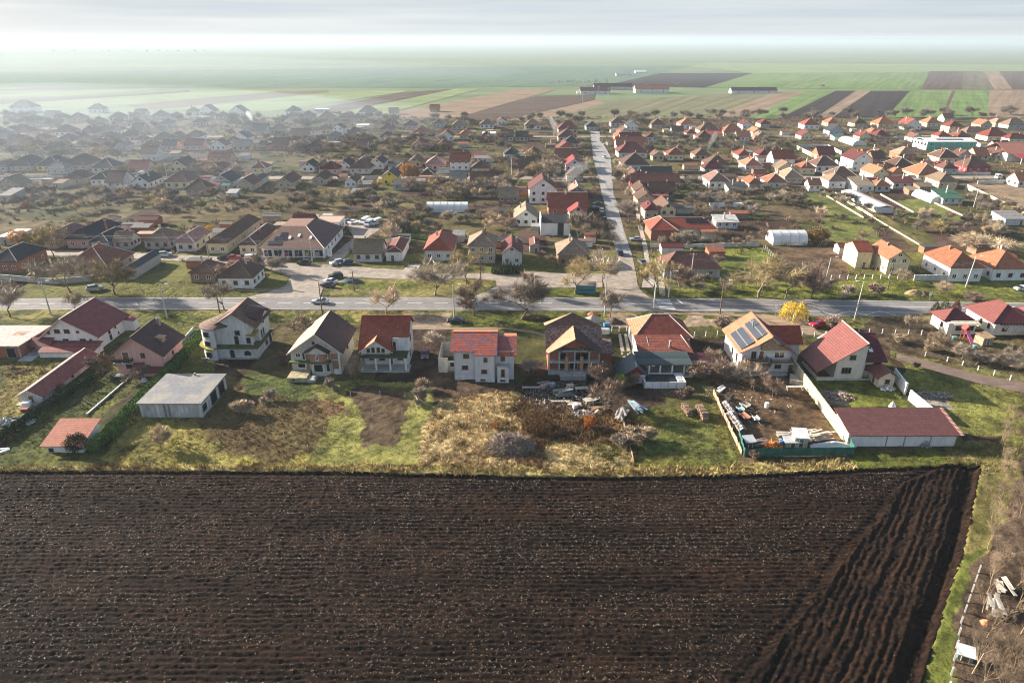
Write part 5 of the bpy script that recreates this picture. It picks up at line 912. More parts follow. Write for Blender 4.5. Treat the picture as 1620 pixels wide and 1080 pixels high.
ROWS = [
 # (row phrase, crop, width factor, [(x0, x1, foot y, depth, wall height, form, roof, wall)])
 ('on the near side of the service street', 'a', .9, [(-40, 140, 430, 14, 3.6, 'hx', 'slate', 'brick'), (400, 700, 462, 15, 3.1, 'hx', 'rust', 'tan'), (745, 830, 470, 17, 2.9, 'gy', 'slate', 'grey'), (1170, 1330, 490, 8, 2.9, 'hx', 'brown', 'brownish'), (1030, 1160, 515, 5, 2.2, 'mo', 'oldtan', 'brownish'), (1340, 1570, 525, 10, 3.1, 'hx', 'brown', 'white'), (140, 300, 425, 4, 2.3, 'fl', 'grey', 'grey')]),
 ('across the left service street', 'a', 1, [(0, 90, 262, 10, 2.8, 'fl', 'white', 'grey'), (250, 345, 285, 18, 3, 'hy', 'pinkish', 'tan'), (418, 552, 280, 20, 3.1, 'hy', 'slate', 'pink'), (565, 670, 292, 14, 2.9, 'hx', 'slate', 'bluegrey'), (700, 800, 286, 7, 2.6, 'gx', 'tan', 'grey'), (890, 1040, 287, 10, 2.8, 'hx', 'tan', 'grey'), (1080, 1195, 302, 14, 3.2, 'hy', 'pinkish', 'lightgrey'), (1275, 1392, 314, 32, 3.6, 'hy', 'brown', 'cream'), (1468, 1570, 320, 22, 3.4, 'hy', 'brown', 'cream')]),
 ('on the far side of the service street', 'b', 1, [(915, 1135, 478, 9, 3.0, 'gx', 'moss', 'lightgrey'), (1172, 1300, 471, 15, 3.0, 'hy', 'red', 'white'), (420, 580, 250, 9, 2.8, 'gx', 'maroon', 'brownish')]),
 ('behind the big bare trees', 'c', 1, [(60, 268, 440, 16, 3.4, 'hy', 'red', 'lightgrey'), (390, 588, 460, 11, 5.6, 'hx', 'tan', 'tan'), (640, 788, 476, 13, 4.1, 'gy', 'maroon', 'lightgrey'), (850, 920, 385, 8, 2.6, 'gy', 'rust', 'grey'), (1062, 1288, 482, 12, 3.7, 'hx', 'tan', 'brownish'), (735, 905, 180, 14, 3.2, 'gy', 'oldtan', 'white')]),
 ('at the corner of the long street', 'd', 1, [(430, 850, 570, 10, 3.0, 'hx', 'oldred', 'grey'), (285, 385, 128, 10, 3.6, 'hy', 'maroon', 'tan'), (400, 515, 108, 14, 3.2, 'gy', 'brown', 'cream'), (820, 985, 200, 6, 2.6, 'mo', 'white', 'lightgrey')]),
 ('beside the right end of the main road', 'e', 1, [(345, 455, 495, 9, 5.2, 'gx', 'red', 'cream'), (575, 735, 545, 12, 5.0, 'gy', 'orange', 'cream'), (1042, 1285, 598, 14, 4.2, 'hy', 'orange', 'white'), (770, 960, 500, 10, 3.6, 'hx', 'orange', 'white'), (1370, 1640, 590, 12, 3.6, 'hx', 'orange', 'white')]),
 ('below the left cross street', 'A', .8, [(0, 160, 622, 9, 2.6, 'gy', 'oldtan', 'tan'), (165, 320, 607, 12, 2.8, 'hy', 'slate', 'grey'), (330, 400, 610, 6, 2.4, 'mo', 'tan', 'grey'), (400, 525, 590, 12, 2.9, 'hy', 'brown', 'tan'), (560, 690, 592, 12, 2.9, 'hy', 'slate', 'white'), (815, 940, 612, 13, 3.2, 'gy', 'slate', 'white'), (1140, 1300, 652, 9, 2.7, 'hx', 'brown', 'tan'), (1300, 1440, 605, 14, 2.9, 'gy', 'slate', 'lightgrey'), (1445, 1570, 625, 12, 3, 'gy', 'brown', 'tan'), (1350, 1410, 622, 5, 2.2, 'mo', 'green', 'grey'), (1385, 1460, 668, 5, 2.2, 'mo', 'white', 'lightgrey'), (0, 90, 690, 10, 2.6, 'mo', 'grey', 'grey')]),
 ('above the left cross street', 'A', .85, [(65, 220, 507, 15, 2.9, 'hy', 'slate', 'tan'), (228, 390, 505, 14, 2.9, 'hy', 'slate', 'yellow'), (398, 560, 500, 15, 2.9, 'hy', 'brown', 'pink'), (568, 720, 517, 12, 2.9, 'hx', 'slate', 'grey'), (785, 925, 527, 10, 3.1, 'gx', 'red', 'lightgrey'), (865, 975, 446, 10, 4.6, 'gx', 'tan', 'lightgrey'), (1042, 1160, 512, 14, 3.3, 'gy', 'slate', 'cream'), (1275, 1430, 452, 7, 2.8, 'gx', 'rust', 'tan'), (1540, 1640, 522, 9, 3, 'hx', 'red', 'cream'), (-30, 55, 510, 12, 2.8, 'hy', 'brown', 'grey')]),
 ('in the hazy middle rows on the left', 'A', .8, [(95, 210, 292, 12, 3, 'hx', 'brown', 'tan'), (335, 460, 292, 12, 3, 'hy', 'slate', 'cream'), (485, 590, 300, 12, 3, 'hy', 'brown', 'tan'), (50, 140, 340, 11, 2.8, 'hx', 'rust', 'grey'), (210, 300, 337, 12, 2.8, 'hx', 'oldred', 'tan'), (350, 465, 345, 12, 2.8, 'hx', 'slate', 'tan'), (505, 610, 352, 9, 2.7, 'gx', 'tan', 'lightgrey'), (630, 740, 345, 12, 2.8, 'gy', 'brown', 'tan'), (830, 900, 342, 10, 2.8, 'hx', 'brown', 'grey'), (930, 1060, 342, 13, 3, 'hx', 'brown', 'tan'), (1085, 1155, 347, 11, 3, 'hy', 'orange', 'pink'), (1135, 1245, 322, 12, 3, 'hx', 'brown', 'white'), (1250, 1330, 312, 11, 3, 'hx', 'rust', 'cream'), (1425, 1535, 332, 13, 3.4, 'gy', 'slate', 'white'), (1385, 1460, 352, 9, 3, 'hx', 'red', 'tan'), (1360, 1420, 302, 10, 3, 'gy', 'brown', 'yellow')]),
 ('in the far hazy rows on the left', 'A', .8, [(65, 225, 150, 16, 5, 'hx', 'brown', 'white'), (540, 645, 150, 12, 3.4, 'hx', 'slate', 'white'), (1140, 1210, 162, 12, 3, 'hx', 'oldred', 'white'), (1215, 1330, 162, 13, 3.4, 'gy', 'slate', 'white'), (1400, 1515, 168, 14, 3.6, 'gy', 'slate', 'white'), (1040, 1110, 192, 10, 3, 'hx', 'slate', 'white'), (1320, 1400, 192, 10, 3, 'hx', 'oldred', 'pink'), (930, 1030, 190, 12, 3, 'hx', 'brown', 'grey'), (820, 900, 175, 10, 2.8, 'gx', 'brown', 'tan'), (670, 760, 200, 12, 3, 'hy', 'slate', 'grey'), (420, 520, 205, 12, 3, 'hx', 'brown', 'tan'), (270, 370, 195, 12, 3, 'gx', 'grey', 'white'), (150, 240, 215, 12, 3, 'hx', 'brown', 'grey'), (20, 110, 200, 12, 3, 'hx', 'brown', 'tan'), (560, 640, 230, 11, 3, 'hx', 'slate', 'tan'), (780, 860, 235, 10, 3, 'hx', 'brown', 'tan'), (980, 1060, 240, 10, 3, 'hy', 'brown', 'grey'), (1180, 1260, 232, 10, 3, 'hx', 'slate', 'tan'), (1500, 1580, 235, 12, 3, 'hx', 'slate', 'grey')]),
 ('around the yellow gabled house', 'B', .85, [(0, 95, 520, 10, 3, 'hx', 'red', 'cream'), (300, 390, 512, 11, 3, 'gy', 'slate', 'white'), (392, 500, 502, 11, 3, 'hx', 'brown', 'tan'), (522, 610, 502, 12, 3, 'gy', 'slate', 'white'), (625, 715, 492, 12, 3, 'hy', 'oldred', 'tan'), (725, 810, 492, 14, 3.2, 'gy', 'purple', 'white'), (790, 902, 592, 12, 4.2, 'gy', 'slate', 'yellow'), (565, 645, 607, 12, 3, 'gy', 'brown', 'white'), (648, 735, 617, 6, 2.4, 'mo', 'grey', 'brownish'), (858, 970, 622, 7, 2.6, 'mo', 'slate', 'grey'), (600, 680, 668, 6, 2.2, 'mo', 'grey', 'brownish'), (1055, 1190, 502, 12, 3.2, 'hx', 'pinkish', 'pink'), (1205, 1342, 502, 11, 4.8, 'gx', 'red', 'white'), (950, 1040, 482, 12, 3, 'gy', 'brown', 'tan'), (1025, 1120, 560, 9, 2.8, 'hx', 'slate', 'grey'), (150, 260, 610, 15, 2.8, 'gy', 'brown', 'tan'), (365, 460, 590, 14, 2.8, 'gy', 'brown', 'tan'), (-10, 60, 592, 12, 2.8, 'gy', 'slate', 'grey'), (1500, 1640, 700, 9, 2.6, 'gx', 'oldtan', 'brownish'), (1350, 1490, 452, 6, 2.2, 'mo', 'grey', 'lightgrey')]),
 ('in the rows behind the yellow house', 'B', .8, [(230, 375, 312, 11, 3, 'gx', 'tan', 'lightgrey'), (400, 490, 280, 11, 3.2, 'hx', 'tan', 'tan'), (490, 570, 285, 11, 4.8, 'gy', 'brown', 'white'), (580, 660, 292, 11, 3, 'hx', 'slate', 'grey'), (630, 720, 252, 10, 3, 'fl', 'white', 'white'), (680, 760, 245, 12, 3, 'hx', 'slate', 'tan'), (790, 900, 245, 12, 3.2, 'hx', 'red', 'pink'), (920, 1020, 252, 11, 3, 'hx', 'slate', 'pink'), (985, 1085, 293, 12, 3, 'hy', 'orange', 'pink'), (1143, 1242, 320, 11, 3.4, 'gy', 'red', 'white'), (1262, 1355, 312, 12, 3.2, 'hx', 'orange', 'tan'), (1215, 1330, 252, 12, 3, 'hx', 'tan', 'grey'), (1385, 1490, 245, 11, 3, 'hx', 'tan', 'white'), (1490, 1560, 222, 11, 3, 'gy', 'red', 'white'), (1100, 1180, 240, 12, 3, 'hx', 'brown', 'grey'), (780, 880, 275, 12, 3, 'hx', 'oldred', 'tan'), (0, 100, 285, 12, 3, 'gx', 'slate', 'grey'), (110, 200, 275, 12, 3, 'hx', 'brown', 'tan'), (1400, 1500, 300, 10, 2.6, 'fl', 'white', 'lightgrey'), (1540, 1610, 305, 12, 3, 'gy', 'oldtan', 'tan')]),
 ('at the far edge before the fields', 'B', .8, [(200, 300, 165, 13, 3.4, 'hy', 'slate', 'white'), (650, 772, 167, 13, 3.4, 'hx', 'slate', 'white'), (380, 480, 148, 9, 3, 'fl', 'white', 'bluegrey'), (200, 280, 195, 12, 3, 'hx', 'brown', 'grey'), (290, 390, 195, 12, 3, 'hx', 'slate', 'tan'), (400, 515, 202, 13, 3, 'hx', 'oldred', 'tan'), (520, 600, 202, 12, 3, 'hy', 'red', 'tan'), (1080, 1150, 145, 10, 3, 'gx', 'orange', 'tan'), (130, 180, 217, 9, 3, 'hx', 'orange', 'tan'), (600, 690, 205, 11, 3, 'hx', 'brown', 'grey'), (830, 900, 160, 8, 2.8, 'gx', 'tan', 'white')]),
 ('along the left side of the long street', 'C', .95, [(565, 640, 258, 13, 3, 'hx', 'slate', 'grey'), (392, 520, 275, 14, 3.2, 'hx', 'maroon', 'tan'), (392, 510, 325, 14, 3.2, 'hx', 'brown', 'tan'), (420, 530, 365, 12, 3, 'hx', 'slate', 'grey'), (385, 500, 400, 13, 3, 'gy', 'maroon', 'brick'), (375, 510, 448, 11, 3, 'gx', 'rust', 'brick'), (438, 548, 508, 15, 3.4, 'gy', 'crimson', 'white'), (445, 550, 568, 11, 3, 'hy', 'brown', 'tan'), (212, 388, 702, 14, 6.2, 'gy', 'maroon', 'white'), (464, 560, 672, 12, 3.2, 'gy', 'pinkish', 'brownish'), (325, 575, 772, 12, 3.4, 'gx', 'red', 'brick'), (460, 570, 805, 9, 3.2, 'gy', 'crimson', 'pink'), (190, 290, 252, 12, 3, 'hx', 'tan', 'white'), (0, 60, 235, 12, 3, 'hx', 'maroon', 'tan')]),
 ('along the right side of the long street', 'C', 1, [(720, 800, 235, 13, 3, 'hx', 'brown', 'grey'), (815, 885, 255, 13, 3.4, 'gy', 'slate', 'white'), (770, 840, 292, 14, 3, 'gy', 'brown', 'tan'), (748, 820, 322, 14, 3, 'gy', 'rust', 'pink'), (778, 905, 340, 11, 3, 'gx', 'maroon', 'tan'), (752, 940, 372, 11, 3, 'gx', 'rust', 'pink'), (765, 940, 425, 14, 3.1, 'hx', 'maroon', 'lightgrey'), (790, 950, 505, 15, 3.4, 'hx', 'brown', 'lightgrey'), (822, 905, 575, 14, 3.2, 'gy', 'brown', 'brick'), (910, 1090, 572, 10, 3, 'gx', 'slate', 'brownish'), (845, 1135, 612, 9, 3, 'gx', 'rust', 'crimson'), (868, 950, 668, 13, 3.2, 'gy', 'brown', 'tan'), (955, 1105, 665, 9, 3, 'gx', 'oldred', 'brownish'), (882, 990, 722, 11, 3.2, 'gy', 'brown', 'tan'), (1010, 1200, 745, 8, 2.8, 'mo', 'maroon', 'white')]),
 ('in the rows right of the long street', 'C', .85, [(950, 1050, 245, 12, 3, 'hx', 'oldred', 'tan'), (1125, 1235, 248, 13, 3.4, 'hx', 'orange', 'white'), (1240, 1380, 285, 14, 3.2, 'hx', 'brown', 'tan'), (1385, 1530, 292, 13, 3, 'hx', 'orange', 'tan'), (1510, 1580, 250, 13, 3.6, 'gy', 'maroon', 'white'), (1572, 1640, 298, 13, 3.6, 'gy', 'orange', 'white'), (1475, 1560, 322, 9, 3, 'gx', 'orange', 'white'), (960, 1040, 442, 10, 2.8, 'gy', 'brown', 'tan'), (1280, 1438, 502, 12, 3.2, 'hx', 'brown', 'tan'), (1520, 1640, 508, 12, 3.2, 'hx', 'orange', 'lightgrey'), (1295, 1440, 612, 13, 3.4, 'hy', 'pinkish', 'white'), (1415, 1550, 642, 7, 2.6, 'mo', 'slate', 'grey'), (1545, 1640, 622, 12, 3, 'hy', 'orange', 'tan'), (1170, 1240, 300, 9, 2.8, 'hx', 'maroon', 'pink'), (1080, 1160, 285, 9, 2.8, 'gx', 'brown', 'bluegrey'), (1290, 1400, 300, 8, 2.4, 'mo', 'crimson', 'pink')]),
 ('around the big white balcony house', 'D', .95, [(0, 62, 298, 13, 4, 'gy', 'orange', 'white'), (80, 215, 482, 11, 4.6, 'gx', 'red', 'white'), (340, 480, 510, 11, 3.3, 'hx', 'brown', 'white'), (560, 685, 508, 15, 6.3, 'gy', 'maroon', 'white'), (690, 765, 458, 9, 3, 'gx', 'brown', 'brick'), (820, 945, 512, 12, 3.2, 'hx', 'brown', 'brownish'), (885, 1040, 505, 14, 3.4, 'hx', 'red', 'bluegrey'), (1090, 1220, 458, 12, 3.2, 'hx', 'brown', 'cream'), (1258, 1408, 517, 12, 3.2, 'hx', 'brown', 'crimson'), (45, 170, 612, 10, 3, 'hx', 'orange', 'lightgrey'), (150, 265, 582, 12, 3.1, 'hx', 'tan', 'tan'), (302, 375, 627, 6, 3, 'gx', 'orange', 'white'), (380, 450, 632, 6, 2.4, 'mo', 'brown', 'lightgrey'), (440, 600, 582, 12, 3, 'hx', 'brown', 'tan'), (590, 700, 632, 11, 2.9, 'mo', 'oldtan', 'white'), (690, 790, 560, 14, 3.2, 'gy', 'orange', 'cream'), (795, 895, 562, 13, 3.2, 'hy', 'orange', 'cream'), (705, 800, 632, 7, 2.8, 'hx', 'orange', 'grey'), (810, 960, 612, 8, 2.8, 'mo', 'maroon', 'lightgrey'), (960, 1120, 570, 15, 3.4, 'hx', 'orange', 'cream'), (1090, 1205, 610, 12, 3.2, 'hy', 'tan', 'tan'), (975, 1065, 632, 6, 2.4, 'mo', 'oldtan', 'brownish'), (910, 975, 652, 5, 2.3, 'mo', 'tan', 'brownish')]),
 ('in the rows below the right hand fields', 'D', .85, [(245, 330, 315, 11, 3, 'gy', 'maroon', 'cream'), (260, 370, 250, 12, 3.4, 'hx', 'red', 'white'), (410, 490, 235, 12, 3, 'hx', 'orange', 'tan'), (415, 520, 285, 11, 3.2, 'gy', 'slate', 'bluegrey'), (570, 660, 238, 12, 3, 'hx', 'brown', 'tan'), (710, 830, 242, 13, 3, 'hx', 'orange', 'tan'), (870, 990, 252, 13, 3.4, 'gy', 'red', 'white'), (1010, 1110, 235, 12, 3, 'hx', 'orange', 'cream'), (1140, 1240, 280, 11, 5.4, 'hx', 'red', 'cream'), (1240, 1390, 292, 12, 2.9, 'hx', 'tan', 'tan'), (1340, 1420, 245, 12, 3, 'gy', 'orange', 'tan'), (1370, 1520, 322, 13, 3.2, 'hx', 'red', 'cream'), (1500, 1640, 248, 12, 3, 'hx', 'tan', 'grey'), (1505, 1640, 335, 11, 3, 'hx', 'maroon', 'cream'), (1425, 1530, 387, 9, 3, 'gx', 'maroon', 'white'), (670, 740, 295, 10, 2.8, 'hy', 'orange', 'lightgrey'), (600, 660, 285, 8, 2.6, 'gx', 'white', 'white'), (1120, 1190, 205, 10, 3, 'gx', 'oldred', 'cream'), (450, 520, 318, 7, 2.4, 'mo', 'green', 'white'), (0, 70, 240, 12, 3, 'hx', 'maroon', 'tan'), (1430, 1500, 235, 11, 3, 'hx', 'tan', 'cream')]),
]
def overlap(a, b): return min(a[1], b[1]) - max(a[0], b[0]) > .3 and min(a[3], b[3]) - max(a[2], b[2]) > .3
rnd = random.Random(11)
for phrase, c, wf, items in ROWS:
    made = []
    for (x0, x1, yb, d, h, rt, roof, wall) in items:
        X0, Y0 = K(c, x0, yb); X1, _ = K(c, x1, yb); w = (X1 - X0) * wf
        if X0 > 0 and wf < 1: X0 = X1 - w
        far = Y0 > 400; ok = False
        for t in range(4):
            rc = (X0 - .4, X0 + w + .4, Y0 - .3, Y0 + d + .4)
            if not any(overlap(rc, p) for p in PLACED): ok = True; break
            d *= .75
            if t == 1: w *= .85; X0 += w * .08
        if not ok or d < 3.2: continue
        PLACED.append(rc); made.append((X0 + w / 2, Y0, house(X0, Y0, w, d, h, rt, roof, wall, rnd, far=far)))
    made.sort(key=lambda q: q[0]); looks = {}
    for X, Y, r in made: looks.setdefault(tuple(r['_look']), []).append(r)
    for X, Y, r in made:
        wl_, rf_, fm, nm = r['_look']; same = looks[(wl_, rf_, fm, nm)]
        pre = '' if len(same) == 1 else ('left hand ' if r is same[0] and len(same) == 2 else 'right hand ' if len(same) == 2 else ORD[same.index(r)] + ' ')
        lab = f"{pre}{wl_} {nm} with {rf_} {fm} roof {phrase}"; r['label'] = lab; r['group'] = ('houses ' if nm == 'house' else 'sheds ') + phrase
        r['category'] = nm
        LAND.append((X, Y + 4, f"the {wl_} {nm} with {rf_} roof")); del r['_look']; del r['_sz']
def fill():
    n = 0
    for Yb, lo, hi, wordrow in ((323, -245, 225, 'below the cross street'), (359, -270, 240, 'above the cross street'), (404, -60, 280, 'in the gardens above the cross street'), (440, -330, -60, 'in the hazy middle gardens'), (482, -370, 330, 'below the far back lane'), (518, -400, 360, 'above the far back lane'), (556, -200, 420, 'at the far edge of the village')):
        x = lo; sect = {}
        while x < hi and n < 74:
            x += rnd.uniform(9, 17); w = rnd.uniform(6.5, 11); d = rnd.uniform(8, 13); Y = Yb + rnd.uniform(0, 4); right = x > 40
            rc = (x - 1, x + w + 1, Y - .5, Y + d + 1)
            if rnd.random() < .28 or any(overlap(rc, q) for q in PLACED) or any(inpoly(np.array([x, x + w, x + w, x, x + w / 2]), np.array([Y, Y, Y + d, Y + d, Y + d / 2]), r).any() for r in ROADS) or abs(x + w / 2 - gx(Y)) < 14: continue
            rf = rnd.choice(('orange', 'brown', 'red', 'tan', 'oldred', 'maroon', 'rust') if right else ('slate', 'brown', 'tan', 'oldred', 'grey', 'maroon', 'brown')); wl_ = rnd.choice(('white', 'cream', 'tan', 'lightgrey', 'pink', 'grey', 'brick'))
            PLACED.append(rc); r = house(x, Y, w, d, rnd.uniform(2.7, 3.4), rnd.choice(('hx', 'hy', 'gx', 'gy', 'hx')), rf, wl_, rnd, far=True); a_, b_, fm, nm = r['_look']; n += 1
            q = min(LAND, key=lambda p: (p[0] - x) ** 2 + (p[1] - Y) ** 2); side = 'left of' if x < q[0] else 'right of'
            r['label'] = f"{a_} house under a {b_} {fm} roof {side} {q[2].replace(' with ', ' of ')}"; r['group'] = 'small houses ' + wordrow; r['label'] = r['label'] if len(r['label'].split()) < 17 else r['label'].replace(f' {fm} roof', ' roof').replace('under a ', 'under ')
            LAND.append((x + w / 2, Y + 4, f"the {a_} house with {b_} roof")); del r['_look']; del r['_sz']
fill()
NEED = []
def outbuildings():
    for (x0, x1, y0, y1) in list(PLACED) + list(PLACED)[:110]:
        if x1 - x0 < 6 or y0 > 520 or y0 < 175: continue
        for t in range(5):
            w = rnd.uniform(3.4, 7.5); d = rnd.uniform(2.8, 5); X = rnd.uniform(x0 - 7, x1 + 2); Y = y1 + rnd.uniform(2, 14) if y0 > 300 or y0 < 230 else y0 + rnd.uniform(3, 22); rc = (X - .5, X + w + .5, Y - .5, Y + d + .5)
            if any(overlap(rc, q) for q in PLACED) or any(inpoly(np.array([X, X + w, X + w, X, X + w / 2]), np.array([Y, Y, Y + d, Y + d, Y + d / 2]), r).any() for r in ROADS) or 343 < Y < 360: continue
            PLACED.append(rc); rf = rnd.choice(('oldtan', 'grey', 'brown', 'rust', 'slate', 'maroon', 'tan', 'oldred')); wl_ = rnd.choice(('brownish', 'grey', 'tan', 'lightgrey', 'white', 'brick')); r = house(X, Y, w, d, rnd.uniform(2.0, 2.45), rnd.choice(('mo', 'gx', 'mo', 'fl')), rf, wl_, rnd, far=True, extra=1)
            a_, b_, fm, nm = r['_look']; cx = (x0 + x1) / 2; NEED.append((r, f"small {a_} shed with {b_} roof {'left of' if X + w / 2 < cx else 'right of'} %s", cx, (y0 + y1) / 2)); del r['_look']; del r['_sz']; break
outbuildings()
for r, lab, cx, cy in NEED:
    q = min(LAND, key=lambda p: (p[0] - cx) ** 2 + (p[1] - cy) ** 2); r['label'] = lab % q[2].replace(' with ', ' under ').replace('the large sloping', 'the'); r['group'] = 'garden sheds in the village'
    if len(r['label'].split()) > 16: r['label'] = r['label'].replace(' roof ', ' ', 1).replace('small ', '')
# the shop with its red and grey shop fronts
def shop():
    x0, y0 = G(419, 405.5)[0], G(470, 407.5)[1]; w = 20.0; r = empty('shop', (x0 + w / 2, y0, 0), 'wide white shop with a brown hipped roof, rooflights and shop windows on the service street', 'shop')
    m = MB(); m.box(-w / 2, w / 2, 0, 26, 0, 3.5, WHITE); m.build('wall', r)
    m = MB(); TB = tile((.20, .115, .085), .2, .25); TB_SHADE = tile((.12, .065, .06), .2, .25); vs = [(-w / 2 - .7, -1.4, 3.4), (w / 2 + .5, -1.4, 3.4), (w / 2 + .5, 26.6, 3.4), (-w / 2 - .7, 26.6, 3.4), (2.2, 9.5, 8.0), (-6, 9.5, 8.0), (2.2, 20, 8.0), (-6, 20, 8.0)]  # second tile is a darker copy, painting shade on the right slope
    m.add(vs, [(0, 1, 4, 5)], TB); m.add(vs, [(1, 2, 6, 4)], TB_SHADE); m.add(vs, [(2, 3, 7, 6), (3, 0, 5, 7), (4, 6, 7, 5), (3, 2, 1, 0)], TB); m.tube(vs[1], vs[4], .13, .13, PALE_TRIM, 5); rf = m.build('roof', r)
    for i, u in enumerate((-2.2, .6, 4.6)):
        q = MB(); z = 3.4 + 4.6 * ((3 + 1.4 + i % 2) / 10.9); q.slab([(u, 3 + i % 2, z + .1), (u + .8, 3 + i % 2, z + .1), (u + .8, 4.4 + i % 2, z + .68), (u, 4.4 + i % 2, z + .68)], .1, PVC); q.build('rooflight', rf)
    for i, (u, y, z, n) in enumerate(((-8.2, .2, 4.15, 4), (-6.7, 2.3, 5.0, 4), (-5.2, 4.4, 5.9, 2))):
        for k in range(n):
            q = MB(); q.slab([(u + k * 1.1, y, z), (u + k * 1.1 + 1.02, y, z), (u + k * 1.1 + 1.02, y + 1.9, z + .8), (u + k * 1.1, y + 1.9, z + .8)], .06, plain((.014, .014, .022), .4, .1, .5, 0, .35)); q.build('solar_panel', r)
    cols = [(.3, .28, .26), (.2, .2, .2), (.5, .03, .10), (.25, .08, .1), (.55, .42, .05), (.5, .35, .3)]
    for k, c in enumerate(cols):
        u = -w / 2 + 1.7 + k * 3.3; m = MB(); m.box(u - 1.35, u + 1.35, -.06, .03, .35, 2.7, PVC); m.box(u - 1.2, u - .08, -.09, .02, .5, 2.5, glassmat()); m.box(u + .08, u + 1.2, -.09, .02, .5, 2.5, glassmat()); m.build('shop_window', r)
        if k > 1: step_part(r, [(u - 1.0, u - .2, -.16, -.1, .55, 1.9)], plain(c, .5), 'window_display')
    for k in range(7): step_part(r, [(-w / 2 + .1 + k * 3.28, -w / 2 + .35 + k * 3.28, -1.0, -.75, 0, 3.4)], WHITE, 'pillar')
    for k in range(4): small_window(r, 'r', 5 + k * 5, 1.3, 1.1, 1.3, w / 2, WOODF)
    step_part(r, [(w / 2 + .5, w / 2 + 1.8, 1, 2.2, 0, 2.5)], plain((.65, .65, .65), .6), 'kiosk')
    LAND.append((x0 + w / 2, y0 + 6, 'the shop')); PLACED.append((x0, x0 + w, y0, y0 + 26))
shop()
def flatblock():
    x0, y0 = K('b', 610, 240); w = K('b', 800, 240)[0] - x0; r = empty('workshop', (x0 + w / 2, y0, 0), 'white flat roofed workshop in the yard behind the shop', 'building')
    m = MB(); m.box(-w / 2, w / 2, 0, 9, 0, 3.6, WHITE); m.box(-w / 2 - 5, -w / 2, -.6, 6, 0, 3.2, WHITE); m.build('wall', r); m = MB(); m.box(-w / 2 - .2, w / 2 + .2, -.2, 9.2, 3.602, 3.8, plain((.42, .27, .21), .8)); m.box(-w / 2 - 5.2, -w / 2 - .21, -.8, 6.2, 3.202, 3.4, plain((.6, .5, .4), .8)); m.build('roof', r)
    for k in range(2): small_window(r, 'r', 2 + k * 3.5, 1.2, 1.1, 1.4, w / 2, WOODF)
    PLACED.append((x0 - 5, x0 + w, y0, y0 + 9)); LAND.append((x0 + w / 2, y0 + 4, 'the white workshop'))
flatblock()
def modern():
    x0, y0 = K('c', 935, 250); w = K('c', 1145, 250)[0] - x0; r = empty('modern_house', (x0 + w / 2, y0, 0), 'modern white box house with a dark sloping roof and tall dark glass strip', 'house')
    m = MB(); m.box(-w / 2, w / 2, 0, 8.5, 0, 4.6, WHITE); m.box(-w / 2 - .3, -w / 2, -.2, 8.7, 0, 6.6, WHITE); m.box(w / 2, w / 2 + .3, -.2, 8.7, 0, 6.6, WHITE); m.build('wall', r)
    m = MB(); m.slab([(-w / 2 + .005, -.3, 4.62), (w / 2 - .005, -.3, 4.62), (w / 2 - .005, 4.5, 6.6), (-w / 2 + .005, 4.5, 6.6)], .12, T_SLATE); m.slab([(-w / 2 + .005, 4.5, 6.6), (w / 2 - .005, 4.5, 6.6), (w / 2 - .005, 9, 4.62), (-w / 2 + .005, 9, 4.62)], .12, T_SLATE); m.build('roof', r)
    m = MB(); m.box(.8, 3.0, -.05, .03, .1, 4.5, glassmat()); m.box(.8, 3.0, -.09, .02, 2.1, 2.4, T_SLATE); m.build('window', r); step_part(r, [(-w / 2 - 3.6, -w / 2 - .5, 2, 7, 0, 2.8)], wallmat((.2, .2, .2)), 'garage')
    PLACED.append((x0 - 4, x0 + w, y0, y0 + 8.7)); LAND.append((x0 + w / 2, y0 + 4, 'the modern white house'))
modern()
def redlong():
    x0, y0 = K('d', 330, 285); w = K('d', 815, 270)[0] - x0; r = empty('long_house', (x0, y0, 0), 'long red roofed house with a dark solar array at the long street', 'house'); W = wallmat((.6, .5, .36), .2)
    m = MB(); m.box(0, 8.6, 0, 12, 0, 3.6, wallmat((.34, .14, .10), .2)); m.box(8.6, w, 3, 12, 0, 3.4, W); m.build('wall', r); TR = tile((.33, .075, .045), .2, .3)
    m = MB(); roof_hip(m, -.6, 9.2, -.6, 12.6, 3.55, 6.6, (4.2, 4.6), (4.2, 8), TR, .15, PALE_TRIM); roof_hip(m, 4.3, w + .6, 2.4, 12.4, 3.5, 6.3, (5, 7.4), (w - 4, 7.4), TR, .15, PALE_TRIM); m.build('roof', r)
    for k in range(6): 
        q = MB(); x = w * .56 + k * 1.3; q.slab([(x, 4.6, 5.05), (x + 1.22, 4.6, 5.05), (x + 1.22, 6.5, 6.1), (x, 6.5, 6.1)], .06, plain((.014, .014, .022), .4, .1, .5, 0, .35)); q.build('solar_panel', r)
    window(r, 'f', 10.2, 1, 1.4, 1.4, 3, PVC, 2); window(r, 'f', 15, 1, 1.4, 1.4, 3, PVC, 2); door(r, 'f', 18.5, 0, 1, 2.1, 3); step_part(r, [(w * .78, w, .9, 2.98, 0, 2.6)], W, 'porch_wall'); m = MB(); m.slab([(w * .76, .4, 2.65), (w + .4, .4, 2.65), (w + .4, 2.4, 3.4), (w * .76, 2.4, 3.4)], .1, T_ORANGE); m.build('porch_roof', r)
    PLACED.append((x0, x0 + w, y0, y0 + 12.5)); LAND.append((x0 + w / 2, y0 + 5, 'the long red roofed house'))
redlong()
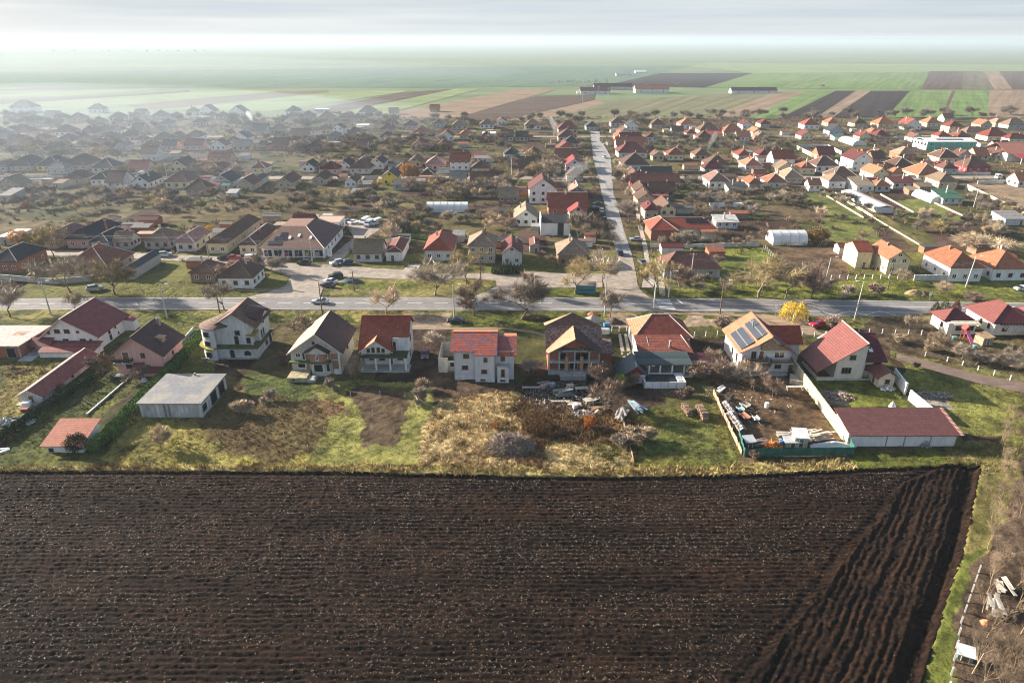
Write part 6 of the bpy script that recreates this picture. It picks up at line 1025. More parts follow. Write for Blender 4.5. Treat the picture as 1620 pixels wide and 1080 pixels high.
def hall():
    x0, y0 = K('D', 1020, 378); w = K('D', 1320, 378)[0] - x0; r = empty('sports_hall', (x0 + w / 2, y0, 0), 'white and teal sports hall with a pale roof behind a fenced green court', 'sports hall')
    m = MB(); m.box(-w / 2, w / 2, 0, 16, 0, 5.2, plain((.10, .36, .30), .6)); m.box(-w / 2 - .02, -w / 2 + .3, -.02, 16.02, 0, 5.25, WHITE); m.build('wall', r); m = MB(); roof_gx(m, -.4, 5.25, 16.4, 5.25, 8, 6.6, -w / 2 - .4, w / 2 + .4, plain((.72, .71, .68), .6), .12); rf = m.build('roof', r)
    q = MB(); q.slab([(-8, 3, 5.95), (9, 3, 5.95), (9, 5.4, 6.35), (-8, 5.4, 6.35)], .08, plain((.014, .014, .022), .4, .1, .5, 0, .35)); q.build('solar_array', rf)
    for k in range(5): small_window(r, 'f', -w / 2 + w * (k + .5) / 5, 3.2, 2.6, 1.2, 0, PVC)
    for k in range(4): small_window(r, 'l', 2 + 3.8 * k, 2.8, 2.2, 1.4, -w / 2 - .02, WOODF)
    LAND.append((x0 + w / 2, y0 + 8, 'the sports hall'))
    fx0, fx1 = x0 - 2, x0 + w + 14
    c = empty('court_fence', (fx0, y0 - 30, 0), 'tall green mesh fence around the sports court', 'fence')
    GN = plain((.05, .30, .20), .6, .1, 3, key='green_mesh')
    for k in range(9):
        for yy in (0, 28): step_part(c, [(k * (fx1 - fx0) / 8, k * (fx1 - fx0) / 8 + .15, yy, yy + .15, 0, 4.2)], GN, 'post')
    for yy in (0, 28): step_part(c, [(0, fx1 - fx0, yy + .05, yy + .1, z, z + .12) for z in (.3, 1.1, 1.9, 2.7, 3.5, 4.1)], GN, 'mesh_panel')
hall()
def bigred():
    x0, y0 = K('D', 1500, 445); r = empty('barn', (x0 + 12, y0, 0), 'large building with a broad salmon red roof at the right edge beyond the court', 'building')
    m = MB(); m.box(-11, 20, 0, 22, 0, 4.4, WHITE); m.build('wall', r); m = MB(); roof_gx(m, -.8, 4.2, 22.8, 4.2, 11, 9.0, -12, 21, tile((.42, .17, .12), .2, .2), .14, PALE_TRIM); m.build('roof', r); 
    m = MB(); m.slab([(-9, -9, 2.9), (20, -9, 2.9), (20, -1, 4.2), (-9, -1, 4.2)], .14, tile(ROOFC['crimson'], .2, .2)); m.build('canopy_roof', r)
    for k in range(6): step_part(r, [(-8.5 + 5 * k, -8.2 + 5 * k, -8.6, -8.3, 0, 2.95)], WHITE, 'pillar')
    LAND.append((x0 + 12, y0 + 8, 'the salmon roofed building'))
bigred()
def far_farm():
    for (px0, px1, py, d, h, rf, wl_, lab) in ((1005, 1058, 147.5, 16, 5, 'orange', 'white', 'white farm block with an orange roof out in the fields'), (918, 965, 149, 12, 4, 'oldred', 'white', 'long low white farm building in the fields'), (940, 1000, 142, 10, 4, 'oldred', 'lightgrey', 'long faded red farm roof behind the white farm building'),
                                            (1157, 1229, 148, 12, 3.5, 'purple', 'white', 'very long dark roofed farm shed beside the ploughed strips'), (975, 1000, 120, 14, 2.6, 'grey', 'white', 'pale far farm building beside a dark ploughed field'), (1005, 1022, 116, 14, 2.6, 'white', 'white', 'small white far building above the dark ploughed field')):
        X0, Y0 = G(px0, py); X1, _ = G(px1, py); r = house(X0, Y0, X1 - X0, d, h, 'gx', rf, wl_, rnd, rise=min(4.5, h), far=True); r['label'] = lab; r['category'] = 'farm building'; r.name = 'farm_building'; r['group'] = 'farm buildings in the fields'; del r['_look']; del r['_sz']
far_farm()
# polytunnels
FILM = plain((.62, .62, .60), .35, .1, .4, key='tunnel_film')
def tunnel(c, x0, x1, yb, d, ht, lab, axis='x'):
    X0, Y0 = K(c, x0, yb); X1, _ = K(c, x1, yb); r = empty('polytunnel', ((X0 + X1) / 2, Y0, 0), lab, 'polytunnel', 'polytunnels in the gardens'); n = 12; w = X1 - X0
    prof = lambda s, k=1.0: [(s / 2 - s / 2 * math.cos(math.pi * i / n) * k, ht * k * math.sin(math.pi * i / n) ** .8 + .02) for i in range(n + 1)]
    m = MB()
    if axis == 'x': m.prism(prof(d), -w / 2, w / 2, FILM, 'x')
    else: m.prism([(a - w / 2, b) for a, b in prof(w)], 0, d, FILM, 'y')
    m.build('cover', r)
    L = w if axis == 'x' else d; k = max(3, int(L / 2.5))
    for j in range(k + 1):
        q = MB(); t = L * j / k - (w / 2 if axis == 'x' else 0); pr = prof(d if axis == 'x' else w)
        for a, b in zip(pr, pr[1:]):
            if axis == 'x': q.tube((t, a[0], a[1] + .03), (t, b[0], b[1] + .03), .05, .05, METAL, 4)
            else: q.tube((a[0] - w / 2, t, a[1] + .03), (b[0] - w / 2, t, b[1] + .03), .05, .05, METAL, 4)
        q.build('hoop', r)
    LAND.append(((X0 + X1) / 2, Y0 + 2, 'the polytunnel'))
tunnel('d', 1252, 1512, 326, 8, 4.2, 'white polytunnel with dark ribs beside the brown dug garden'); tunnel('B', 1056, 1310, 756, 7, 3.4, 'long white polytunnel standing alone in the scrubby garden'); tunnel('C', 62, 200, 432, 8, 3.2, 'white polytunnel in the meadow left of the long street')
tunnel('D', 575, 660, 350, 22, 3.4, 'white polytunnel running back below the far rows', 'y'); tunnel('D', 1050, 1135, 700, 16, 2.8, 'pair side white tunnel beside the teal shed', 'y'); tunnel('d', 790, 1095, 38, 4, 1.6, 'very low long greenhouse in the garden')
def glasshouse():
    (X0, Y0), (X1, Y1) = K('D', 720, 760), K('D', 820, 760); r = empty('greenhouse', (X0, Y0, 0), 'long narrow white greenhouse with a grey and pink roof', 'greenhouse'); w = X1 - X0; L = K('D', 570, 655)[1] - Y0
    m = MB(); m.box(0, w, 0, L, 0, 2.2, wallmat((.66, .64, .6), .2)); m.build('wall', r); m = MB(); m.slab([(-.2, -.2, 2.2), (w / 2, -.2, 3.0), (w / 2, L, 3.0), (-.2, L, 2.2)], .08, plain((.4, .42, .43), .4)); m.slab([(w / 2, -.2, 3.0), (w + .2, -.2, 2.2), (w + .2, L, 2.2), (w / 2, L, 3.0)], .08, plain((.6, .45, .4), .5)); m.build('roof', r)
    for k in range(8): small_window(r, 'l', L * (k + .5) / 8, .8, 1.6, 1.0, 0, PVC)
    LAND.append((X0, Y0, 'the long greenhouse'))
glasshouse()
for n, (x0, x1, yb, d, h, rf, wl_, lab) in enumerate(((1120, 1240, 708, 10, 2.6, 'green', 'lightgrey', 'low shed with a teal roof among the tunnels'), (1500, 1640, 835, 9, 2.4, 'grey', 'lightgrey', 'low grey roofed shed at the right edge of the gardens'))):
    X0, Y0 = K('D', x0, yb); X1 = K('D', x1, yb)[0]; r = house(X0, Y0, X1 - X0, d, h, 'mo', rf, wl_, rnd); r['label'] = lab; r.name = 'shed'; r['category'] = 'shed'; del r['_look']; del r['_sz']; PLACED.append((X0, X1, Y0, Y0 + d))
# ------------------------------------------------------------------ fences and garden walls
def fence(name, pts, h, style, label, mat=None, step=2.5, z0=0, group=None):
    pts = [tuple(p) for p in pts]; r = empty(name, (pts[0][0], pts[0][1], 0), label, 'wall' if style == 'wall' else 'hedge' if style == 'hedge' else 'fence', group); ox, oy = pts[0]; cnt = 0
    for (ax, ay), (bx, by) in zip(pts, pts[1:]):
        L = math.hypot(bx - ax, by - ay); an = math.atan2(by - ay, bx - ax); n = max(1, int(round(L / step)))
        if cnt + n > 95: n = max(1, 95 - cnt)
        cnt += n
        def put(m, nm):
            o = m.build(nm, r); o.location = (ax - ox, ay - oy, 0); o.rotation_euler = (0, 0, an); return o
        if style == 'wall':
            m = MB(); m.box(0, L, -.1, .1, 0, h, mat); m.box(-.05, L + .05, -.15, .15, h + .002, h + .1, mat); put(m, 'panel')
            for k in range(n + 1):
                m = MB(); m.box(L * k / n - .14, L * k / n + .14, -.17, .17, 0, h + .16, mat); put(m, 'post')
        elif style == 'post':
            for k in range(n + 1):
                m = MB(); m.box(L * k / n - .09, L * k / n + .09, -.09, .09, 0, h, mat); put(m, 'post')
            m = MB()
            for z in (.35, .7, .95): m.box(0, L, -.008, .008, h * z - .01, h * z + .01, METAL)
            put(m, 'wire')
        elif style == 'plank':
            m = MB(); q = random.Random(int(L * 100))
            for k in range(int(L / .5)): a = k * .5; m.box(a, a + .46, -.03 + q.uniform(-.05, .05), .03, 0, h * q.uniform(.75, 1.1), mat)
            put(m, 'planks')
            for k in range(0, n + 1, 2):
                m = MB(); m.box(L * k / n - .06, L * k / n + .06, .04, .16, 0, h, mat); put(m, 'post')
        elif style == 'net':
            m = MB(); N = int(L / .4) + 1
            vs = []; fs = []
            for k in range(N + 1):
                t = L * k / N; s = .05 * math.sin(k * 1.7); vs += [(t, s, .05), (t, s * .6, h * .55), (t, s, h - .10 * abs(math.sin(math.pi * k / N * n)))]
            for k in range(N): fs += [(3 * k, 3 * k + 3, 3 * k + 4, 3 * k + 1), (3 * k + 1, 3 * k + 4, 3 * k + 5, 3 * k + 2)]
            m.add(vs, fs, mat); put(m, 'net')
            for k in range(n + 1):
                m = MB(); m.tube((L * k / n, .06, 0), (L * k / n, .06, h + .1), .04, .04, METAL, 5); put(m, 'post')
    return r
CW = wallmat((.60, .52, .36), .3); CG = wallmat((.55, .53, .49), .35); OLDW = plain((.34, .25, .17), .85, .4, 2, key='old_wood'); GNET = plain((.025, .11, .085), .7, .35, .7, key='green_net')
fence('garden_wall', [(60.2, 133.5), (58.5, 101.6)], 2.3, 'wall', 'long cream concrete panel wall running from the solar house to the long garage', CW, 2.4)
fence('garden_wall', [G(1438, 633), G(1476, 665)], 2.1, 'wall', 'short white panel wall behind the long garage', WHITE, 3.4)
fence('garden_wall', [G(1413, 600), G(1431, 624)], 2.4, 'wall', 'short white wall leaning away from the porch of the steep roofed house', WHITE, 3)
fence('plank_fence', [K('s', 700, 680), K('s', 868, 1045)], 1.2, 'plank', 'low sunlit plank fence left of the cluttered brown yard', OLDW)
fence('plank_fence', [K('r', 1275, 800), K('r', 1350, 1090)], .7, 'plank', 'low broken plank fence between the rusty scrub and the green plot', OLDW)
fence('net_fence', [K('s', 848, 935), K('s', 880, 1052), K('s', 1525, 1042), K('s', 1480, 945)], 1.7, 'net', 'green net fence around the corner of the cluttered yard', GNET, 3.4)
fence('post_fence', [(61, 150.5), (72, 149), (86, 151), (98, 150)], 1.3, 'post', 'pale concrete post fence behind the solar and steep roofed houses', CG, 3)
fence('post_fence', [(37.8, 148.5), (49, 149.5)], 1.3, 'post', 'short pale post fence between the hipped roof and solar houses', CG, 2.6)
fence('post_fence', [G(968, 524), G(1003, 524)], 1.2, 'post', 'short row of white gate posts beside the tracks of paving', WHITE, 1.8)
fence('post_fence', [K('t', 980, 460), K('t', 1110, 490), K('t', 1290, 545), K('t', 1480, 600), K('t', 1600, 640)], 1.2, 'post', 'leaning white post fence along the earth track', WHITE, 3)
fence('post_fence', [K('e', 40, 585), K('e', 600, 575), K('e', 800, 585)], 1.4, 'post', 'white post and rail fence in front of the cream house with the orange gable', WHITE, 2.6)
fence('post_fence', [K('d', 1180, 345), K('d', 1375, 555)], 1.6, 'post', 'sloping row of pale posts beside the brown dug garden', CG, 2.2)
fence('post_fence', [K('d', 1440, 562), K('d', 1640, 570)], 1.5, 'post', 'pale posts along the front of the brown dug garden', CG, 2.6)
fence('post_fence', [K('d', 660, 600), K('d', 990, 600)], 1.4, 'post', 'dark post fence in front of the faded red corner house', wallmat((.3, .28, .25)), 2.4)
fence('garden_wall', [(-74.5, 144.8), (-66, 144.8)], .9, 'wall', 'low dark wall between the pink house and the round bay house', wallmat((.16, .15, .13)), 2.2)
fence('garden_wall', [K('p', 515, 805), K('p', 770, 585)], .25, 'wall', 'very low concrete kerb running down the pink house garden', CG, 4)
fence('garden_wall', [K('p', 1060, 400), K('p', 1140, 310)], .8, 'wall', 'low pale wall beside the concrete drive of the pink house', CG, 4)
fence('garden_wall', [K('e', 285, 0), K('e', 850, 335)], .35, 'wall', 'thin pale concrete strip running between the right gardens to the orange house', CW, 6)
for i, (a, b, s) in enumerate((((930, 300), (1290, 800), 'rightmost'), ((745, 650), (1018, 800), 'middle'), ((385, 640), (640, 792), 'leftmost'))):
    if i == 0: a = (985, 662)
    fence('garden_wall', [K('D', *a), K('D', *b)], .5, 'wall', f'{s} of three thin pale garden strips below the long greenhouse', CW, 5)
fence('garden_wall', [K('D', 468, 640), K('D', 700, 785)], .5, 'wall', 'thin pale garden edging left of the long greenhouse', CW, 5)
fence('garden_wall', [K('D', 1262, 612), K('D', 1640, 795)], 2.2, 'wall', 'high cream panel wall along the bare plot at the right edge', CW, 3)
fence('garden_wall', [K('D', 230, 370), K('D', 355, 432)], 2.2, 'wall', 'cream wall on the left of the bright green lawn', CW, 3)
fence('garden_wall', [K('D', 235, 362), K('D', 420, 362), K('D', 505, 405)], 2.0, 'wall', 'pale dotted wall at the back of the bright green lawn', CG, 3)
fence('garden_wall', [K('b', 1295, 285), K('b', 1375, 100)], 2.4, 'net', 'dark green net fence beside the van yard', plain((.02, .06, .05), .7, .3, 1), 3)
fence('garden_wall', [K('d', 330, 340), K('d', 620, 345), K('d', 1145, 330)], 1.3, 'wall', 'grey garden wall along the lawn below the long red roofed house', CG, 4)
fence('garden_wall', [K('e', 790, 590), K('e', 1035, 592)], 1.7, 'wall', 'grey and brown wall with a green gate beside the orange roofed house', CG, 3)
fence('garden_wall', [K('a', 0, 470), K('a', 330, 500), K('a', 560, 480)], 1.5, 'wall', 'grey roadside wall under the bare trees on the left', wallmat((.42, .4, .38), .3), 4)
fence('garden_wall', [K('D', 1335, 585), K('D', 1640, 575)], 1.6, 'wall', 'white and brown wall beside the parked truck', CG, 3)
fence('garden_wall', [K('C', 1130, 520), K('C', 1500, 530)], 1.4, 'wall', 'brown fence along the cross street right of the long street', wallmat((.15, .1, .08)), 4)
for i, (x0, y0, x1, y1) in enumerate(((1180, 525, 1410, 530), (0, 548, 690, 545))):
    c = 'D' if i == 0 else 'A'
    fence('garden_wall', [K(c, x0, y0), K(c, x1, y1)], 1.3, 'wall', ['grey wall in front of the crimson house', 'low wall along the left cross street'][i], CG, 4)
# ------------------------------------------------------------------ poles, lamps and signs
CP = wallmat((.50, .47, .42), .2); WP = plain((.16, .11, .075), .85, .3, 2, key='pole_wood')
LAMPG = plain((.7, .7, .68), .3, .1, 2, key='lamp_glass')
def pole(c, x, y, h, kind, label, arm=1, lean=0):
    X, Y = K(c, x, y); r = empty('street_lamp' if 'lamp' in kind else 'utility_pole', (X, Y, 0), label, 'street lamp' if 'lamp' in kind else 'utility pole', 'street lamps' if 'lamp' in kind else 'utility poles'); mat = WP if 'wood' in kind else WHITE if 'white' in kind else CP
    m = MB(); m.tube((0, 0, 0), (lean, 0, h), .19, .11, mat, 8); m.build('pole', r)
    if 'lamp' in kind:
        m = MB(); m.tube((lean * .97, 0, h - .3), (lean + arm * 1.3, -.1, h + .25), .05, .045, METAL, 5); m.build('arm', r)
        m = MB(); x0 = lean + arm * 1.2; m.box(min(x0, x0 + arm * .8), max(x0, x0 + arm * .8), -.2, .05, h + .14, h + .3, PVC); a = m.build('lamp_head', r)
        m = MB(); m.box(min(x0 + arm * .1, x0 + arm * .7), max(x0 + arm * .1, x0 + arm * .7), -.17, .02, h + .10, h + .139, LAMPG); m.build('lens', a)
    if 'bar' in kind:
        m = MB(); m.box(-.9 + lean, .9 + lean, -.06, .06, h - .5, h - .38, WP); o = m.build('crossarm', r)
        m = MB()
        for u in (-.8, -.3, .3, .8): m.cyl((u + lean, 0, h - .3), 'z', .05, .16, PVC, 6)
        m.build('insulator', o)
for a in (('p', 985, 235, 9, 'lamp', 'concrete street lamp on the verge behind the pink house', 1, 0), ('p', 300, 215, 9, 'lamp', 'street lamp on the verge behind the white house, left edge', 1, 0), ('q', 178, 205, 8, 'wood bar', 'dark wooden pole beside the bare tree at the round bay house'),
          ('q', 783, 222, 9, 'wood lamp', 'dark lamp pole behind the brick bay house', 1, 0), ('r', 293, 237, 9, 'lamp', 'lamp pole behind the dark car on the grass verge', 1, 0), ('r', 1178, 226, 11, 'bar', 'tall concrete pole beside the heaps behind the brick shell house'),
          ('s', 350, 180, 7.5, 'white lamp', 'white lamp post at the pedestrian crossing, road side', -1, 0), ('s', 437, 115, 7.5, 'white lamp', 'pale lamp post on the far side of the pedestrian crossing', 1, 0), ('s', 740, 212, 9, 'wood lamp', 'dark lamp pole on the verge beside the solar house', 1, 0),
          ('t', 565, 242, 10, 'lamp', 'pale leaning lamp post in front of the bus bay', -1, .3), ('d', 630, 610, 9, 'bar', 'pale utility pole in front of the faded red corner house'), ('e', 115, 630, 8.5, 'lamp', 'pale lamp post beside the white post and rail fence', 1, .4),
          ('e', 1180, 640, 9, 'lamp', 'pale lamp post in front of the orange roofed white house', 1, .5), ('e', 590, 660, 8, 'wood bar', 'dark wooden pole in front of the orange gable house'), ('b', 580, 492, 8, 'bar', 'utility pole in front of the shop windows'),
          ('b', 913, 712, 6, 'wood bar', 'short dark wooden pole beside the gravel heap'), ('c', 480, 612, 7, 'wood bar', 'dark pole on the grass island'), ('a', 1275, 348, 8, 'bar', 'pale pole in front of the long cream house'),
          ('C', 890, 862, 9, 'bar', 'utility pole at the long street corner house'), ('C', 113, 530, 9, 'bar', 'pale pole at the cross street left of the long street'), ('D', 282, 525, 9, 'bar', 'pale pole at the cross street beside the brown hipped house'),
          ('D', 1312, 725, 8, 'bar', 'pale pole at the foot of the high cream wall'), ('D', 1236, 515, 9, 'bar', 'pale pole beside the crimson house'), ('A', 1020, 545, 9, 'bar', 'hazy pole on the left cross street'), ('B', 1578, 528, 8, 'bar', 'pale pole near the white dormered house'),
          ('C', 640, 50, 12, 'bar', 'far pole in the meadow beyond the long street'), ('C', 700, 60, 12, 'bar', 'second far pole in the meadow beyond the long street'), ('C', 545, 100, 10, 'bar', 'far pole beside the dark field')): pole(*a)
def sign(c, x, y, h, shape, colr, label):
    X, Y = K(c, x, y); r = empty('road_sign', (X, Y, 0), label, 'road sign', 'road signs'); m = MB(); m.tube((0, 0, 0), (0, 0, h), .05, .05, METAL, 6); m.build('post', r); m = MB(); cm = plain(colr, .4, .05)
    if shape == 'o': m.cyl((0, -.07, h - .2), 'y', .42, .03, cm, 20)
    else: m.box(-.35, .35, -.08, -.055, h - .7, h, cm)
    m.build('plate', r)
sign('t', 100, 222, 2.8, 'o', (.6, .62, .66), 'round pale road sign near the yellow tree'); sign('t', 122, 205, 3.0, 'r', (.5, .55, .62), 'small square sign behind the round road sign'); sign('t', 1004, 135, 2.6, 'r', (.66, .64, .6), 'small white sign on the far verge at the right'); sign('e', 905, 740, 2.2, 'r', (.7, .68, .62), 'small white board on the verge below the earth heap')
sign('p', 240, 62, 2.2, 'r', (.6, .62, .62), 'small white board on the far left verge')
def cable(pts, label):
    m = MB(); n = 14; P0 = pts[0]
    for p_, q_ in zip(pts, pts[1:]):
        prev = None
        for k in range(n + 1):
            t = k / n; c_ = tuple(p_[i] + (q_[i] - p_[i]) * t - (P0[i] if i < 2 else 0) for i in range(3)); c_ = (c_[0], c_[1], c_[2] - 1.4 * 4 * t * (1 - t) * .6)
            if prev: m.tube(prev, c_, .028, .028, METAL, 3, False)
            prev = c_
    o = m.build('power_cable'); o.location = (P0[0], P0[1], 0); tag(o, label, 'cable', 'overhead cables')
A_ = [K('a', 1275, 348), K('b', 580, 492), K('b', 913, 712), K('c', 480, 612), K('r', 1178, 226)]
for dz, w_ in ((7.6, 'upper'), (7.1, 'lower')):
    cable([(A_[0][0] - 75, A_[0][1] + 8, dz)] + [(*q, dz) for q in A_[:2]], w_ + ' overhead cable along the left service street'); cable([(*K('q', 178, 205), dz), (*K('q', 783, 222), dz), (*K('r', 293, 237), dz), (*A_[4], dz + 2.5), (*K('s', 740, 212), dz)], w_ + ' overhead cable along the main road verge')
    cable([(*K('d', 630, 610), dz), (*K('e', 115, 630), dz), (*K('e', 590, 660), dz), (*K('e', 1180, 640), dz)], w_ + ' overhead cable in front of the orange roofed houses on the right')
# bus shelter
def shelter():
    X0, Y0 = K('r', 1010, 92); X1 = K('r', 1125, 92)[0]; w = X1 - X0; r = empty('bus_shelter', (X0 + w / 2, Y0, 0), 'teal boarded bus shelter on the grass strip', 'bus shelter'); TM = plain((.035, .19, .22), .5, .3, 1.2, key='teal_paint')
    m = MB(); m.box(-w / 2, w / 2, 0, .1, 0, 2.4, TM); m.box(-w / 2, -w / 2 + .1, .1, 2.2, 0, 2.4, TM); m.box(w / 2 - .1, w / 2, .1, 2.2, 0, 2.4, TM); m.build('wall', r); m = MB(); m.slab([(-w / 2 - .2, -.3, 2.45), (w / 2 + .2, -.3, 2.45), (w / 2 + .2, 2.5, 2.65), (-w / 2 - .2, 2.5, 2.65)], .08, plain((.25, .2, .18), .7)); m.build('roof', r)
    step_part(r, [(-w / 2 + .8, w / 2 - .6, -.03, -.005, .9, 1.3)], plain((.02, .10, .13), .6), 'panel'); step_part(r, [(-w / 2 + .2, w / 2 - .2, .5, .95, .42, .5)], OLDW, 'bench')
shelter()
# ------------------------------------------------------------------ vehicles
def make_car(kind='sedan'):
    r = empty('parked_car', (0, 0, 0), '', 'car'); P_ = plain((.4, .4, .42), .25, .05, 1, .3, .6, key='car_paint')
    L, Wd = (4.4, 1.76) if kind != 'van' else (5.4, 2.0); hb = .95 if kind == 'sedan' else 1.05
    if kind == 'van': low = [(-2.7, .35), (2.7, .35), (2.7, .95), (2.55, 1.15), (1.75, 1.35), (1.15, 2.3), (-2.6, 2.35), (-2.7, 2.2)]; cab = [(1.05, 1.35), (1.85, 1.33), (1.22, 2.1), (1.05, 2.15)]
    elif kind == 'suv': low = [(-2.15, .35), (2.15, .35), (2.18, .8), (2.0, 1.0), (1.0, 1.1), (-2.05, 1.15), (-2.2, .9)]; cab = [(-1.95, 1.1), (.95, 1.08), (.3, 1.62), (-1.6, 1.66)]
    else: low = [(-2.2, .3), (2.2, .3), (2.22, .62), (2.05, .82), (.95, .93), (-1.45, .95), (-2.1, .9), (-2.24, .7)]; cab = [(-1.6, .93), (1.0, .9), (.3, 1.4), (-.85, 1.42)]
    m = MB(); i = .08
    def shell(prof, w, w2, mat, zc):
        n = len(prof); vs = [(x, -(w if z < zc else w2), z) for x, z in prof] + [(x, (w if z < zc else w2), z) for x, z in prof]
        m.add(vs, [tuple(range(n))[::-1], tuple(range(n, 2 * n))] + [(k, (k + 1) % n, n + (k + 1) % n, n + k) for k in range(n)], mat)
    shell(low, Wd / 2, Wd / 2 - (.05 if kind != 'van' else .12), P_, 1.2 if kind == 'van' else .8)
    if kind != 'van':
        x0, x1 = cab[3][0], cab[2][0]; zt = max(cab[2][1], cab[3][1]); m.box(x0 + .05, x1 - .02, -Wd / 2 + .22, Wd / 2 - .22, zt - .01, zt + .05, P_)
        for xx in (x0 * .6 + x1 * .4 - .35,): m.box(xx - .04, xx + .04, -Wd / 2 + .1, Wd / 2 - .1, cab[0][1], zt, P_)
    b = m.build('body', r)
    m = MB()
    if kind == 'van': shell(cab, Wd / 2 + .005, Wd / 2 - .1, glassmat(), 1.5)
    else: shell(cab, Wd / 2 - .08, Wd / 2 - .24, glassmat(), hb + .2)
    m.build('windows', r)
    ax = 1.35 if kind != 'van' else 1.7
    for sx_ in (-ax, ax):
        for sy in (-1, 1):
            m = MB(); m.cyl((0, 0, 0), 'y', .33, .22, RUBBER, 14); o = m.build('wheel', r); o.location = (sx_, sy * (Wd / 2 - .1), .33); q = MB(); q.cyl((0, sy * .112, 0), 'y', .2, .02, METAL, 10); q.build('rim', o)
    for sy in (-1, 1):
        m = MB(); m.box(L / 2 - .1, L / 2 + .035, -.2, .2, -.08, .08, LAMPG); o = m.build('headlight', r); o.location = (0, sy * (Wd / 2 - .3), .66 if kind != 'van' else .85)
        m = MB(); m.box(-L / 2 - .05, -L / 2 + .06, -.14, .14, -.1, .1, plain((.35, .01, .01), .3, .05)); o = m.build('tail_light', r); o.location = (0, sy * (Wd / 2 - .24), .75)
    m = MB(); m.box(L / 2 - .02, L / 2 + .06, -Wd / 2 + .1, Wd / 2 - .1, .34, .5, plain((.03, .03, .03), .6)); m.build('bumper', r)
    return r
PROTO = {k: make_car(k) for k in ('sedan', 'suv', 'van')}; CARP = MATS[('plain', (.4, .4, .42), .25, .05, 1, .3)]
USED = set()
def car(c, x, y, rz, kind, colr, label, group=None, name=None):
    X, Y = K(c, x, y); p = PROTO[kind]
    if kind in USED: r = copy_thing(p, (X, Y, .05), R(rz))
    else: r = p; USED.add(kind); r.location = (X, Y, .05); r.rotation_euler = (0, 0, R(rz))
    tag(r, label, 'van' if kind == 'van' else 'car', group or 'cars and vans in the village'); r.name = name or ('van' if kind == 'van' else 'parked_car')
    m = plain(colr, .25, .06, 1, .3, .6, key='car_paint')
    for ch in r.children:
        if ch.name.startswith('body'):
            for s in ch.material_slots: s.link = 'OBJECT'; s.material = m
SIL, BLK, WHT, RED, NAVY, GRY, MAR = (.42, .43, .45), (.018, .018, .02), (.72, .72, .72), (.42, .012, .03), (.018, .03, .07), (.13, .13, .14), (.17, .02, .05)
for a in (('q', 770, 148, 180, 'sedan', SIL, 'silver car driving on the main road past the junction'), ('r', 305, 262, 180, 'sedan', (.012, .015, .04), 'dark blue car parked on the grass verge by the lamp pole'), ('q', 1388, 462, -84, 'sedan', (.16, .03, .08), 'crimson car in the shade beside the white porch house'),
          ('t', 352, 285, 195, 'suv', (.55, .008, .04), 'bright red car beside the bus bay'), ('p', 562, 72, 30, 'suv', (.30, .33, .34), 'silver grey car on the left verge under the bare trees'), ('q', 815, 52, 160, 'sedan', BLK, 'black car nearest the gravel heap at the junction'),
          ('q', 828, 30, 165, 'sedan', WHT, 'white car behind the black one at the junction'), ('b', 765, 605, 200, 'suv', BLK, 'black car beside the top of the gravel heap'), ('b', 515, 500, 175, 'suv', (.03, .045, .05), 'dark car parked before the shop pole'),
          ('b', 775, 500, 215, 'suv', SIL, 'silver car of the pair parked beside the shop'), ('b', 845, 498, 215, 'suv', NAVY, 'dark blue car of the pair parked beside the shop'), ('b', 250, 505, 178, 'suv', NAVY, 'dark blue car among the small trees at the shop'),
          ('a', 1010, 330, 20, 'suv', (.35, .42, .44), 'pale grey car in the drive across the left service street'), ('a', 1372, 348, 25, 'sedan', (.02, .07, .06), 'dark green car in front of the cream house'), ('a', 1425, 346, 25, 'sedan', (.32, .02, .04), 'red car in front of the cream house'),
          ('b', 910, 170, 50, 'sedan', WHT, 'white car in the yard behind the shop'), ('b', 865, 160, 50, 'sedan', GRY, 'dark car beside the white car in the yard behind the shop'), ('d', 97, 395, 92, 'suv', NAVY, 'dark blue car driving on the long street'), ('d', 220, 290, 178, 'sedan', (.36, .4, .48), 'pale blue car parked across the pavement of the long street'),
          ('d', 268, 465, 100, 'sedan', GRY, 'grey car by the pavement near the crossing'), ('C', 638, 710, 30, 'sedan', BLK, 'upper black car parked left on the long street'), ('C', 625, 742, 25, 'suv', BLK, 'lower black car parked left on the long street'), ('C', 662, 755, 90, 'suv', WHT, 'white car parked on the left of the long street'), ('C', 680, 805, 90, 'sedan', NAVY, 'dark car under the bare tree on the long street'),
          ('C', 680, 425, 90, 'suv', WHT, 'white car far up the long street'), ('C', 690, 345, 10, 'sedan', SIL, 'silver car parked far up the long street'), ('C', 1265, 518, 10, 'sedan', SIL, 'silver car on the cross street in front of the brown house'), ('A', 1140, 545, 0, 'suv', WHT, 'white car on the left cross street'), ('A', 1035, 580, 60, 'suv', GRY, 'grey car beside the white gabled house on the left'),
          ('c', 312, 500, 55, 'suv', WHT, 'white car between the tan houses behind the big bare trees'), ('e', 1612, 665, 0, 'sedan', WHT, 'white car at the right end of the far verge')): car(*a)
for a in (('b', 1000, 170, -110, 'van', WHT, 'white van leftmost of three in the yard'), ('b', 1035, 190, -105, 'van', (.6, .62, .66), 'middle white van of three in the yard'), ('b', 1090, 180, -118, 'van', WHT, 'white van rightmost of three in the yard'), ('A', 862, 535, -90, 'van', WHT, 'white van beside the red roofed house on the left'),
          ('a', 1555, 360, 20, 'van', WHT, 'white van by the small trees left of the shop'), ('b', 720, 145, 0, 'van', WHT, 'white camper van behind the workshop')): car(*a)
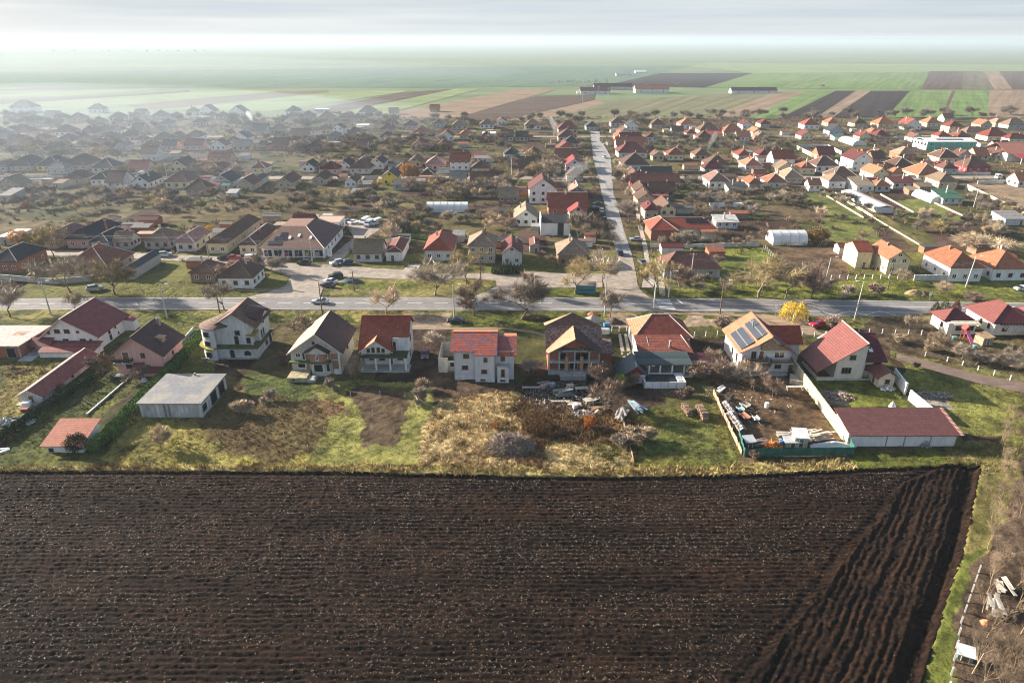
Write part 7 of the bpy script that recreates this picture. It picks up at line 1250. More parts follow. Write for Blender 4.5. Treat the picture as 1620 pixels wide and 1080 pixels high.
def truck():
    X, Y = K('D', 1485, 555); r = empty('truck', (X, Y, 0), 'white truck with a dark load bed by the wall on the right', 'truck'); 
    m = MB(); m.box(-3.2, -.9, -1.1, 1.1, .6, 2.6, WHITE); m.build('cab', r); m = MB(); m.box(-3.23, -3.18, -.95, .95, 1.6, 2.4, glassmat()); m.box(-2.9, -1.6, -1.13, -1.08, 1.6, 2.4, glassmat()); m.build('windows', r); m = MB(); m.box(-.8, 4.6, -1.15, 1.15, .8, 1.6, plain((.04, .04, .045), .7)); m.build('load_bed', r)
    for x in (-2.2, 1.8, 3.4):
        for s in (-1, 1): m = MB(); m.cyl((x, s * .95, .48), 'y', .48, .3, RUBBER, 12); m.build('wheel', r)
truck()
# ------------------------------------------------------------------ clutter in the yards
rnd = random.Random(5)
PALEW = plain((.38, .34, .29), .85, .35, 2, key='weathered_board'); BLUEP = plain((.06, .18, .36), .6); TARP = plain((.54, .54, .54), .5, .2, .8, key='tarpaulin')
def table(x, y, rz, w, d, h, label, mat=PALEW, name='table'):
    r = empty(name, (x, y, 0), label, name, None, R(rz)); m = MB()
    for k in range(6): m.box(-w / 2 + k * w / 6, -w / 2 + (k + .92) * w / 6, -d / 2, d / 2, h - .06, h + rnd.uniform(-.01, .02), mat)
    m.build('top', r)
    for sx_ in (-1, 1):
        for sy in (-1, 1): step_part(r, [(sx_ * (w / 2 - .12) - .05, sx_ * (w / 2 - .12) + .05, sy * (d / 2 - .12) - .05, sy * (d / 2 - .12) + .05, 0, h - .062)], mat, 'leg')
def boards(x, y, rz, n, L, label, mat=PALEW, name='timber_stack'):
    r = MB()
    for k in range(n):
        a = rnd.uniform(-.25, .25); z = .05 + k * .09; c, s = math.cos(a), math.sin(a); w = rnd.uniform(.12, .3); ox = rnd.uniform(-.5, .5); oy = rnd.uniform(-.7, .7); l = L * rnd.uniform(.5, 1) / 2
        r.slab([(ox - l * c + w * s, oy - l * s - w * c, z), (ox + l * c + w * s, oy + l * s - w * c, z + rnd.uniform(0, .3)), (ox + l * c - w * s, oy + l * s + w * c, z + rnd.uniform(0, .3)), (ox - l * c - w * s, oy - l * s + w * c, z)], .06, mat)
    o = r.build(name); o.location = (x, y, 0); o.rotation_euler = (0, 0, R(rz)); tag(o, label, 'timber', 'boards and timber in the yards')
def lump(name, x, y, sx_, sy, h, mat, label, cat, seed=1, n=22):
    """an uneven heap"""
    a = np.linspace(-1, 1, n); X, Y = np.meshgrid(a, a); r2 = np.sqrt(X ** 2 + Y ** 2); zz = np.clip(1 - r2 ** 1.3, 0, 1) * h * (.65 + .7 * fbm(X * 2 + seed, Y * 2, seed, 3)) + .25 * h * (fbm(X * 5, Y * 5, seed + 3, 2) - .5) * (r2 < .95) - .02
    zz = np.where(r2 > .98, -.08, zz); i = np.arange(n * n).reshape(n, n); F = np.stack([i[:-1, :-1], i[:-1, 1:], i[1:, 1:], i[1:, :-1]], -1).reshape(-1, 4)
    me = npmesh(name, np.stack([X.ravel() * sx_, Y.ravel() * sy, zz.ravel()], 1), F, mat); o = link(name, me, None, (x, y, 0)); tag(o, label, cat); return o
def sticks(name, x, y, rx, ry, h, n, colr, label, cat, seed, ln=1.6, w=.035):
    g = np.random.default_rng(seed); a = g.uniform(0, 6.28, n); q = np.sqrt(g.uniform(0, 1, n)); px, py = np.cos(a) * q * rx, np.sin(a) * q * ry; top = h * np.clip(1 - q ** 2.2, .06, 1) * (.75 + .5 * vn(px * .9 + seed, py * .9, seed)); pz = top * g.uniform(.15, 1, n)
    d = g.normal(0, 1, (n, 3)) * np.array([1, 1, .35]); d /= np.linalg.norm(d, axis=1)[:, None]; s = np.cross(d, g.normal(0, 1, (n, 3))); s /= np.linalg.norm(s, axis=1)[:, None]; c = np.stack([px, py, pz + .05], 1); L = ln * g.uniform(.3, 1, (n, 1)) / 2; W = w * g.uniform(.6, 1.6, (n, 1))
    V = np.stack([c - d * L - s * W, c - d * L + s * W, c + d * L + s * W * .4, c + d * L - s * W * .4], 1).reshape(-1, 3); V[:, 2] = np.maximum(V[:, 2], .0); C = np.repeat(np.array(colr)[None] * g.uniform(.45, 1.6, (n, 1)), 4, 0)
    o = link(name, npmesh(name, V, np.arange(4 * n).reshape(-1, 4), attrmat('sticks'), C), None, (x, y, 0)); tag(o, label, cat); return o
def logs(name, x, y, rz, w, l, h, label, cover=None, seed=1):
    q = random.Random(seed); r = empty(name, (x, y, 0), label, 'woodpile', 'firewood piles', R(rz)); m = MB(); lm = [plain(c, .9, .3, 3) for c in ((.36, .24, .15), (.20, .13, .09), (.28, .18, .12), (.13, .09, .07))]; k = 0
    z = .1
    while z < h:
        yy = -l / 2
        while yy < l / 2:
            rr = q.uniform(.08, .16); e = (z / h) ** 3 * .5; 
            if abs(yy) < l / 2 - e * l * .3: m.tube((-w / 2 + q.uniform(-.12, .12), yy, z + q.uniform(-.03, .05)), (w / 2 + q.uniform(-.12, .12), yy + q.uniform(-.05, .05), z + q.uniform(-.03, .05)), rr, rr, q.choice(lm), 5)
            yy += rr * 2.1
        z += .22
    m.build('logs', r)
    if cover:
        g_ = MB(); n = 12
        for i in range(n): 
            a, b = -l / 2 + l * i / n, -l / 2 + l * (i + .97) / n; t = h + .05 + .12 * math.sin(i * 2.1); g_.add([(-w / 2 - .15, a, t - .5), (0, a, t + .12), (w / 2 + .1, a, t - .35), (w / 2 + .1, b, t - .3), (0, b, t + .1), (-w / 2 - .15, b, t - .45)], [(0, 1, 4, 5), (1, 2, 3, 4)], cover)
        g_.build('sheet', r)
def crate(x, y, rz, w, d, h, mat, label, name='crate', cat='crate'):
    r = empty(name, (x, y, 0), label, cat, None, R(rz)); m = MB(); m.box(-w / 2, w / 2, -d / 2, d / 2, 0, h * .9, mat); m.build('body', r); m = MB(); m.box(-w / 2 - .04, w / 2 + .04, -d / 2 - .04, d / 2 + .04, h * .9 + .002, h, mat); m.build('lid', r)
def hut(x, y, rz, w, d, h, label, wall=PALEW, roof=TARP):
    r = empty('hut', (x, y, 0), label, 'hut', None, R(rz)); m = MB(); m.box(-w / 2, w / 2, -d / 2, d / 2, 0, h, wall); m.build('wall', r); m = MB(); m.slab([(-w / 2 - .2, -d / 2 - .2, h + .02), (w / 2 + .2, -d / 2 - .2, h + .02), (w / 2 + .2, d / 2 + .2, h + .5), (-w / 2 - .2, d / 2 + .2, h + .5)], .07, roof); m.build('roof', r); door(r, 'f', 0, 0, .7, h * .85, -d / 2)
P1 = lambda x, y: K('r', x, y)
table(*P1(1043, 668), 5, 2.6, 1.1, .9, 'pale slatted table on wheels in the cluttered yard of the brick shell house', name='table')
table(*P1(1082, 735), 20, 1.8, 1.5, .8, 'pale bench table tilted beside the grey board in the clutter'); table(*P1(920, 735), 2, 3.6, .5, .5, 'long low bench on the edge of the rusty scrub', name='bench'); table(*P1(745, 655), 0, 3.6, .7, .55, 'long grey bench below the grey house corner', name='bench')
boards(*P1(1275, 820), 75, 14, 4.6, 'slatted pile of grey boards on the plank fence'); boards(*P1(1370, 770), 110, 12, 4.8, 'blue and grey timber heap beside the slatted boards', plain((.28, .36, .42), .8, .5, 2)); boards(*P1(940, 690), 15, 14, 4, 'jumble of grey boards in the middle of the clutter', plain((.27, .26, .25), .9, .5, 2)); boards(*P1(1000, 750), -20, 8, 3, 'white broken boards below the jumble'); boards(*P1(830, 640), 20, 10, 3, 'pinkish grey scrap boards left of the clutter', plain((.35, .27, .25), .9, .5, 2)); boards(*P1(1150, 775), 5, 6, 4, 'reddish beams behind the pale heap', plain((.25, .15, .11), .9, .4, 2))
boards(*P1(945, 655), 60, 4, 3.6, 'thin pale ladder boards leaning in the clutter'); boards(*P1(1120, 715), 35, 3, 2.6, 'large grey board propped in the clutter', plain((.3, .31, .3), .9, .3, 1))
sticks('rubble_heap', *P1(1050, 798), 2.4, .9, .7, 150, (.5, .46, .41), 'pale rubble heap at the edge of the clutter', 'heap', 3, .9, .14); lump('rubble_heap', *P1(1140, 795), .9, .7, .9, plain((.5, .38, .22), .9, .3, 2), 'small tan heap right of the pale rubble', 'heap', 4)
for i, (x, y, s, c_, lab) in enumerate(((870, 640, .8, (.3, .33, .36), 'grey blue box left in the clutter'), (815, 650, .7, (.45, .3, .26), 'pink box beside the grey blue one'), (885, 680, .6, (.08, .2, .16), 'green crate in the clutter'), (975, 655, 1.0, (.36, .32, .27), 'tall grey block in the clutter'), (1005, 765, .8, (.55, .55, .53), 'white crate below the broken boards'))): crate(*P1(x, y), rnd.uniform(0, 90), 1.3 * s, 1.0 * s, 1.1 * s, plain(c_, .8, .3, 2), lab)
P2 = lambda x, y: K('s', x, y)
o = sticks('litter', *P1(960, 700), 9, 6.5, .5, 900, (.18, .165, .15), 'scrap and litter strewn over the cluttered yard of the brick shell house', 'litter', 50, .9, .08); o['kind'] = 'stuff'
o = sticks('litter', *P2(900, 700), 9, 7, .25, 260, (.30, .25, .2), 'scrap strewn over the brown yard below the solar house', 'litter', 51, .6, .07); o['kind'] = 'stuff'
logs('woodpile', *P2(545, 790), 8, 1.0, 3.6, 1.4, 'left firewood pile in the green plot', None, 7); logs('woodpile', *P2(632, 810), 6, 1.2, 4.6, 1.5, 'right firewood pile in the green plot', None, 8); sticks('brush_heap', *P2(500, 690), 2.0, 1.3, 1.1, 700, (.22, .14, .11), 'reddish brush heap below the pool', 'heap', 9)
logs('covered_woodpile', *P2(795, 790), 4, 1.1, 5.2, 1.2, 'upper woodpile under speckled sheet along the plank fence', plain((.22, .22, .23), .6, .8, 2.2), 10); logs('covered_woodpile', *P2(833, 870), 4, 1.2, 6.6, 1.4, 'lower woodpile under speckled sheet along the plank fence', plain((.22, .22, .23), .6, .8, 2.2), 11)
hut(*P2(1205, 975), -8, 2.2, 2.4, 1.9, 'taller white roofed hut behind the green net'); hut(*P2(1160, 985), 0, 2.6, 1.3, 1.0, 'low white roofed hut in front of the taller one'); hut(*P2(908, 985), 10, 1.6, 1.3, 1.1, 'small teal hut in the corner of the green net', plain((.05, .13, .13), .7)); 
lump('tarpaulin_heap', *P2(1405, 990), 4.2, 1.3, 1.0, TARP, 'long heap under a white tarpaulin behind the green net', 'heap', 12); boards(*P2(1325, 950), 10, 16, 5, 'pale timber stack behind the tarpaulin heap', plain((.5, .42, .33), .85, .3, 2)); boards(*P2(1225, 920), 0, 8, 4.6, 'white boards behind the taller hut'); boards(*P2(1110, 935), 5, 9, 3, 'pale boards beside the orange brush'); boards(*P2(970, 975), 4, 8, 3.4, 'reddish boards beside the teal hut', plain((.3, .2, .16), .85, .3, 2))
sticks('orange_brush', *P2(1055, 990), 1.8, 1.0, 1.1, 500, (.5, .21, .06), 'orange heap of dead branches behind the green net', 'heap', 13, 1.0, .05)
def barrel(x, y, mat, label): r = empty('barrel', (x, y, 0), label, 'barrel'); m = MB(); m.cyl((0, 0, .5), 'z', .42, 1.0, mat, 14); m.build('body', r); m = MB(); m.cyl((0, 0, 1.02), 'z', .36, .05, mat, 14); m.build('lid', r)
barrel(*P2(1100, 985), BLUEP, 'blue barrel beside the orange brush'); barrel(*P2(1015, 760), PVC, 'white barrel standing in the brown yard')
def cart(x, y, rz, mat, label, w=1.3, l=2.2):
    r = empty('cart', (x, y, 0), label, 'cart', None, R(rz)); m = MB(); m.box(-w / 2, w / 2, -l / 2, l / 2, .5, .6, mat); m.box(-w / 2, -w / 2 + .05, -l / 2, l / 2, .6, .9, mat); m.box(w / 2 - .05, w / 2, -l / 2, l / 2, .6, .9, mat); m.build('bed', r); m = MB(); m.tube((0, -l / 2, .5), (0, -l / 2 - 1.2, .3), .04, .04, METAL, 5); m.build('drawbar', r)
    for s in (-1, 1): m = MB(); m.cyl((s * (w / 2 + .1), 0, .35), 'x', .35, .16, RUBBER, 12); m.build('wheel', r)
cart(*P2(880, 825), 18, plain((.36, .17, .10), .8, .3, 2), 'reddish cart in the brown yard'); cart(*P2(858, 785), 15, plain((.25, .42, .5), .6), 'pale blue cart behind the reddish cart', 1.2, 1.2); cart(*P2(885, 760), 40, PALEW, 'pale cart at the top of the brown yard', 1.3, 1.8); cart(*P2(950, 840), 10, TARP, 'white covered machine in the brown yard', 1.0, 1.3)
table(*P2(1180, 660), 3, 3.4, .8, .9, 'grey trestle at the cream wall', plain((.42, .4, .38), .85)); crate(*P2(1190, 605), -20, 2.6, 3.2, .8, PALEW, 'large pale box of planks against the cream wall', 'planter', 'box'); boards(*P2(745, 660), 50, 6, 2.6, 'white panel leaning at the top of the plank fence', TARP)
sticks('white_sacks', *K('t', 760, 655), 1.5, .6, .6, 60, (.66, .66, .66), 'white sacks lying by the porch of the steep roofed house', 'sacks', 21, .9, .25); lump('white_bag', *K('t', 788, 755), .7, .6, 1.1, TARP, 'white bulk bag on the lawn behind the long garage', 'bag', 22); sticks('rubble_heap', *K('t', 1030, 690), 4.2, 1.5, .4, 420, (.34, .30, .25), 'grey rubble strip on the grass beside the panel wall', 'heap', 23, .8, .09); sticks('rubble_heap', *K('t', 480, 700), 3.0, 1.6, .35, 400, (.31, .24, .2), 'brown rubble strip on the lawn', 'heap', 24, .8, .09); sticks('dry_bush', *K('t', 975, 990), .9, .7, 1.1, 260, (.34, .33, .28), 'grey dry bush before the garage doors', 'bush', 25, .9)
lump('gravel_heap', *K('b', 890, 640), 3.6, 2.2, 1.6, plain((.07, .085, .085), .95, .3, 3), 'dark gravel heap at the junction', 'heap', 26); lump('earth_heap', *K('e', 790, 690), 2.6, 1.8, 1.3, plain((.3, .2, .1), .95, .3, 3), 'tan earth heap on the far verge', 'heap', 27); lump('earth_heap', *K('e', 860, 695), 2.0, 1.5, 1.0, plain((.15, .1, .06), .95, .3, 3), 'darker earth heap beside the tan one', 'heap', 28)
lump('sand_heap', *K('r', 1105, 250), 3.0, 1.8, 1.3, plain((.42, .36, .28), .95, .25, 3), 'pale sand heap behind the brick shell house', 'heap', 29); lump('brick_heap', *K('r', 1110, 215), 1.6, 1.1, 1.0, plain((.42, .16, .09), .95, .4, 4), 'orange brick heap by the tall concrete pole', 'heap', 30); lump('earth_heap', *K('r', 1235, 262), 2.6, 1.6, 1.2, plain((.09, .06, .045), .95, .4, 3), 'dark earth heap right of the tall pole', 'heap', 31); sticks('brush_heap', *K('r', 770, 240), 3.4, 2.0, 1.3, 900, (.085, .06, .045), 'dark brush heap under the big bare tree', 'heap', 32)
crate(*K('r', 1190, 283), 10, 1.4, 1.1, .9, BLUEP, 'blue tank beside the sand heap', 'tank', 'tank'); crate(*K('r', 1178, 325), 0, 2.2, 1.1, 1.2, WHITE, 'white box on the side room of the brick shell house', 'box', 'box')
lump('white_tank', *K('p', 852, 610), .8, .7, 1.2, TARP, 'white bag on the path of the pink house garden', 'bag', 33); sticks('stone_pile', *K('p', 70, 850), 4.2, 1.6, .6, 260, (.40, .40, .40), 'grey stone and timber pile at the left edge', 'heap', 34, 1.4, .16); crate(*K('p', 165, 755), 15, 1.3, 1.1, 1.1, PVC, 'white tank at the end of the long outbuilding', 'tank', 'tank'); crate(*K('p', 150, 785), 10, 1.2, .8, .7, plain((.2, .04, .07), .7), 'dark red box before the white tank'); boards(*K('p', 15, 1020), 20, 3, 2, 'pale blue board at the left edge of the field', plain((.45, .55, .6), .6))
sticks('brushwood_pile', *K('r', 620, 1000), 4.0, 2.7, 2.7, 4200, (.27, .21, .165), 'large grey brown brushwood pile at the field edge below the grey house', 'brushwood', 35, 2.6, .04)
# playground on the right
def slide():
    x, y = K('t', 1225, 370); r = empty('playhouse', (x, y, 0), 'pink and red play slide between the houses on the right', 'play equipment'); m = MB(); m.slab([(-.4, -2.2, .2), (.4, -2.2, .2), (.4, .6, 2.2), (-.4, .6, 2.2)], .1, plain((.55, .12, .25), .5)); m.build('slide', r); m = MB()
    for a in (-.5, .5): m.box(a - .05, a + .05, .6, .7, 0, 3.0, plain((.4, .06, .05), .6)); m.box(a - .05, a + .05, 1.7, 1.8, 0, 3.0, plain((.4, .06, .05), .6))
    m.build('frame', r); m = MB(); m.slab([(-.8, .4, 2.6), (0, .4, 3.5), (0, 2, 3.5), (-.8, 2, 2.6)], .06, plain((.5, .05, .04), .6)); m.slab([(0, .4, 3.5), (.8, .4, 2.6), (.8, 2, 2.6), (0, 2, 3.5)], .06, plain((.5, .05, .04), .6)); m.build('roof', r)
slide()
x, y = K('t', 1320, 385); hut(x, y, 15, 3.0, 2.4, 1.9, 'open wooden hut with a tan roof between the houses on the right', OLDW, plain((.36, .24, .13), .8, .3, 2)); crate(*K('t', 1270, 415), 0, .7, .7, .9, plain((.1, .45, .5), .5), 'turquoise bin below the wooden hut', 'bin', 'bin'); crate(*K('t', 1150, 360), 0, .8, .6, .8, plain((.08, .4, .42), .5), 'turquoise box on the lawn by the pyramid roofed house', 'box', 'box')
# the pallet things under the grove on the right
boards(*G(1572, 962), 60, 12, 3.4, 'pale pallets and scrap under the bare trees at the lower right', PALEW); boards(*G(1585, 930), 80, 8, 2.6, 'broken pale panels under the bare trees at the lower right', PALEW); hut(*G(1525, 1040), -25, 1.5, 1.0, .8, 'small green and white rabbit hutch in the fenced corner', plain((.12, .22, .16), .7), TARP); lump('brick_heap', *G(1560, 985), .8, .6, .5, plain((.45, .2, .1), .9, .4, 4), 'small orange brick heap under the bare trees', 'heap', 41)
fence('post_fence', [G(1548, 905), G(1520, 985), G(1500, 1090)], 1.2, 'post', 'thin post fence along the bottom right grove', CG, 2.5)
m = MB(); m.tube((0, 0, 0), (0, 0, 3.2), .08, .07, OLDW, 6); m.tube((0, 0, 3.0), (1.5, .6, 3.3), .05, .05, OLDW, 5); o = m.build('timber_post'); o.location = (*G(1538, 1065), 0); o.rotation_euler = (0, R(8), 0); tag(o, 'grey timber post with an arm in the fenced corner', 'post')

st = MB(); st.box(-.05, .05, -.05, .05, 0, 1.1, CG); s0 = st.build('garden_stake'); tag(s0, 'short pale stake in the orchard plot below the white porch house', 'stake', 'pale stakes in the orchard plot'); k_ = 0
for x_ in (505, 530, 555, 600, 640, 655):
    for y_ in (628, 655, 682, 712):
        o = s0 if k_ == 0 else s0.copy(); k_ += 1
        if o is not s0: COL.objects.link(o)
        a_, b_ = G(x_ - (y_ - 628) * .25, y_); o.location = (a_ + rnd.uniform(-.5, .5), b_ + rnd.uniform(-.6, .6), 0)
# ------------------------------------------------------------------ trees, shrubs, hedges
BARK = twigmat((.19, .145, .105), 'bark'); BARKP = twigmat((.30, .225, .14), 'pale_bark')
def _tubes(segs, n=4):
    V = []; F = []; o = 0
    for p, q, r0, r1 in segs:
        d = q - p; d /= (np.linalg.norm(d) + 1e-9); a = np.cross(d, (.3, .5, .81)); a /= (np.linalg.norm(a) + 1e-9); b = np.cross(d, a)
        for c, r in ((p, r0), (q, r1)):
            for k in range(n): g = 2 * math.pi * k / n; V.append(c + a * (r * math.cos(g)) + b * (r * math.sin(g)))
        for k in range(n): F.append((o + k, o + (k + 1) % n, o + n + (k + 1) % n, o + n + k))
        o += 2 * n
    return np.array(V), np.array(F)
def tree_meshes(seed, h, spread, trunk=.28, levels=4, up=.55, twigs=11, tw=.035, tl=.9, limbs=4, r0=.2, mat_t=None, mat_c=None, slim=False):
    g = np.random.default_rng(seed); segs = []; ends = []
    def grow(p, d, L, r, lev):
        n = 2 if lev else 1; q = p
        for k in range(n + 1):
            d2 = d + g.normal(0, .16, 3); d2[2] += .10 * up; d2 /= np.linalg.norm(d2); e = q + d2 * L / (n + 1); rr = r * (1 - .5 * (k + 1) / (n + 1)); segs.append((q, e, r * (1 - .5 * k / (n + 1)), rr)); q = e; d = d2
            if lev >= 2: ends.append((q, d, lev))
        if lev >= levels: ends.append((q, d, lev + 1)); return
        m = limbs if lev == 0 else g.integers(2, 4)
        for j in range(m):
            a = g.uniform(0, 2 * math.pi) + j * 2 * math.pi / m; t = np.array([math.cos(a), math.sin(a), 0]); s = spread * g.uniform(.6, 1.2)
            nd = d * (1 - .35 * s) + t * s; nd[2] = max(nd[2], -.1) + up * .5; nd /= np.linalg.norm(nd)
            grow(q, nd, L * g.uniform(.6, .85) if lev else h * g.uniform(.24, .34), r * g.uniform(.34, .5), lev + 1)
        if slim and lev == 0: grow(q, np.array([0, 0, 1.]), h * .45, r * .5, 1)
    grow(np.array([0, 0, -.1]), np.array([0., 0, 1]), h * trunk, r0, 0)
    tv, tf = _tubes(segs)
    zmax = max(e[0][2] for e in ends) + tl * .6; sc = h / zmax; V = []; 
    P = np.array([e[0] for e in ends]); D = np.array([e[1] for e in ends]); k = twigs; P = np.repeat(P, k, 0); D = np.repeat(D, k, 0); n = len(P)
    dv = D * g.uniform(.1, 1.0, (n, 1)) + g.normal(0, .55, (n, 3)); dv /= np.linalg.norm(dv, axis=1)[:, None]; L = tl * g.uniform(.4, 1.2, n)[:, None]
    st = P - D * g.uniform(0, .6, (n, 1)); sd = np.cross(dv, g.normal(0, 1, (n, 3))); sd /= np.linalg.norm(sd, axis=1)[:, None] + 1e-9; mid = st + dv * L * .5 + g.normal(0, .08, (n, 3)); en = st + dv * L
    cv = np.stack([st - sd * tw * .5, st + sd * tw * .5, mid + sd * tw * .4, en, mid - sd * tw * .4], 1).reshape(-1, 3); cf = np.arange(n * 5).reshape(-1, 5)
    a = npmesh('trunk', tv * sc, tf, mat_t or BARK); b = npmesh('crown', cv * sc, cf, mat_c)
    return a, b
TWG = twigmat((.31, .255, .20)); TWR = twigmat((.25, .18, .135)); TWT = twigmat((.44, .34, .23)); TWO = twigmat((.32, .25, .13)); TWS = twigmat((.23, .17, .115))
BIG = [tree_meshes(s, 9, 1.0, trunk=.22, twigs=15, tw=.032, tl=1.7, r0=.28, up=.4, mat_c=m) for s, m in ((1, TWG), (2, TWO), (3, TWG), (4, TWR))]
MID = [tree_meshes(s, 6, 1.0, trunk=.2, levels=3, limbs=5, twigs=20, tw=.032, tl=1.5, r0=.16, up=.45, mat_c=m) for s, m in ((11, TWG), (12, TWR), (13, TWT), (14, TWG), (15, TWO))]
SHRUB = [tree_meshes(s, 2.4, .9, trunk=.12, levels=3, limbs=6, twigs=30, tw=.035, tl=.5, r0=.05, mat_c=m) for s, m in ((21, TWG), (22, TWR), (23, TWT), (24, TWR))]
SLIM = [tree_meshes(s, 11, .38, trunk=.3, levels=4, up=.8, twigs=4, tw=.03, tl=1.1, limbs=4, r0=.14, mat_t=BARKP, mat_c=TWS, slim=True) for s in (31, 32, 33, 34)]
def rel(x, y):
    best = min(LAND, key=lambda p: (p[0] - x) ** 2 + ((p[1] - y) * .8) ** 2); dx, dy = x - best[0], y - best[1]
    return ('left of' if dx < 0 else 'right of') + ' ' + best[2] if abs(dx) > abs(dy) * .7 else ('behind' if dy > 0 else 'in front of') + ' ' + best[2]
TC = {}
def plant(kind, x, y, h, label=None, rz=None, group=None, word='bare', vi=None, wide=1.0):
    fam = dict(big=(BIG, 9), mid=(MID, 6), shrub=(SHRUB, 2.4), slim=(SLIM, 11))[kind]; i = rnd.randrange(len(fam[0])) if vi is None else vi; a, b = fam[0][i]; s = h / fam[1]
    nm = 'shrub' if kind == 'shrub' else 'tree'; tone = dict(big=('grey', 'olive', 'grey', 'brown'), mid=('grey', 'brown', 'tan', 'grey', 'olive'), shrub=('grey', 'brown', 'tan', 'brown'), slim=('pale',) * 4)[kind][i]
    if label is None: label = f"{'tall' if h > 7 else 'small' if h < 4.2 else 'mid sized'} {word} {tone} {nm} {rel(x, y)}"[:120]
    r = empty('bare_' + nm, (x, y, 0), label, nm, group or (f'bare {tone} {nm}s ' + ('near the houses' if y < 170 else 'in the village')), rnd.uniform(0, 6.28) if rz is None else rz)
    r.scale = (s * wide * rnd.uniform(.9, 1.12), s * wide * rnd.uniform(.9, 1.12), s); link('trunk', a, r); link('crown', b, r); return r
for (c, x, y, h, k, w, vi) in (('p', 60, 228, 8, 'big', 1.0, 0), ('a', 700, 562, 9.5, 'big', 1.2, 1), ('a', 430, 552, 10, 'big', 1.1, 0), ('p', 438, 197, 5, 'mid', .7, 2), ('a', 330, 335, 9, 'big', .9, 1), ('q', 205, 188, 7.5, 'big', .9, 0), ('q', 1155, 207, 6.5, 'mid', .9, 2), ('r', 180, 102, 9.5, 'big', 1.2, 0), ('c', 372, 612, 8.5, 'big', 1.1, 1),
                               ('r', 410, 222, 9, 'big', .95, 3), ('r', 690, 240, 11, 'big', 1.05, 2), ('c', 848, 692, 6, 'mid', .8, 1), ('c', 1197, 692, 9.5, 'big', 1.15, 1), ('c', 1400, 640, 9, 'big', 1.0, 0), ('r', 1212, 225, 7, 'mid', .8, 3), ('d', 358, 700, 9, 'big', .9, 1), ('d', 545, 702, 8.5, 'big', .75, 3), ('d', 1145, 712, 10.5, 'big', 1.45, 1), ('d', 1345, 722, 9.5, 'big', .8, 0), ('d', 1540, 727, 10, 'big', .8, 3),
                               ('d', 165, 155, 9, 'big', .9, 0), ('C', 830, 815, 8, 'big', 1.0, 0), ('c', 1350, 290, 8, 'big', .9, 3), ('c', 1230, 300, 9, 'big', 1.0, 2), ('C', 790, 620, 9, 'big', .9, 2), ('a', 200, 320, 7, 'big', 1.2, 1), ('a', 1390, 480, 5, 'mid', 1.2, 1), ('b', 250, 570, 5, 'mid', .9, 0), ('b', 330, 570, 5.2, 'mid', .9, 0), ('b', 170, 525, 5, 'mid', .9, 0), ('e', 15, 725, 8, 'big', .8, 3), ('e', 1340, 380, 6, 'mid', 2.3, 2), ('C', 340, 620, 10, 'big', 1.0, 3), ('C', 370, 540, 9, 'big', 1.0, 0)):
    plant(k, *K(c, x, y), h * 1.15, vi=vi, wide=w)
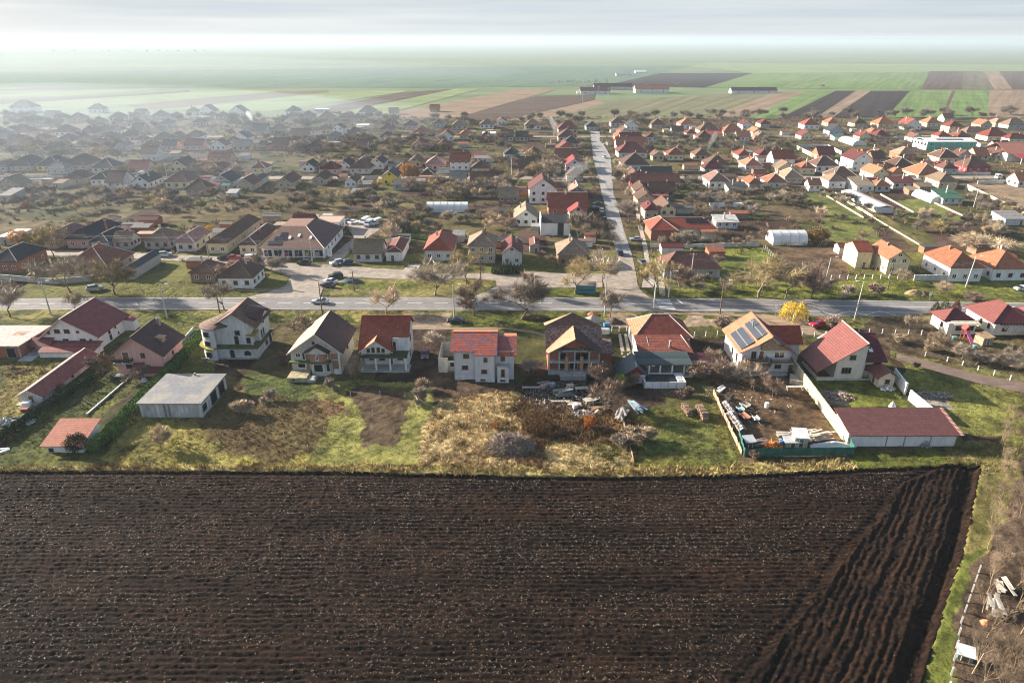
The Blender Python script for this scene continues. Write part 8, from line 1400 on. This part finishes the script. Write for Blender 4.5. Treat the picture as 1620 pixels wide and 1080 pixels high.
for (c, x, y, h, k, w, vi) in (('q', 975, 592, 5, 'mid', .9, 2), ('p', 945, 1000, 4.5, 'mid', .8, 2), ('q', 300, 805, 3.0, 'shrub', 1.3, 2), ('q', 250, 270, 3, 'shrub', 1.2, 1), ('q', 660, 340, 5, 'mid', 1.4, 2), ('p', 810, 620, 3.6, 'mid', 1.2, 1), ('p', 600, 560, 4, 'mid', 1.4, 1), ('q', 545, 520, 3.0, 'shrub', .9, 3), ('q', 450, 720, 2.4, 'shrub', 1.0, 0), ('q', 830, 660, 2.4, 'shrub', 1, 0), ('q', 1370, 660, 3, 'shrub', 1, 1), ('q', 1340, 730, 3, 'shrub', 1, 0), ('q', 1460, 400, 4, 'mid', 1.3, 3),
                               ('r', 1185, 770, 6.5, 'mid', 1.0, 1), ('r', 1160, 640, 5, 'mid', 1.0, 1), ('r', 1330, 640, 3, 'shrub', 1.2, 1), ('r', 760, 560, 4, 'mid', 1.0, 3), ('r', 1420, 960, 2.6, 'shrub', 1.3, 2), ('s', 260, 960, 3, 'shrub', 1.4, 2), ('s', 170, 1000, 2.6, 'shrub', 1.2, 0), ('s', 60, 640, 5, 'mid', 1.0, 1), ('s', 620, 590, 3.6, 'shrub', 1.3, 3), ('s', 700, 540, 4.5, 'mid', 1.1, 1), ('s', 760, 600, 4.5, 'mid', 1.1, 1), ('s', 850, 610, 4.6, 'mid', 1.1, 3), ('s', 930, 580, 4, 'mid', 1.0, 2), ('s', 1050, 700, 4.4, 'mid', 1.0, 1), ('s', 980, 660, 4, 'mid', 1, 1), ('s', 550, 690, 2.2, 'shrub', 1.1, 1), ('s', 760, 300, 3.2, 'shrub', 1.3, 3), ('s', 800, 720, 2, 'shrub', 1, 0), ('s', 940, 1060, 1.6, 'shrub', 1, 1), ('s', 1005, 560, 3.6, 'mid', .9, 2),
                               ('t', 430, 295, 3.4, 'shrub', 1.4, 1), ('t', 890, 285, 3.4, 'mid', .9, 2), ('t', 960, 290, 3.4, 'mid', .8, 2), ('t', 1035, 380, 3.6, 'mid', 1, 2), ('t', 1110, 440, 4, 'mid', 1.2, 1), ('t', 1200, 480, 4, 'mid', 1.3, 3), ('t', 1280, 510, 3.4, 'mid', 1.2, 3), ('t', 1430, 530, 3.6, 'mid', 1.4, 3), ('t', 1500, 500, 4, 'mid', 1.1, 0), ('t', 990, 420, 2.4, 'shrub', 1.3, 2), ('t', 830, 380, 2.4, 'shrub', 1.2, 2), ('t', 920, 530, 1.6, 'shrub', 1.0, 1), ('e', 985, 690, 4, 'mid', 1.1, 2), ('e', 500, 690, 3.2, 'shrub', 1.5, 1), ('e', 680, 600, 4, 'mid', 1.3, 2), ('e', 260, 700, 3, 'shrub', 1.3, 0), ('e', 1240, 745, 2.2, 'shrub', 2.2, 3), ('e', 60, 300, 4, 'mid', 1.6, 4), ('e', 400, 300, 3.6, 'mid', 1.3, 1),
                               ('d', 600, 320, 5, 'mid', 1.7, 3), ('d', 860, 310, 4.5, 'mid', 1.4, 1), ('d', 975, 345, 3.6, 'mid', 1, 1), ('d', 1060, 330, 3.6, 'mid', 1.1, 1), ('d', 520, 330, 4.5, 'mid', 1.0, 1), ('d', 1180, 280, 4, 'mid', 1.3, 1), ('d', 840, 480, 4, 'mid', 1.0, 3), ('d', 400, 330, 4, 'mid', 1, 3), ('b', 1210, 330, 8, 'mid', 1.0, 2), ('b', 1240, 250, 7, 'mid', 1.1, 2), ('b', 1320, 190, 6, 'mid', 1, 1), ('b', 950, 400, 4, 'mid', 1, 2), ('c', 930, 440, 3.6, 'mid', 1, 1), ('c', 1000, 470, 3.4, 'mid', 1, 1)):
    plant(k, *K(c, x, y), h, vi=vi, wide=w)
# gardens full of bare fruit trees
AREAS = [('A', [(0, 640), (1600, 640), (1600, 780), (0, 780)], 20, 3, 6), ('A', [(0, 350), (800, 370), (800, 440), (0, 440)], 14, 4, 8), ('A', [(0, 180), (1600, 180), (1600, 260), (0, 260)], 18, 5, 9), ('A', [(600, 500), (1620, 500), (1620, 540), (600, 540)], 8, 4, 7), ('A', [(700, 620), (1100, 650), (1100, 700), (700, 700)], 5, 3, 5),
         ('B', [(0, 320), (1600, 320), (1600, 430), (0, 430)], 26, 4, 8), ('B', [(900, 600), (1600, 560), (1600, 690), (1000, 690)], 18, 4, 7), ('B', [(200, 650), (1050, 660), (1050, 770), (200, 770)], 14, 3, 5), ('B', [(700, 770), (1600, 770), (1600, 880), (850, 880)], 14, 3, 5), ('B', [(0, 170), (1500, 190), (1560, 230), (0, 260)], 20, 5, 8), ('C', [(0, 430), (380, 430), (380, 560), (0, 560)], 10, 4, 8), ('C', [(950, 290), (1500, 330), (1500, 400), (950, 400)], 14, 4, 7), ('C', [(1130, 660), (1620, 660), (1620, 800), (1180, 800)], 14, 3, 5), ('C', [(150, 180), (560, 180), (560, 240), (150, 300)], 8, 5, 8), ('C', [(690, 180), (1620, 170), (1620, 200), (700, 240)], 14, 5, 9), ('C', [(1050, 560), (1300, 540), (1300, 640), (1080, 640)], 5, 3, 5),
         ('D', [(0, 310), (230, 330), (200, 420), (0, 420)], 6, 4, 7), ('D', [(520, 280), (950, 250), (900, 400), (700, 400)], 10, 3, 6), ('D', [(0, 160), (1620, 150), (1620, 190), (0, 200)], 14, 5, 9), ('D', [(800, 780), (1450, 820), (1500, 920), (950, 920)], 14, 3, 5), ('D', [(1280, 660), (1620, 760), (1620, 830), (1300, 740)], 7, 3, 5), ('D', [(300, 640), (560, 640), (700, 850), (300, 870)], 6, 3, 5), ('D', [(0, 610), (260, 640), (250, 760), (0, 700)], 7, 3, 5), ('d', [(500, 600), (1600, 590), (1600, 680), (520, 690)], 8, 2.5, 4)]
CAND = []
def area_points(c, poly, n):
    pw = [K(c, x, y) for x, y in poly]; xs = [p[0] for p in pw]; ys = [p[1] for p in pw]; out = []; k = 0
    while len(out) < n and k < n * 60:
        k += 1; x, y = rnd.uniform(min(xs), max(xs)), rnd.uniform(min(ys), max(ys)); X = np.array([x]); Y = np.array([y])
        if inpoly(X, Y, pw)[0] and not any(p[0] - 1 < x < p[1] + 1 and p[2] - 1.2 < y < p[3] + 1 for p in PLACED) and not any(inpoly(X, Y, r)[0] for r in ROADS): out.append((x, y))
    return out
for c, poly, n, h0, h1 in AREAS:
    for x, y in area_points(c, poly, int(n * 2.2)):
        CAND.append((x, y, rnd.uniform(h0, h1)))
CAND.sort(key=lambda t: -t[2] / t[1]); NIND = 125
for x, y, h in CAND[:NIND]: plant('big' if h > 6.5 else 'mid', x, y, h, wide=rnd.uniform(.95, 1.4))
FARM_ = [tree_meshes(s, 6, .9, levels=2, limbs=5, twigs=26, tw=.06, tl=1.9, r0=.16, mat_c=TWG) for s in (61, 62, 63)]
def arrs(me):
    v = np.empty(len(me.vertices) * 3, np.float32); me.vertices.foreach_get('co', v); n = len(me.polygons[0].vertices); f = np.empty(len(me.polygons) * n, np.int32); me.polygons.foreach_get('vertices', f); return v.reshape(-1, 3), f.reshape(-1, n)
for part, nm, lab in ((0, 'woodland_stems', 'trunks of the many small far trees among the village gardens'), (1, 'woodland', 'bare crowns of the many small far trees among the village gardens')):
    Vs, Fs, Cs, off = [], [], [], 0; q = random.Random(3); base = [arrs(t[part]) for t in FARM_]
    for x, y, h in CAND[NIND:]:
        v, f = q.choice(base); a = q.uniform(0, 6.28); s = h / 6; w = s * q.uniform(.9, 1.5); ca, sa = math.cos(a) * w, math.sin(a) * w
        Vs.append(np.stack([v[:, 0] * ca - v[:, 1] * sa + x, v[:, 0] * sa + v[:, 1] * ca + y, v[:, 2] * s], 1)); Fs.append(f + off); off += len(v); t = q.choice(((.19, .16, .125), (.17, .13, .10), (.22, .185, .14), (.16, .145, .09), (.20, .17, .14))); k = q.uniform(.8, 1.4); Cs.append(np.tile(np.array(t) * k * (1 if part else .6), (len(v), 1)))
    o = link(nm, npmesh(nm, np.concatenate(Vs), np.concatenate(Fs), attrmat('far_twigs'), np.concatenate(Cs))); tag(o, lab, 'trees', kind='stuff')
# street trees along the long street
for k in range(16):
    for s in (-1, 1):
        y = 225 + k * 20 + rnd.uniform(-4, 4); x = gx(y) + s * (6.5 + .012 * (y - 215)) + rnd.uniform(-.5, .5)
        if rnd.random() < .7 and k < 13 and not any(p[0] < x < p[1] and p[2] < y < p[3] for p in PLACED): plant('mid', x, y, rnd.uniform(3.5, 6.5), label=f"{'small' if k % 2 else 'mid sized'} bare roadside tree on the {'left' if s < 0 else 'right'} of the long street", group='roadside trees along the long street')
# grove on the lower right
rows_ = [((1560, 690), (1500, 1100)), ((1600, 700), (1552, 1100)), ((1640, 720), (1602, 1100)), ((1670, 700), (1655, 1100))]
for a, b in rows_:
    p, q = G(*a), G(*b); L = math.hypot(q[0] - p[0], q[1] - p[1]); n = int(L / 4.6)
    for k in range(n + 1):
        t = (k + rnd.uniform(-.25, .25)) / n; plant('slim', p[0] + (q[0] - p[0]) * t + rnd.uniform(-.7, .7) + 3.2, p[1] + (q[1] - p[1]) * t, rnd.uniform(5, 7.8), label='tall slender bare tree with pale trunk in the grove at the lower right', group='slender trees of the grove at the lower right')
# leafed trees and evergreens
def leaf_mesh(name, seed, n, fn, size, mat):
    g = np.random.default_rng(seed); P, N = fn(g, n); a = g.normal(0, 1, (n, 3)); a /= np.linalg.norm(a, axis=1)[:, None]; b = np.cross(a, g.normal(0, 1, (n, 3))); b /= np.linalg.norm(b, axis=1)[:, None]; s = size * g.uniform(.5, 1.3, (n, 1))
    V = np.stack([P - a * s, P + b * s * .7, P + a * s, P - b * s * .7], 1).reshape(-1, 3); return npmesh(name, V, np.arange(n * 4).reshape(-1, 4), mat)
def fn_willow(g, n):
    t = g.integers(0, 70, n); ang = t * 2.4; rr = .5 + 2.6 * np.sqrt((t % 23) / 23); top = 4.6 - .16 * rr ** 2 + .5 * np.sin(t * 1.9); L = g.uniform(0, 1, n) ** .8 * (1.6 + .35 * rr)
    return np.stack([np.cos(ang) * (rr + .18 * L) + g.normal(0, .16, n), np.sin(ang) * (rr + .18 * L) + g.normal(0, .16, n), top - L + g.normal(0, .08, n)], 1), None
def fn_cone(h, r):
    def f(g, n):
        z = h * (1 - np.sqrt(g.uniform(0, 1, n))) ; rad = r * np.sin(np.clip((1 - z / h) * 1.9, 0, 1.57)) * g.uniform(.55, 1.05, n); a = g.uniform(0, 6.28, n); rad *= 1 + .18 * np.sin(a * 5 + z * 3); return np.stack([np.cos(a) * rad, np.sin(a) * rad, z + .15], 1), None
    return f
def fn_ball(h, r):
    def f(g, n):
        d = g.normal(0, 1, (n, 3)); d /= np.linalg.norm(d, axis=1)[:, None]; q = g.uniform(.4, 1, n) ** .5; b = 1 + .3 * np.sin(d[:, 0] * 5 + 1) * np.sin(d[:, 1] * 4 + d[:, 2] * 5); q = q * b; return np.stack([d[:, 0] * q * r, d[:, 1] * q * r, h * .55 + d[:, 2] * q * h * .48], 1), None
    return f
YEL = twigmat((.62, .44, .055), 'yellow_leaves'); DKG = twigmat((.022, .048, .016), 'evergreen'); OLG = twigmat((.06, .06, .02), 'olive_evergreen'); BRG = twigmat((.12, .05, .025), 'brown_evergreen'); HEDG = twigmat((.12, .20, .045), 'hedge_leaves'); RUS = twigmat((.36, .13, .03), 'rusty_leaves'); YGR = twigmat((.16, .2, .03), 'yellow_green_leaves')
def leafy(x, y, me, label, name, cat, h, trunk=True, group=None, s=1.0, mat=None):
    r = empty(name, (x, y, 0), label, cat, group, rnd.uniform(0, 6)); r.scale = (s, s, s)
    if trunk: m = MB(); m.tube((0, 0, -.1), (0, 0, h), .16, .09, BARKP, 6); m.build('trunk', r)
    link('crown', me, r); return r
WIL = leaf_mesh('crown', 1, 6500, fn_willow, .105, YEL)
wl_t = leafy(*K('t', 205, 240), WIL, 'bright yellow drooping tree with a white painted trunk beside the main road', 'yellow_tree', 'tree', 3.6)
m = MB(); m.tube((0, 0, 0), (0, 0, 1.2), .175, .17, WHITE, 7); m.build('painted_base', wl_t)
b1 = leaf_mesh('crown', 2, 2500, fn_ball(3.6, 1.8), .16, RUS)
leafy(*K('B', 955, 540), leaf_mesh('crown', 3, 3500, fn_willow, .22, twigmat((.4, .22, .09), 'tan_leaves')), 'tan leaved tree right of the yellow gabled house', 'leafy_tree', 'tree', 4, s=1.5); leafy(*K('d', 1580, 305), leaf_mesh('crown', 5, 3000, fn_ball(5, 3.4), .2, twigmat((.24, .15, .055), 'ochre_leaves')), 'round ochre tree right of the polytunnel', 'leafy_tree', 'tree', 2.5)
leafy(*K('a', 120, 260), leaf_mesh('crown', 6, 2600, fn_ball(5, 3.2), .2, twigmat((.42, .24, .09), 'ochre2_leaves')), 'orange brown tree at the far left of the service street', 'leafy_tree', 'tree', 2.5); leafy(*K('a', 1280, 190), leaf_mesh('crown', 7, 1200, fn_ball(3, 1.6), .2, YEL), 'small yellow tree behind the long cream house', 'leafy_tree', 'tree', 1.6)
leafy(*K('A', 165, 725), leaf_mesh('crown', 8, 900, fn_ball(2.6, 1.4), .2, RUS), 'small orange tree in the hazy left gardens', 'leafy_tree', 'tree', 1.4)
leafy(*P1(775, 890), leaf_mesh('crown', 9, 3000, fn_ball(2.6, 2.8), .10, twigmat((.15, .08, .035), 'rust_scrub')), 'wide rusty brown thicket at the left of the scrub', 'thicket', 'shrub', 1, False); leafy(*P1(1090, 880), leaf_mesh('crown', 10, 1800, fn_ball(2.5, 1.1), .10, RUS), 'upright orange shrub in the rusty scrub', 'shrub', 'shrub', 1, False); leafy(*P1(540, 885), leaf_mesh('crown', 10, 900, fn_ball(1.5, 1.0), .08, twigmat((.2, .09, .04), 'r2')), 'small red brown shrub in the golden grass', 'shrub', 'shrub', 1, False)
leafy(*K('q', 548, 500), leaf_mesh('crown', 12, 1500, fn_ball(2.6, 1.2), .09, twigmat((.24, .13, .03), 'r3')), 'rounded orange brown shrub left of the brick bay house', 'shrub', 'shrub', 1, False); leafy(*K('p', 460, 1020), leaf_mesh('crown', 13, 4500, fn_ball(3.2, 1.7), .10, DKG), 'round dark evergreen bush beside the small orange roofed shed', 'evergreen_bush', 'shrub', 1, False); leafy(*P2(150, 650), leaf_mesh('crown', 14, 2600, fn_ball(3.2, 1.2), .09, YGR), 'yellow green evergreen bush below the teal shed', 'evergreen_bush', 'shrub', 1, False)
leafy(*K('p', 360, 670), leaf_mesh('crown', 18, 1600, fn_ball(1.7, 1.2), .09, twigmat((.14, .085, .035), 'r4')), 'brown shrub on the shaded lawn below the long outbuilding', 'shrub', 'shrub', 1, False)
for i, (x, y, mm, lab) in enumerate(((1035, 215, OLG, 'leftmost olive conifer behind the pyramid roofed house'), (1090, 205, OLG, 'wide olive conifer pair left of the brown conifer'), (1157, 200, BRG, 'red brown conifer behind the pyramid roofed house'), (1290, 222, BRG, 'brown and olive conifer left of the large bungalow'), (1362, 205, BRG, 'low brown conifer behind the large bungalow'))):
    X, Y = K('t', x, y); leafy(X, Y, leaf_mesh('crown', 50 + i, 2200, fn_cone(3.6, 1.1 if i != 1 else 1.6), .11, mm), lab, 'conifer', 'tree', .8, group='conifers along the main road')
CON = [leaf_mesh('crown', 70 + i, 1200, fn_cone(3.0, .62), .09, DKG) for i in range(3)]
for i in range(9):
    X, Y = K('c', 575 + i * 26, 540); leafy(X, Y, CON[i % 3], 'small dark conifer in the row in front of the grey gabled house', 'conifer', 'tree', .6, group='row of small dark conifers', s=rnd.uniform(.8, 1.4))
def hedge(pts, w, h, label, mat, dens=130, name='hedge'):
    g = np.random.default_rng(int(abs(pts[0][0]) * 10)); Vs = []
    for (ax, ay), (bx, by) in zip(pts, pts[1:]):
        L = math.hypot(bx - ax, by - ay); n = int(L * dens); t = g.uniform(0, 1, n); s = g.uniform(-.5, .5, n); z = g.uniform(0, 1, n) ** .6 * h * (.82 + .3 * vn(t * L / 1.6, t * 0, 3)); nx, ny = -(by - ay) / L, (bx - ax) / L; wv = w * (.8 + .4 * vn(t * L / 2, t * 0, 8)) * np.where(z > h * .8, .75, 1)
        Vs.append(np.stack([ax + (bx - ax) * t + nx * s * wv - pts[0][0], ay + (by - ay) * t + ny * s * wv - pts[0][1], z], 1))
    P = np.concatenate(Vs); me = leaf_mesh('foliage', 3, len(P), lambda g_, n_: (P, None), .17, mat); r = empty(name, (*pts[0], 0), label, 'hedge'); link('foliage', me, r)
    m = MB()
    for (ax, ay), (bx, by) in zip(pts, pts[1:]):
        L = math.hypot(bx - ax, by - ay); k = int(L / 2)
        for j in range(k): t = (j + .5) / k; m.tube((ax + (bx - ax) * t - pts[0][0], ay + (by - ay) * t - pts[0][1], 0), (ax + (bx - ax) * t - pts[0][0], ay + (by - ay) * t - pts[0][1], h * .6), .06, .03, BARK, 4)
    m.build('stems', r)
hedge([K('p', 1195, 345), K('p', 960, 610), K('p', 640, 950), K('p', 545, 1030)], 2.3, 2.2, 'long dark green hedge between the pink house and the concrete outbuilding', HEDG, 480)
hedge([K('p', 545, 600), K('p', 240, 790), K('p', -30, 980)], 1.5, 1.5, 'dark hedge along the left garden boundary below the long outbuilding', DKG, 300)
hedge([K('b', 1300, 280), K('b', 1480, 300), K('b', 1560, 310)], 2.5, 1.8, 'green hedge behind the white house with the red roof', HEDG, 120); hedge([K('b', 690, 248), K('b', 850, 262)], 1.4, 1.2, 'clipped green hedge beside the white workshop', HEDG, 120); hedge([K('b', 830, 118), K('b', 1150, 108)], 2.0, 2.2, 'dark green hedge behind the parked vans', DKG, 100)
hedge([K('d', 640, 318), K('d', 1140, 320)], 1.4, 1.1, 'dark hedge below the long red roofed house', twigmat((.06, .045, .03), 'brown_hedge'), 120)
# far windbreaks and copses beyond the village
for i, (px0, px1, py, n, h, lab) in enumerate(((560, 735, 79, 34, 16, 'hazy tree in the far windbreak at the horizon'), (868, 965, 136, 16, 11, 'bare tree beside the far farm'), (80, 330, 83, 14, 12, 'very hazy tree at the far left horizon'), (1290, 1325, 140, 1, 9, 'lone dark tree at the edge of the far green field'), (1060, 1075, 139, 1, 7, 'small lone bush by the far dark field'))):
    for k in range(n):
        p = G(px0 + (px1 - px0) * (k + rnd.uniform(.1, .9)) / n, py + rnd.uniform(-.3, .3)); plant('slim' if i < 2 else 'big', *p, h * rnd.uniform(.7, 1.2), label=lab, group=lab.replace('tree', 'trees'), wide=1.3)
# ------------------------------------------------------------------ scrub and grass nobody could count
def near_road(x, y):
    f = np.zeros(len(x), bool)
    for r in ROADS: f |= inpoly(x, y, r)
    return f
g = np.random.default_rng(9); N = 17000
sx_ = np.concatenate([g.uniform(-330, 330, N)]); sy_ = 195 + (640 - 195) * g.uniform(0, 1, N) ** .9
lim = sy_ * .84 + 25; ok = (np.abs(sx_) < lim) & (fbm(sx_ / 22, sy_ / 14, 66, 3) > .46) & ~near_road(sx_, sy_)
for p in PLACED: ok &= ~((sx_ > p[0]) & (sx_ < p[1]) & (sy_ > p[2]) & (sy_ < p[3]))
for z in ZW:
    if z[6] <= .2 and z[0][:, 1].min() > 185: ok &= ~(inpoly(sx_, sy_, z[0]) & (g.uniform(0, 1, N) < .85))
sx_, sy_ = sx_[ok], sy_[ok]
def scatter(X, Y, hs, per, w, colfn, name, label, lean=.5, mat='dry_stems'):
    n = len(X); P = np.repeat(np.stack([X, Y, np.zeros(n) - .03], 1), per, 0); H = np.repeat(hs, per); M = n * per; a = g.uniform(0, 6.28, M); rad = H * g.uniform(0, .55, M)
    P[:, 0] += np.cos(a) * rad; P[:, 1] += np.sin(a) * rad; b = g.uniform(0, 3.14, M); ww = w * g.uniform(.6, 1.4, M) * np.clip(H, .3, 2); hh = H * g.uniform(.45, 1.15, M); ln = g.normal(0, lean, (M, 2)) * hh[:, None]
    V = np.stack([P - np.stack([np.cos(b) * ww, np.sin(b) * ww, b * 0], 1), P + np.stack([np.cos(b) * ww, np.sin(b) * ww, b * 0], 1), P + np.stack([ln[:, 0], ln[:, 1], hh], 1)], 1).reshape(-1, 3)
    C = np.repeat(np.repeat(colfn(X, Y), per, 0) * g.uniform(.4, 1.75, (M, 1)), 3, 0)
    o = link(name, npmesh(name, V, np.arange(M * 3).reshape(-1, 3), attrmat(mat), C)); tag(o, label, name.replace('_', ' '), kind='stuff')
tone = lambda X, Y: 1.5 * np.array([.12, .085, .058])[None] * (1 - fbm(X / 9, Y / 9, 4, 2)[:, None]) * 1.3 + np.array([.16, .12, .05])[None] * fbm(X / 7, Y / 7, 40, 2)[:, None] * .8
scatter(sx_, sy_, g.uniform(.5, 2.3, len(sx_)), 26, .05, tone, 'scrub', 'grey brown bare scrub filling the village gardens', .55, 'bare_stems')
N = 120000; X = g.uniform(-112, 128, N); Y = 92.5 + 97 * g.uniform(0, 1, N) ** 1.1; c, ro, tu, fl = paint(X, Y)
ok = ~fl & ~inpoly(X, Y, FIELD) & (g.uniform(0, 1, N) < np.clip(tu / .35 + .05, .1, 1)) & (np.abs(X) < Y * .84 + 12)
for o in [o for o in bpy.data.objects if o.parent is None and o.type == 'EMPTY' and o.get('category') in ('house', 'shed', 'garage', 'building', 'pool') and o.location.y < 165]:
    bx = [(o.location.x + ch.location.x + v[0], o.location.y + ch.location.y + v[1]) for ch in o.children if ch.type == 'MESH' and ch.name.startswith(('wall', 'terrace')) for v in ch.bound_box]
    if bx:
        xs, ys = [b[0] for b in bx], [b[1] for b in bx]; ok &= ~((X > min(xs) - .1) & (X < max(xs) + .1) & (Y > min(ys) - .1) & (Y < max(ys) + .1))
X, Y, c, tu = X[ok], Y[ok], c[ok], tu[ok]; cj = c.copy()
scatter(X, Y, np.clip(tu * g.uniform(.6, 1.5, len(X)), .08, 1.3), 5, .11, lambda a, b: cj * 1.15, 'grass', 'rough winter grass and weeds on the plots and verges', .5, 'grass_blades')
# ------------------------------------------------------------------ smoke and air
def smoke(c, x, y, pts, dens, label):
    X, Y = K(c, x, y); V = []; F = []; n = 10
    for k, (dx, dz, r) in enumerate(pts):
        for j in range(n): a = 2 * math.pi * j / n; rr = r * (1 + .25 * math.sin(j * 2.3 + k * 1.7)); V.append((dx + rr * math.cos(a), rr * math.sin(a), dz + .2 * r * math.sin(j * 1.9 + k)))
    for k in range(len(pts) - 1):
        for j in range(n): F.append((k * n + j, k * n + (j + 1) % n, (k + 1) * n + (j + 1) % n, (k + 1) * n + j))
    F.append(tuple(range(n))[::-1]); F.append(tuple(range((len(pts) - 1) * n, len(pts) * n)))
    me = bpy.data.meshes.new('smoke'); me.from_pydata(V, [], F); me.update(); m = bpy.data.materials.new('smoke'); m.use_nodes = True; nt = m.node_tree; nt.nodes.remove(nt.nodes['Principled BSDF']); v = nt.nodes.new('ShaderNodeVolumePrincipled'); v.inputs['Color'].default_value = (.95, .95, .97, 1); v.inputs['Density'].default_value = dens; v.inputs['Anisotropy'].default_value = .3; nt.links.new(v.outputs[0], nt.nodes['Material Output'].inputs['Volume']); me.materials.append(m)
    o = link('smoke', me, None, (X, Y, 3.5)); tag(o, label, 'smoke', kind='stuff')
smoke('C', 365, 330, [(0, 0, .3), (.5, 1.5, .7), (1.3, 3.5, 1.3), (1.2, 6, 2.0), (0, 9, 2.6), (-1.5, 12, 1.9), (-3, 14, .5)], .05, 'white chimney smoke left of the long street')
smoke('C', 470, 680, [(0, 0, .4), (-1, 2, 1.4), (-1.6, 4.5, 2.6), (.5, 7.5, 3.8), (3, 10, 4.2), (6, 12.5, 2.8), (9, 14, .6)], .022, 'thin bluish smoke over the red roofs at the long street')
smoke('C', 1310, 425, [(0, 0, .3), (-.4, 1.5, .8), (.3, 3.6, 1.3), (1.4, 6.4, 1.8), (2.4, 9.5, 1.8), (3.4, 12, .5)], .05, 'white chimney smoke beside the brown hipped house')
smoke('A', 1545, 235, [(0, 0, .6), (-1, 3, 1.8), (-2, 6, 2.4), (-3, 9, 1)], .12, 'white smoke in the far hazy rows')
def drift(x, y, rx, ry, rz, dens, label):
    V = []; F = []; n, k = 40, 10
    for j in range(k + 1):
        t = -math.pi / 2 + math.pi * j / k
        for i in range(n): a = 2 * math.pi * i / n; q = 1 + .12 * math.sin(3 * a + j) + .08 * math.sin(7 * a); V.append((rx * q * math.cos(t) * math.cos(a), ry * q * math.cos(t) * math.sin(a), rz * math.sin(t)))
    for j in range(k): F += [(j * n + i, j * n + (i + 1) % n, (j + 1) * n + (i + 1) % n, (j + 1) * n + i) for i in range(n)]
    me = bpy.data.meshes.new('smoke'); me.from_pydata(V, [], F); me.update(); m = bpy.data.materials.new('drifting_smoke'); m.use_nodes = True; nt = m.node_tree; nt.nodes.remove(nt.nodes['Principled BSDF']); v = nt.nodes.new('ShaderNodeVolumePrincipled'); v.inputs['Color'].default_value = (.52, .60, .69, 1); v.inputs['Density'].default_value = dens; v.inputs['Anisotropy'].default_value = .14; nt.links.new(v.outputs[0], nt.nodes['Material Output'].inputs['Volume']); me.materials.append(m)
    o = link('smoke', me, None, (x, y, 0)); tag(o, label, 'smoke', kind='stuff')
drift(-330, 470, 280, 260, 36, .0013, 'broad veil of drifting smoke over the left of the village'); drift(-760, 1150, 760, 620, 40, .00028, 'pale mist lying over the fields on the left'); drift(0, 6600, 11000, 5000, 60, .0002, 'pale mist bank along the horizon')
m = MB(); m.box(-14000, 14000, -400, 15000, -3, 84, None) if False else m.add([(-14000, -400, -3), (14000, -400, -3), (14000, 15000, -3), (-14000, 15000, -3), (-14000, -400, 84), (14000, -400, 84), (14000, 15000, 84), (-14000, 15000, 84)], [(3, 2, 1, 0), (4, 5, 6, 7), (0, 1, 5, 4), (1, 2, 6, 5), (2, 3, 7, 6), (3, 0, 4, 7)], None)
m.m = []; o = m.build('haze'); hm = bpy.data.materials.new('haze'); hm.use_nodes = True; nt = hm.node_tree; nt.nodes.remove(nt.nodes['Principled BSDF']); v = nt.nodes.new('ShaderNodeVolumePrincipled')
v.inputs['Color'].default_value = (.47, .555, .645, 1); v.inputs['Density'].default_value = .00014; v.inputs['Anisotropy'].default_value = .14; nt.links.new(v.outputs[0], nt.nodes['Material Output'].inputs['Volume']); o.data.materials.append(hm); tag(o, 'pale winter haze thickening towards the horizon', 'haze', kind='stuff')
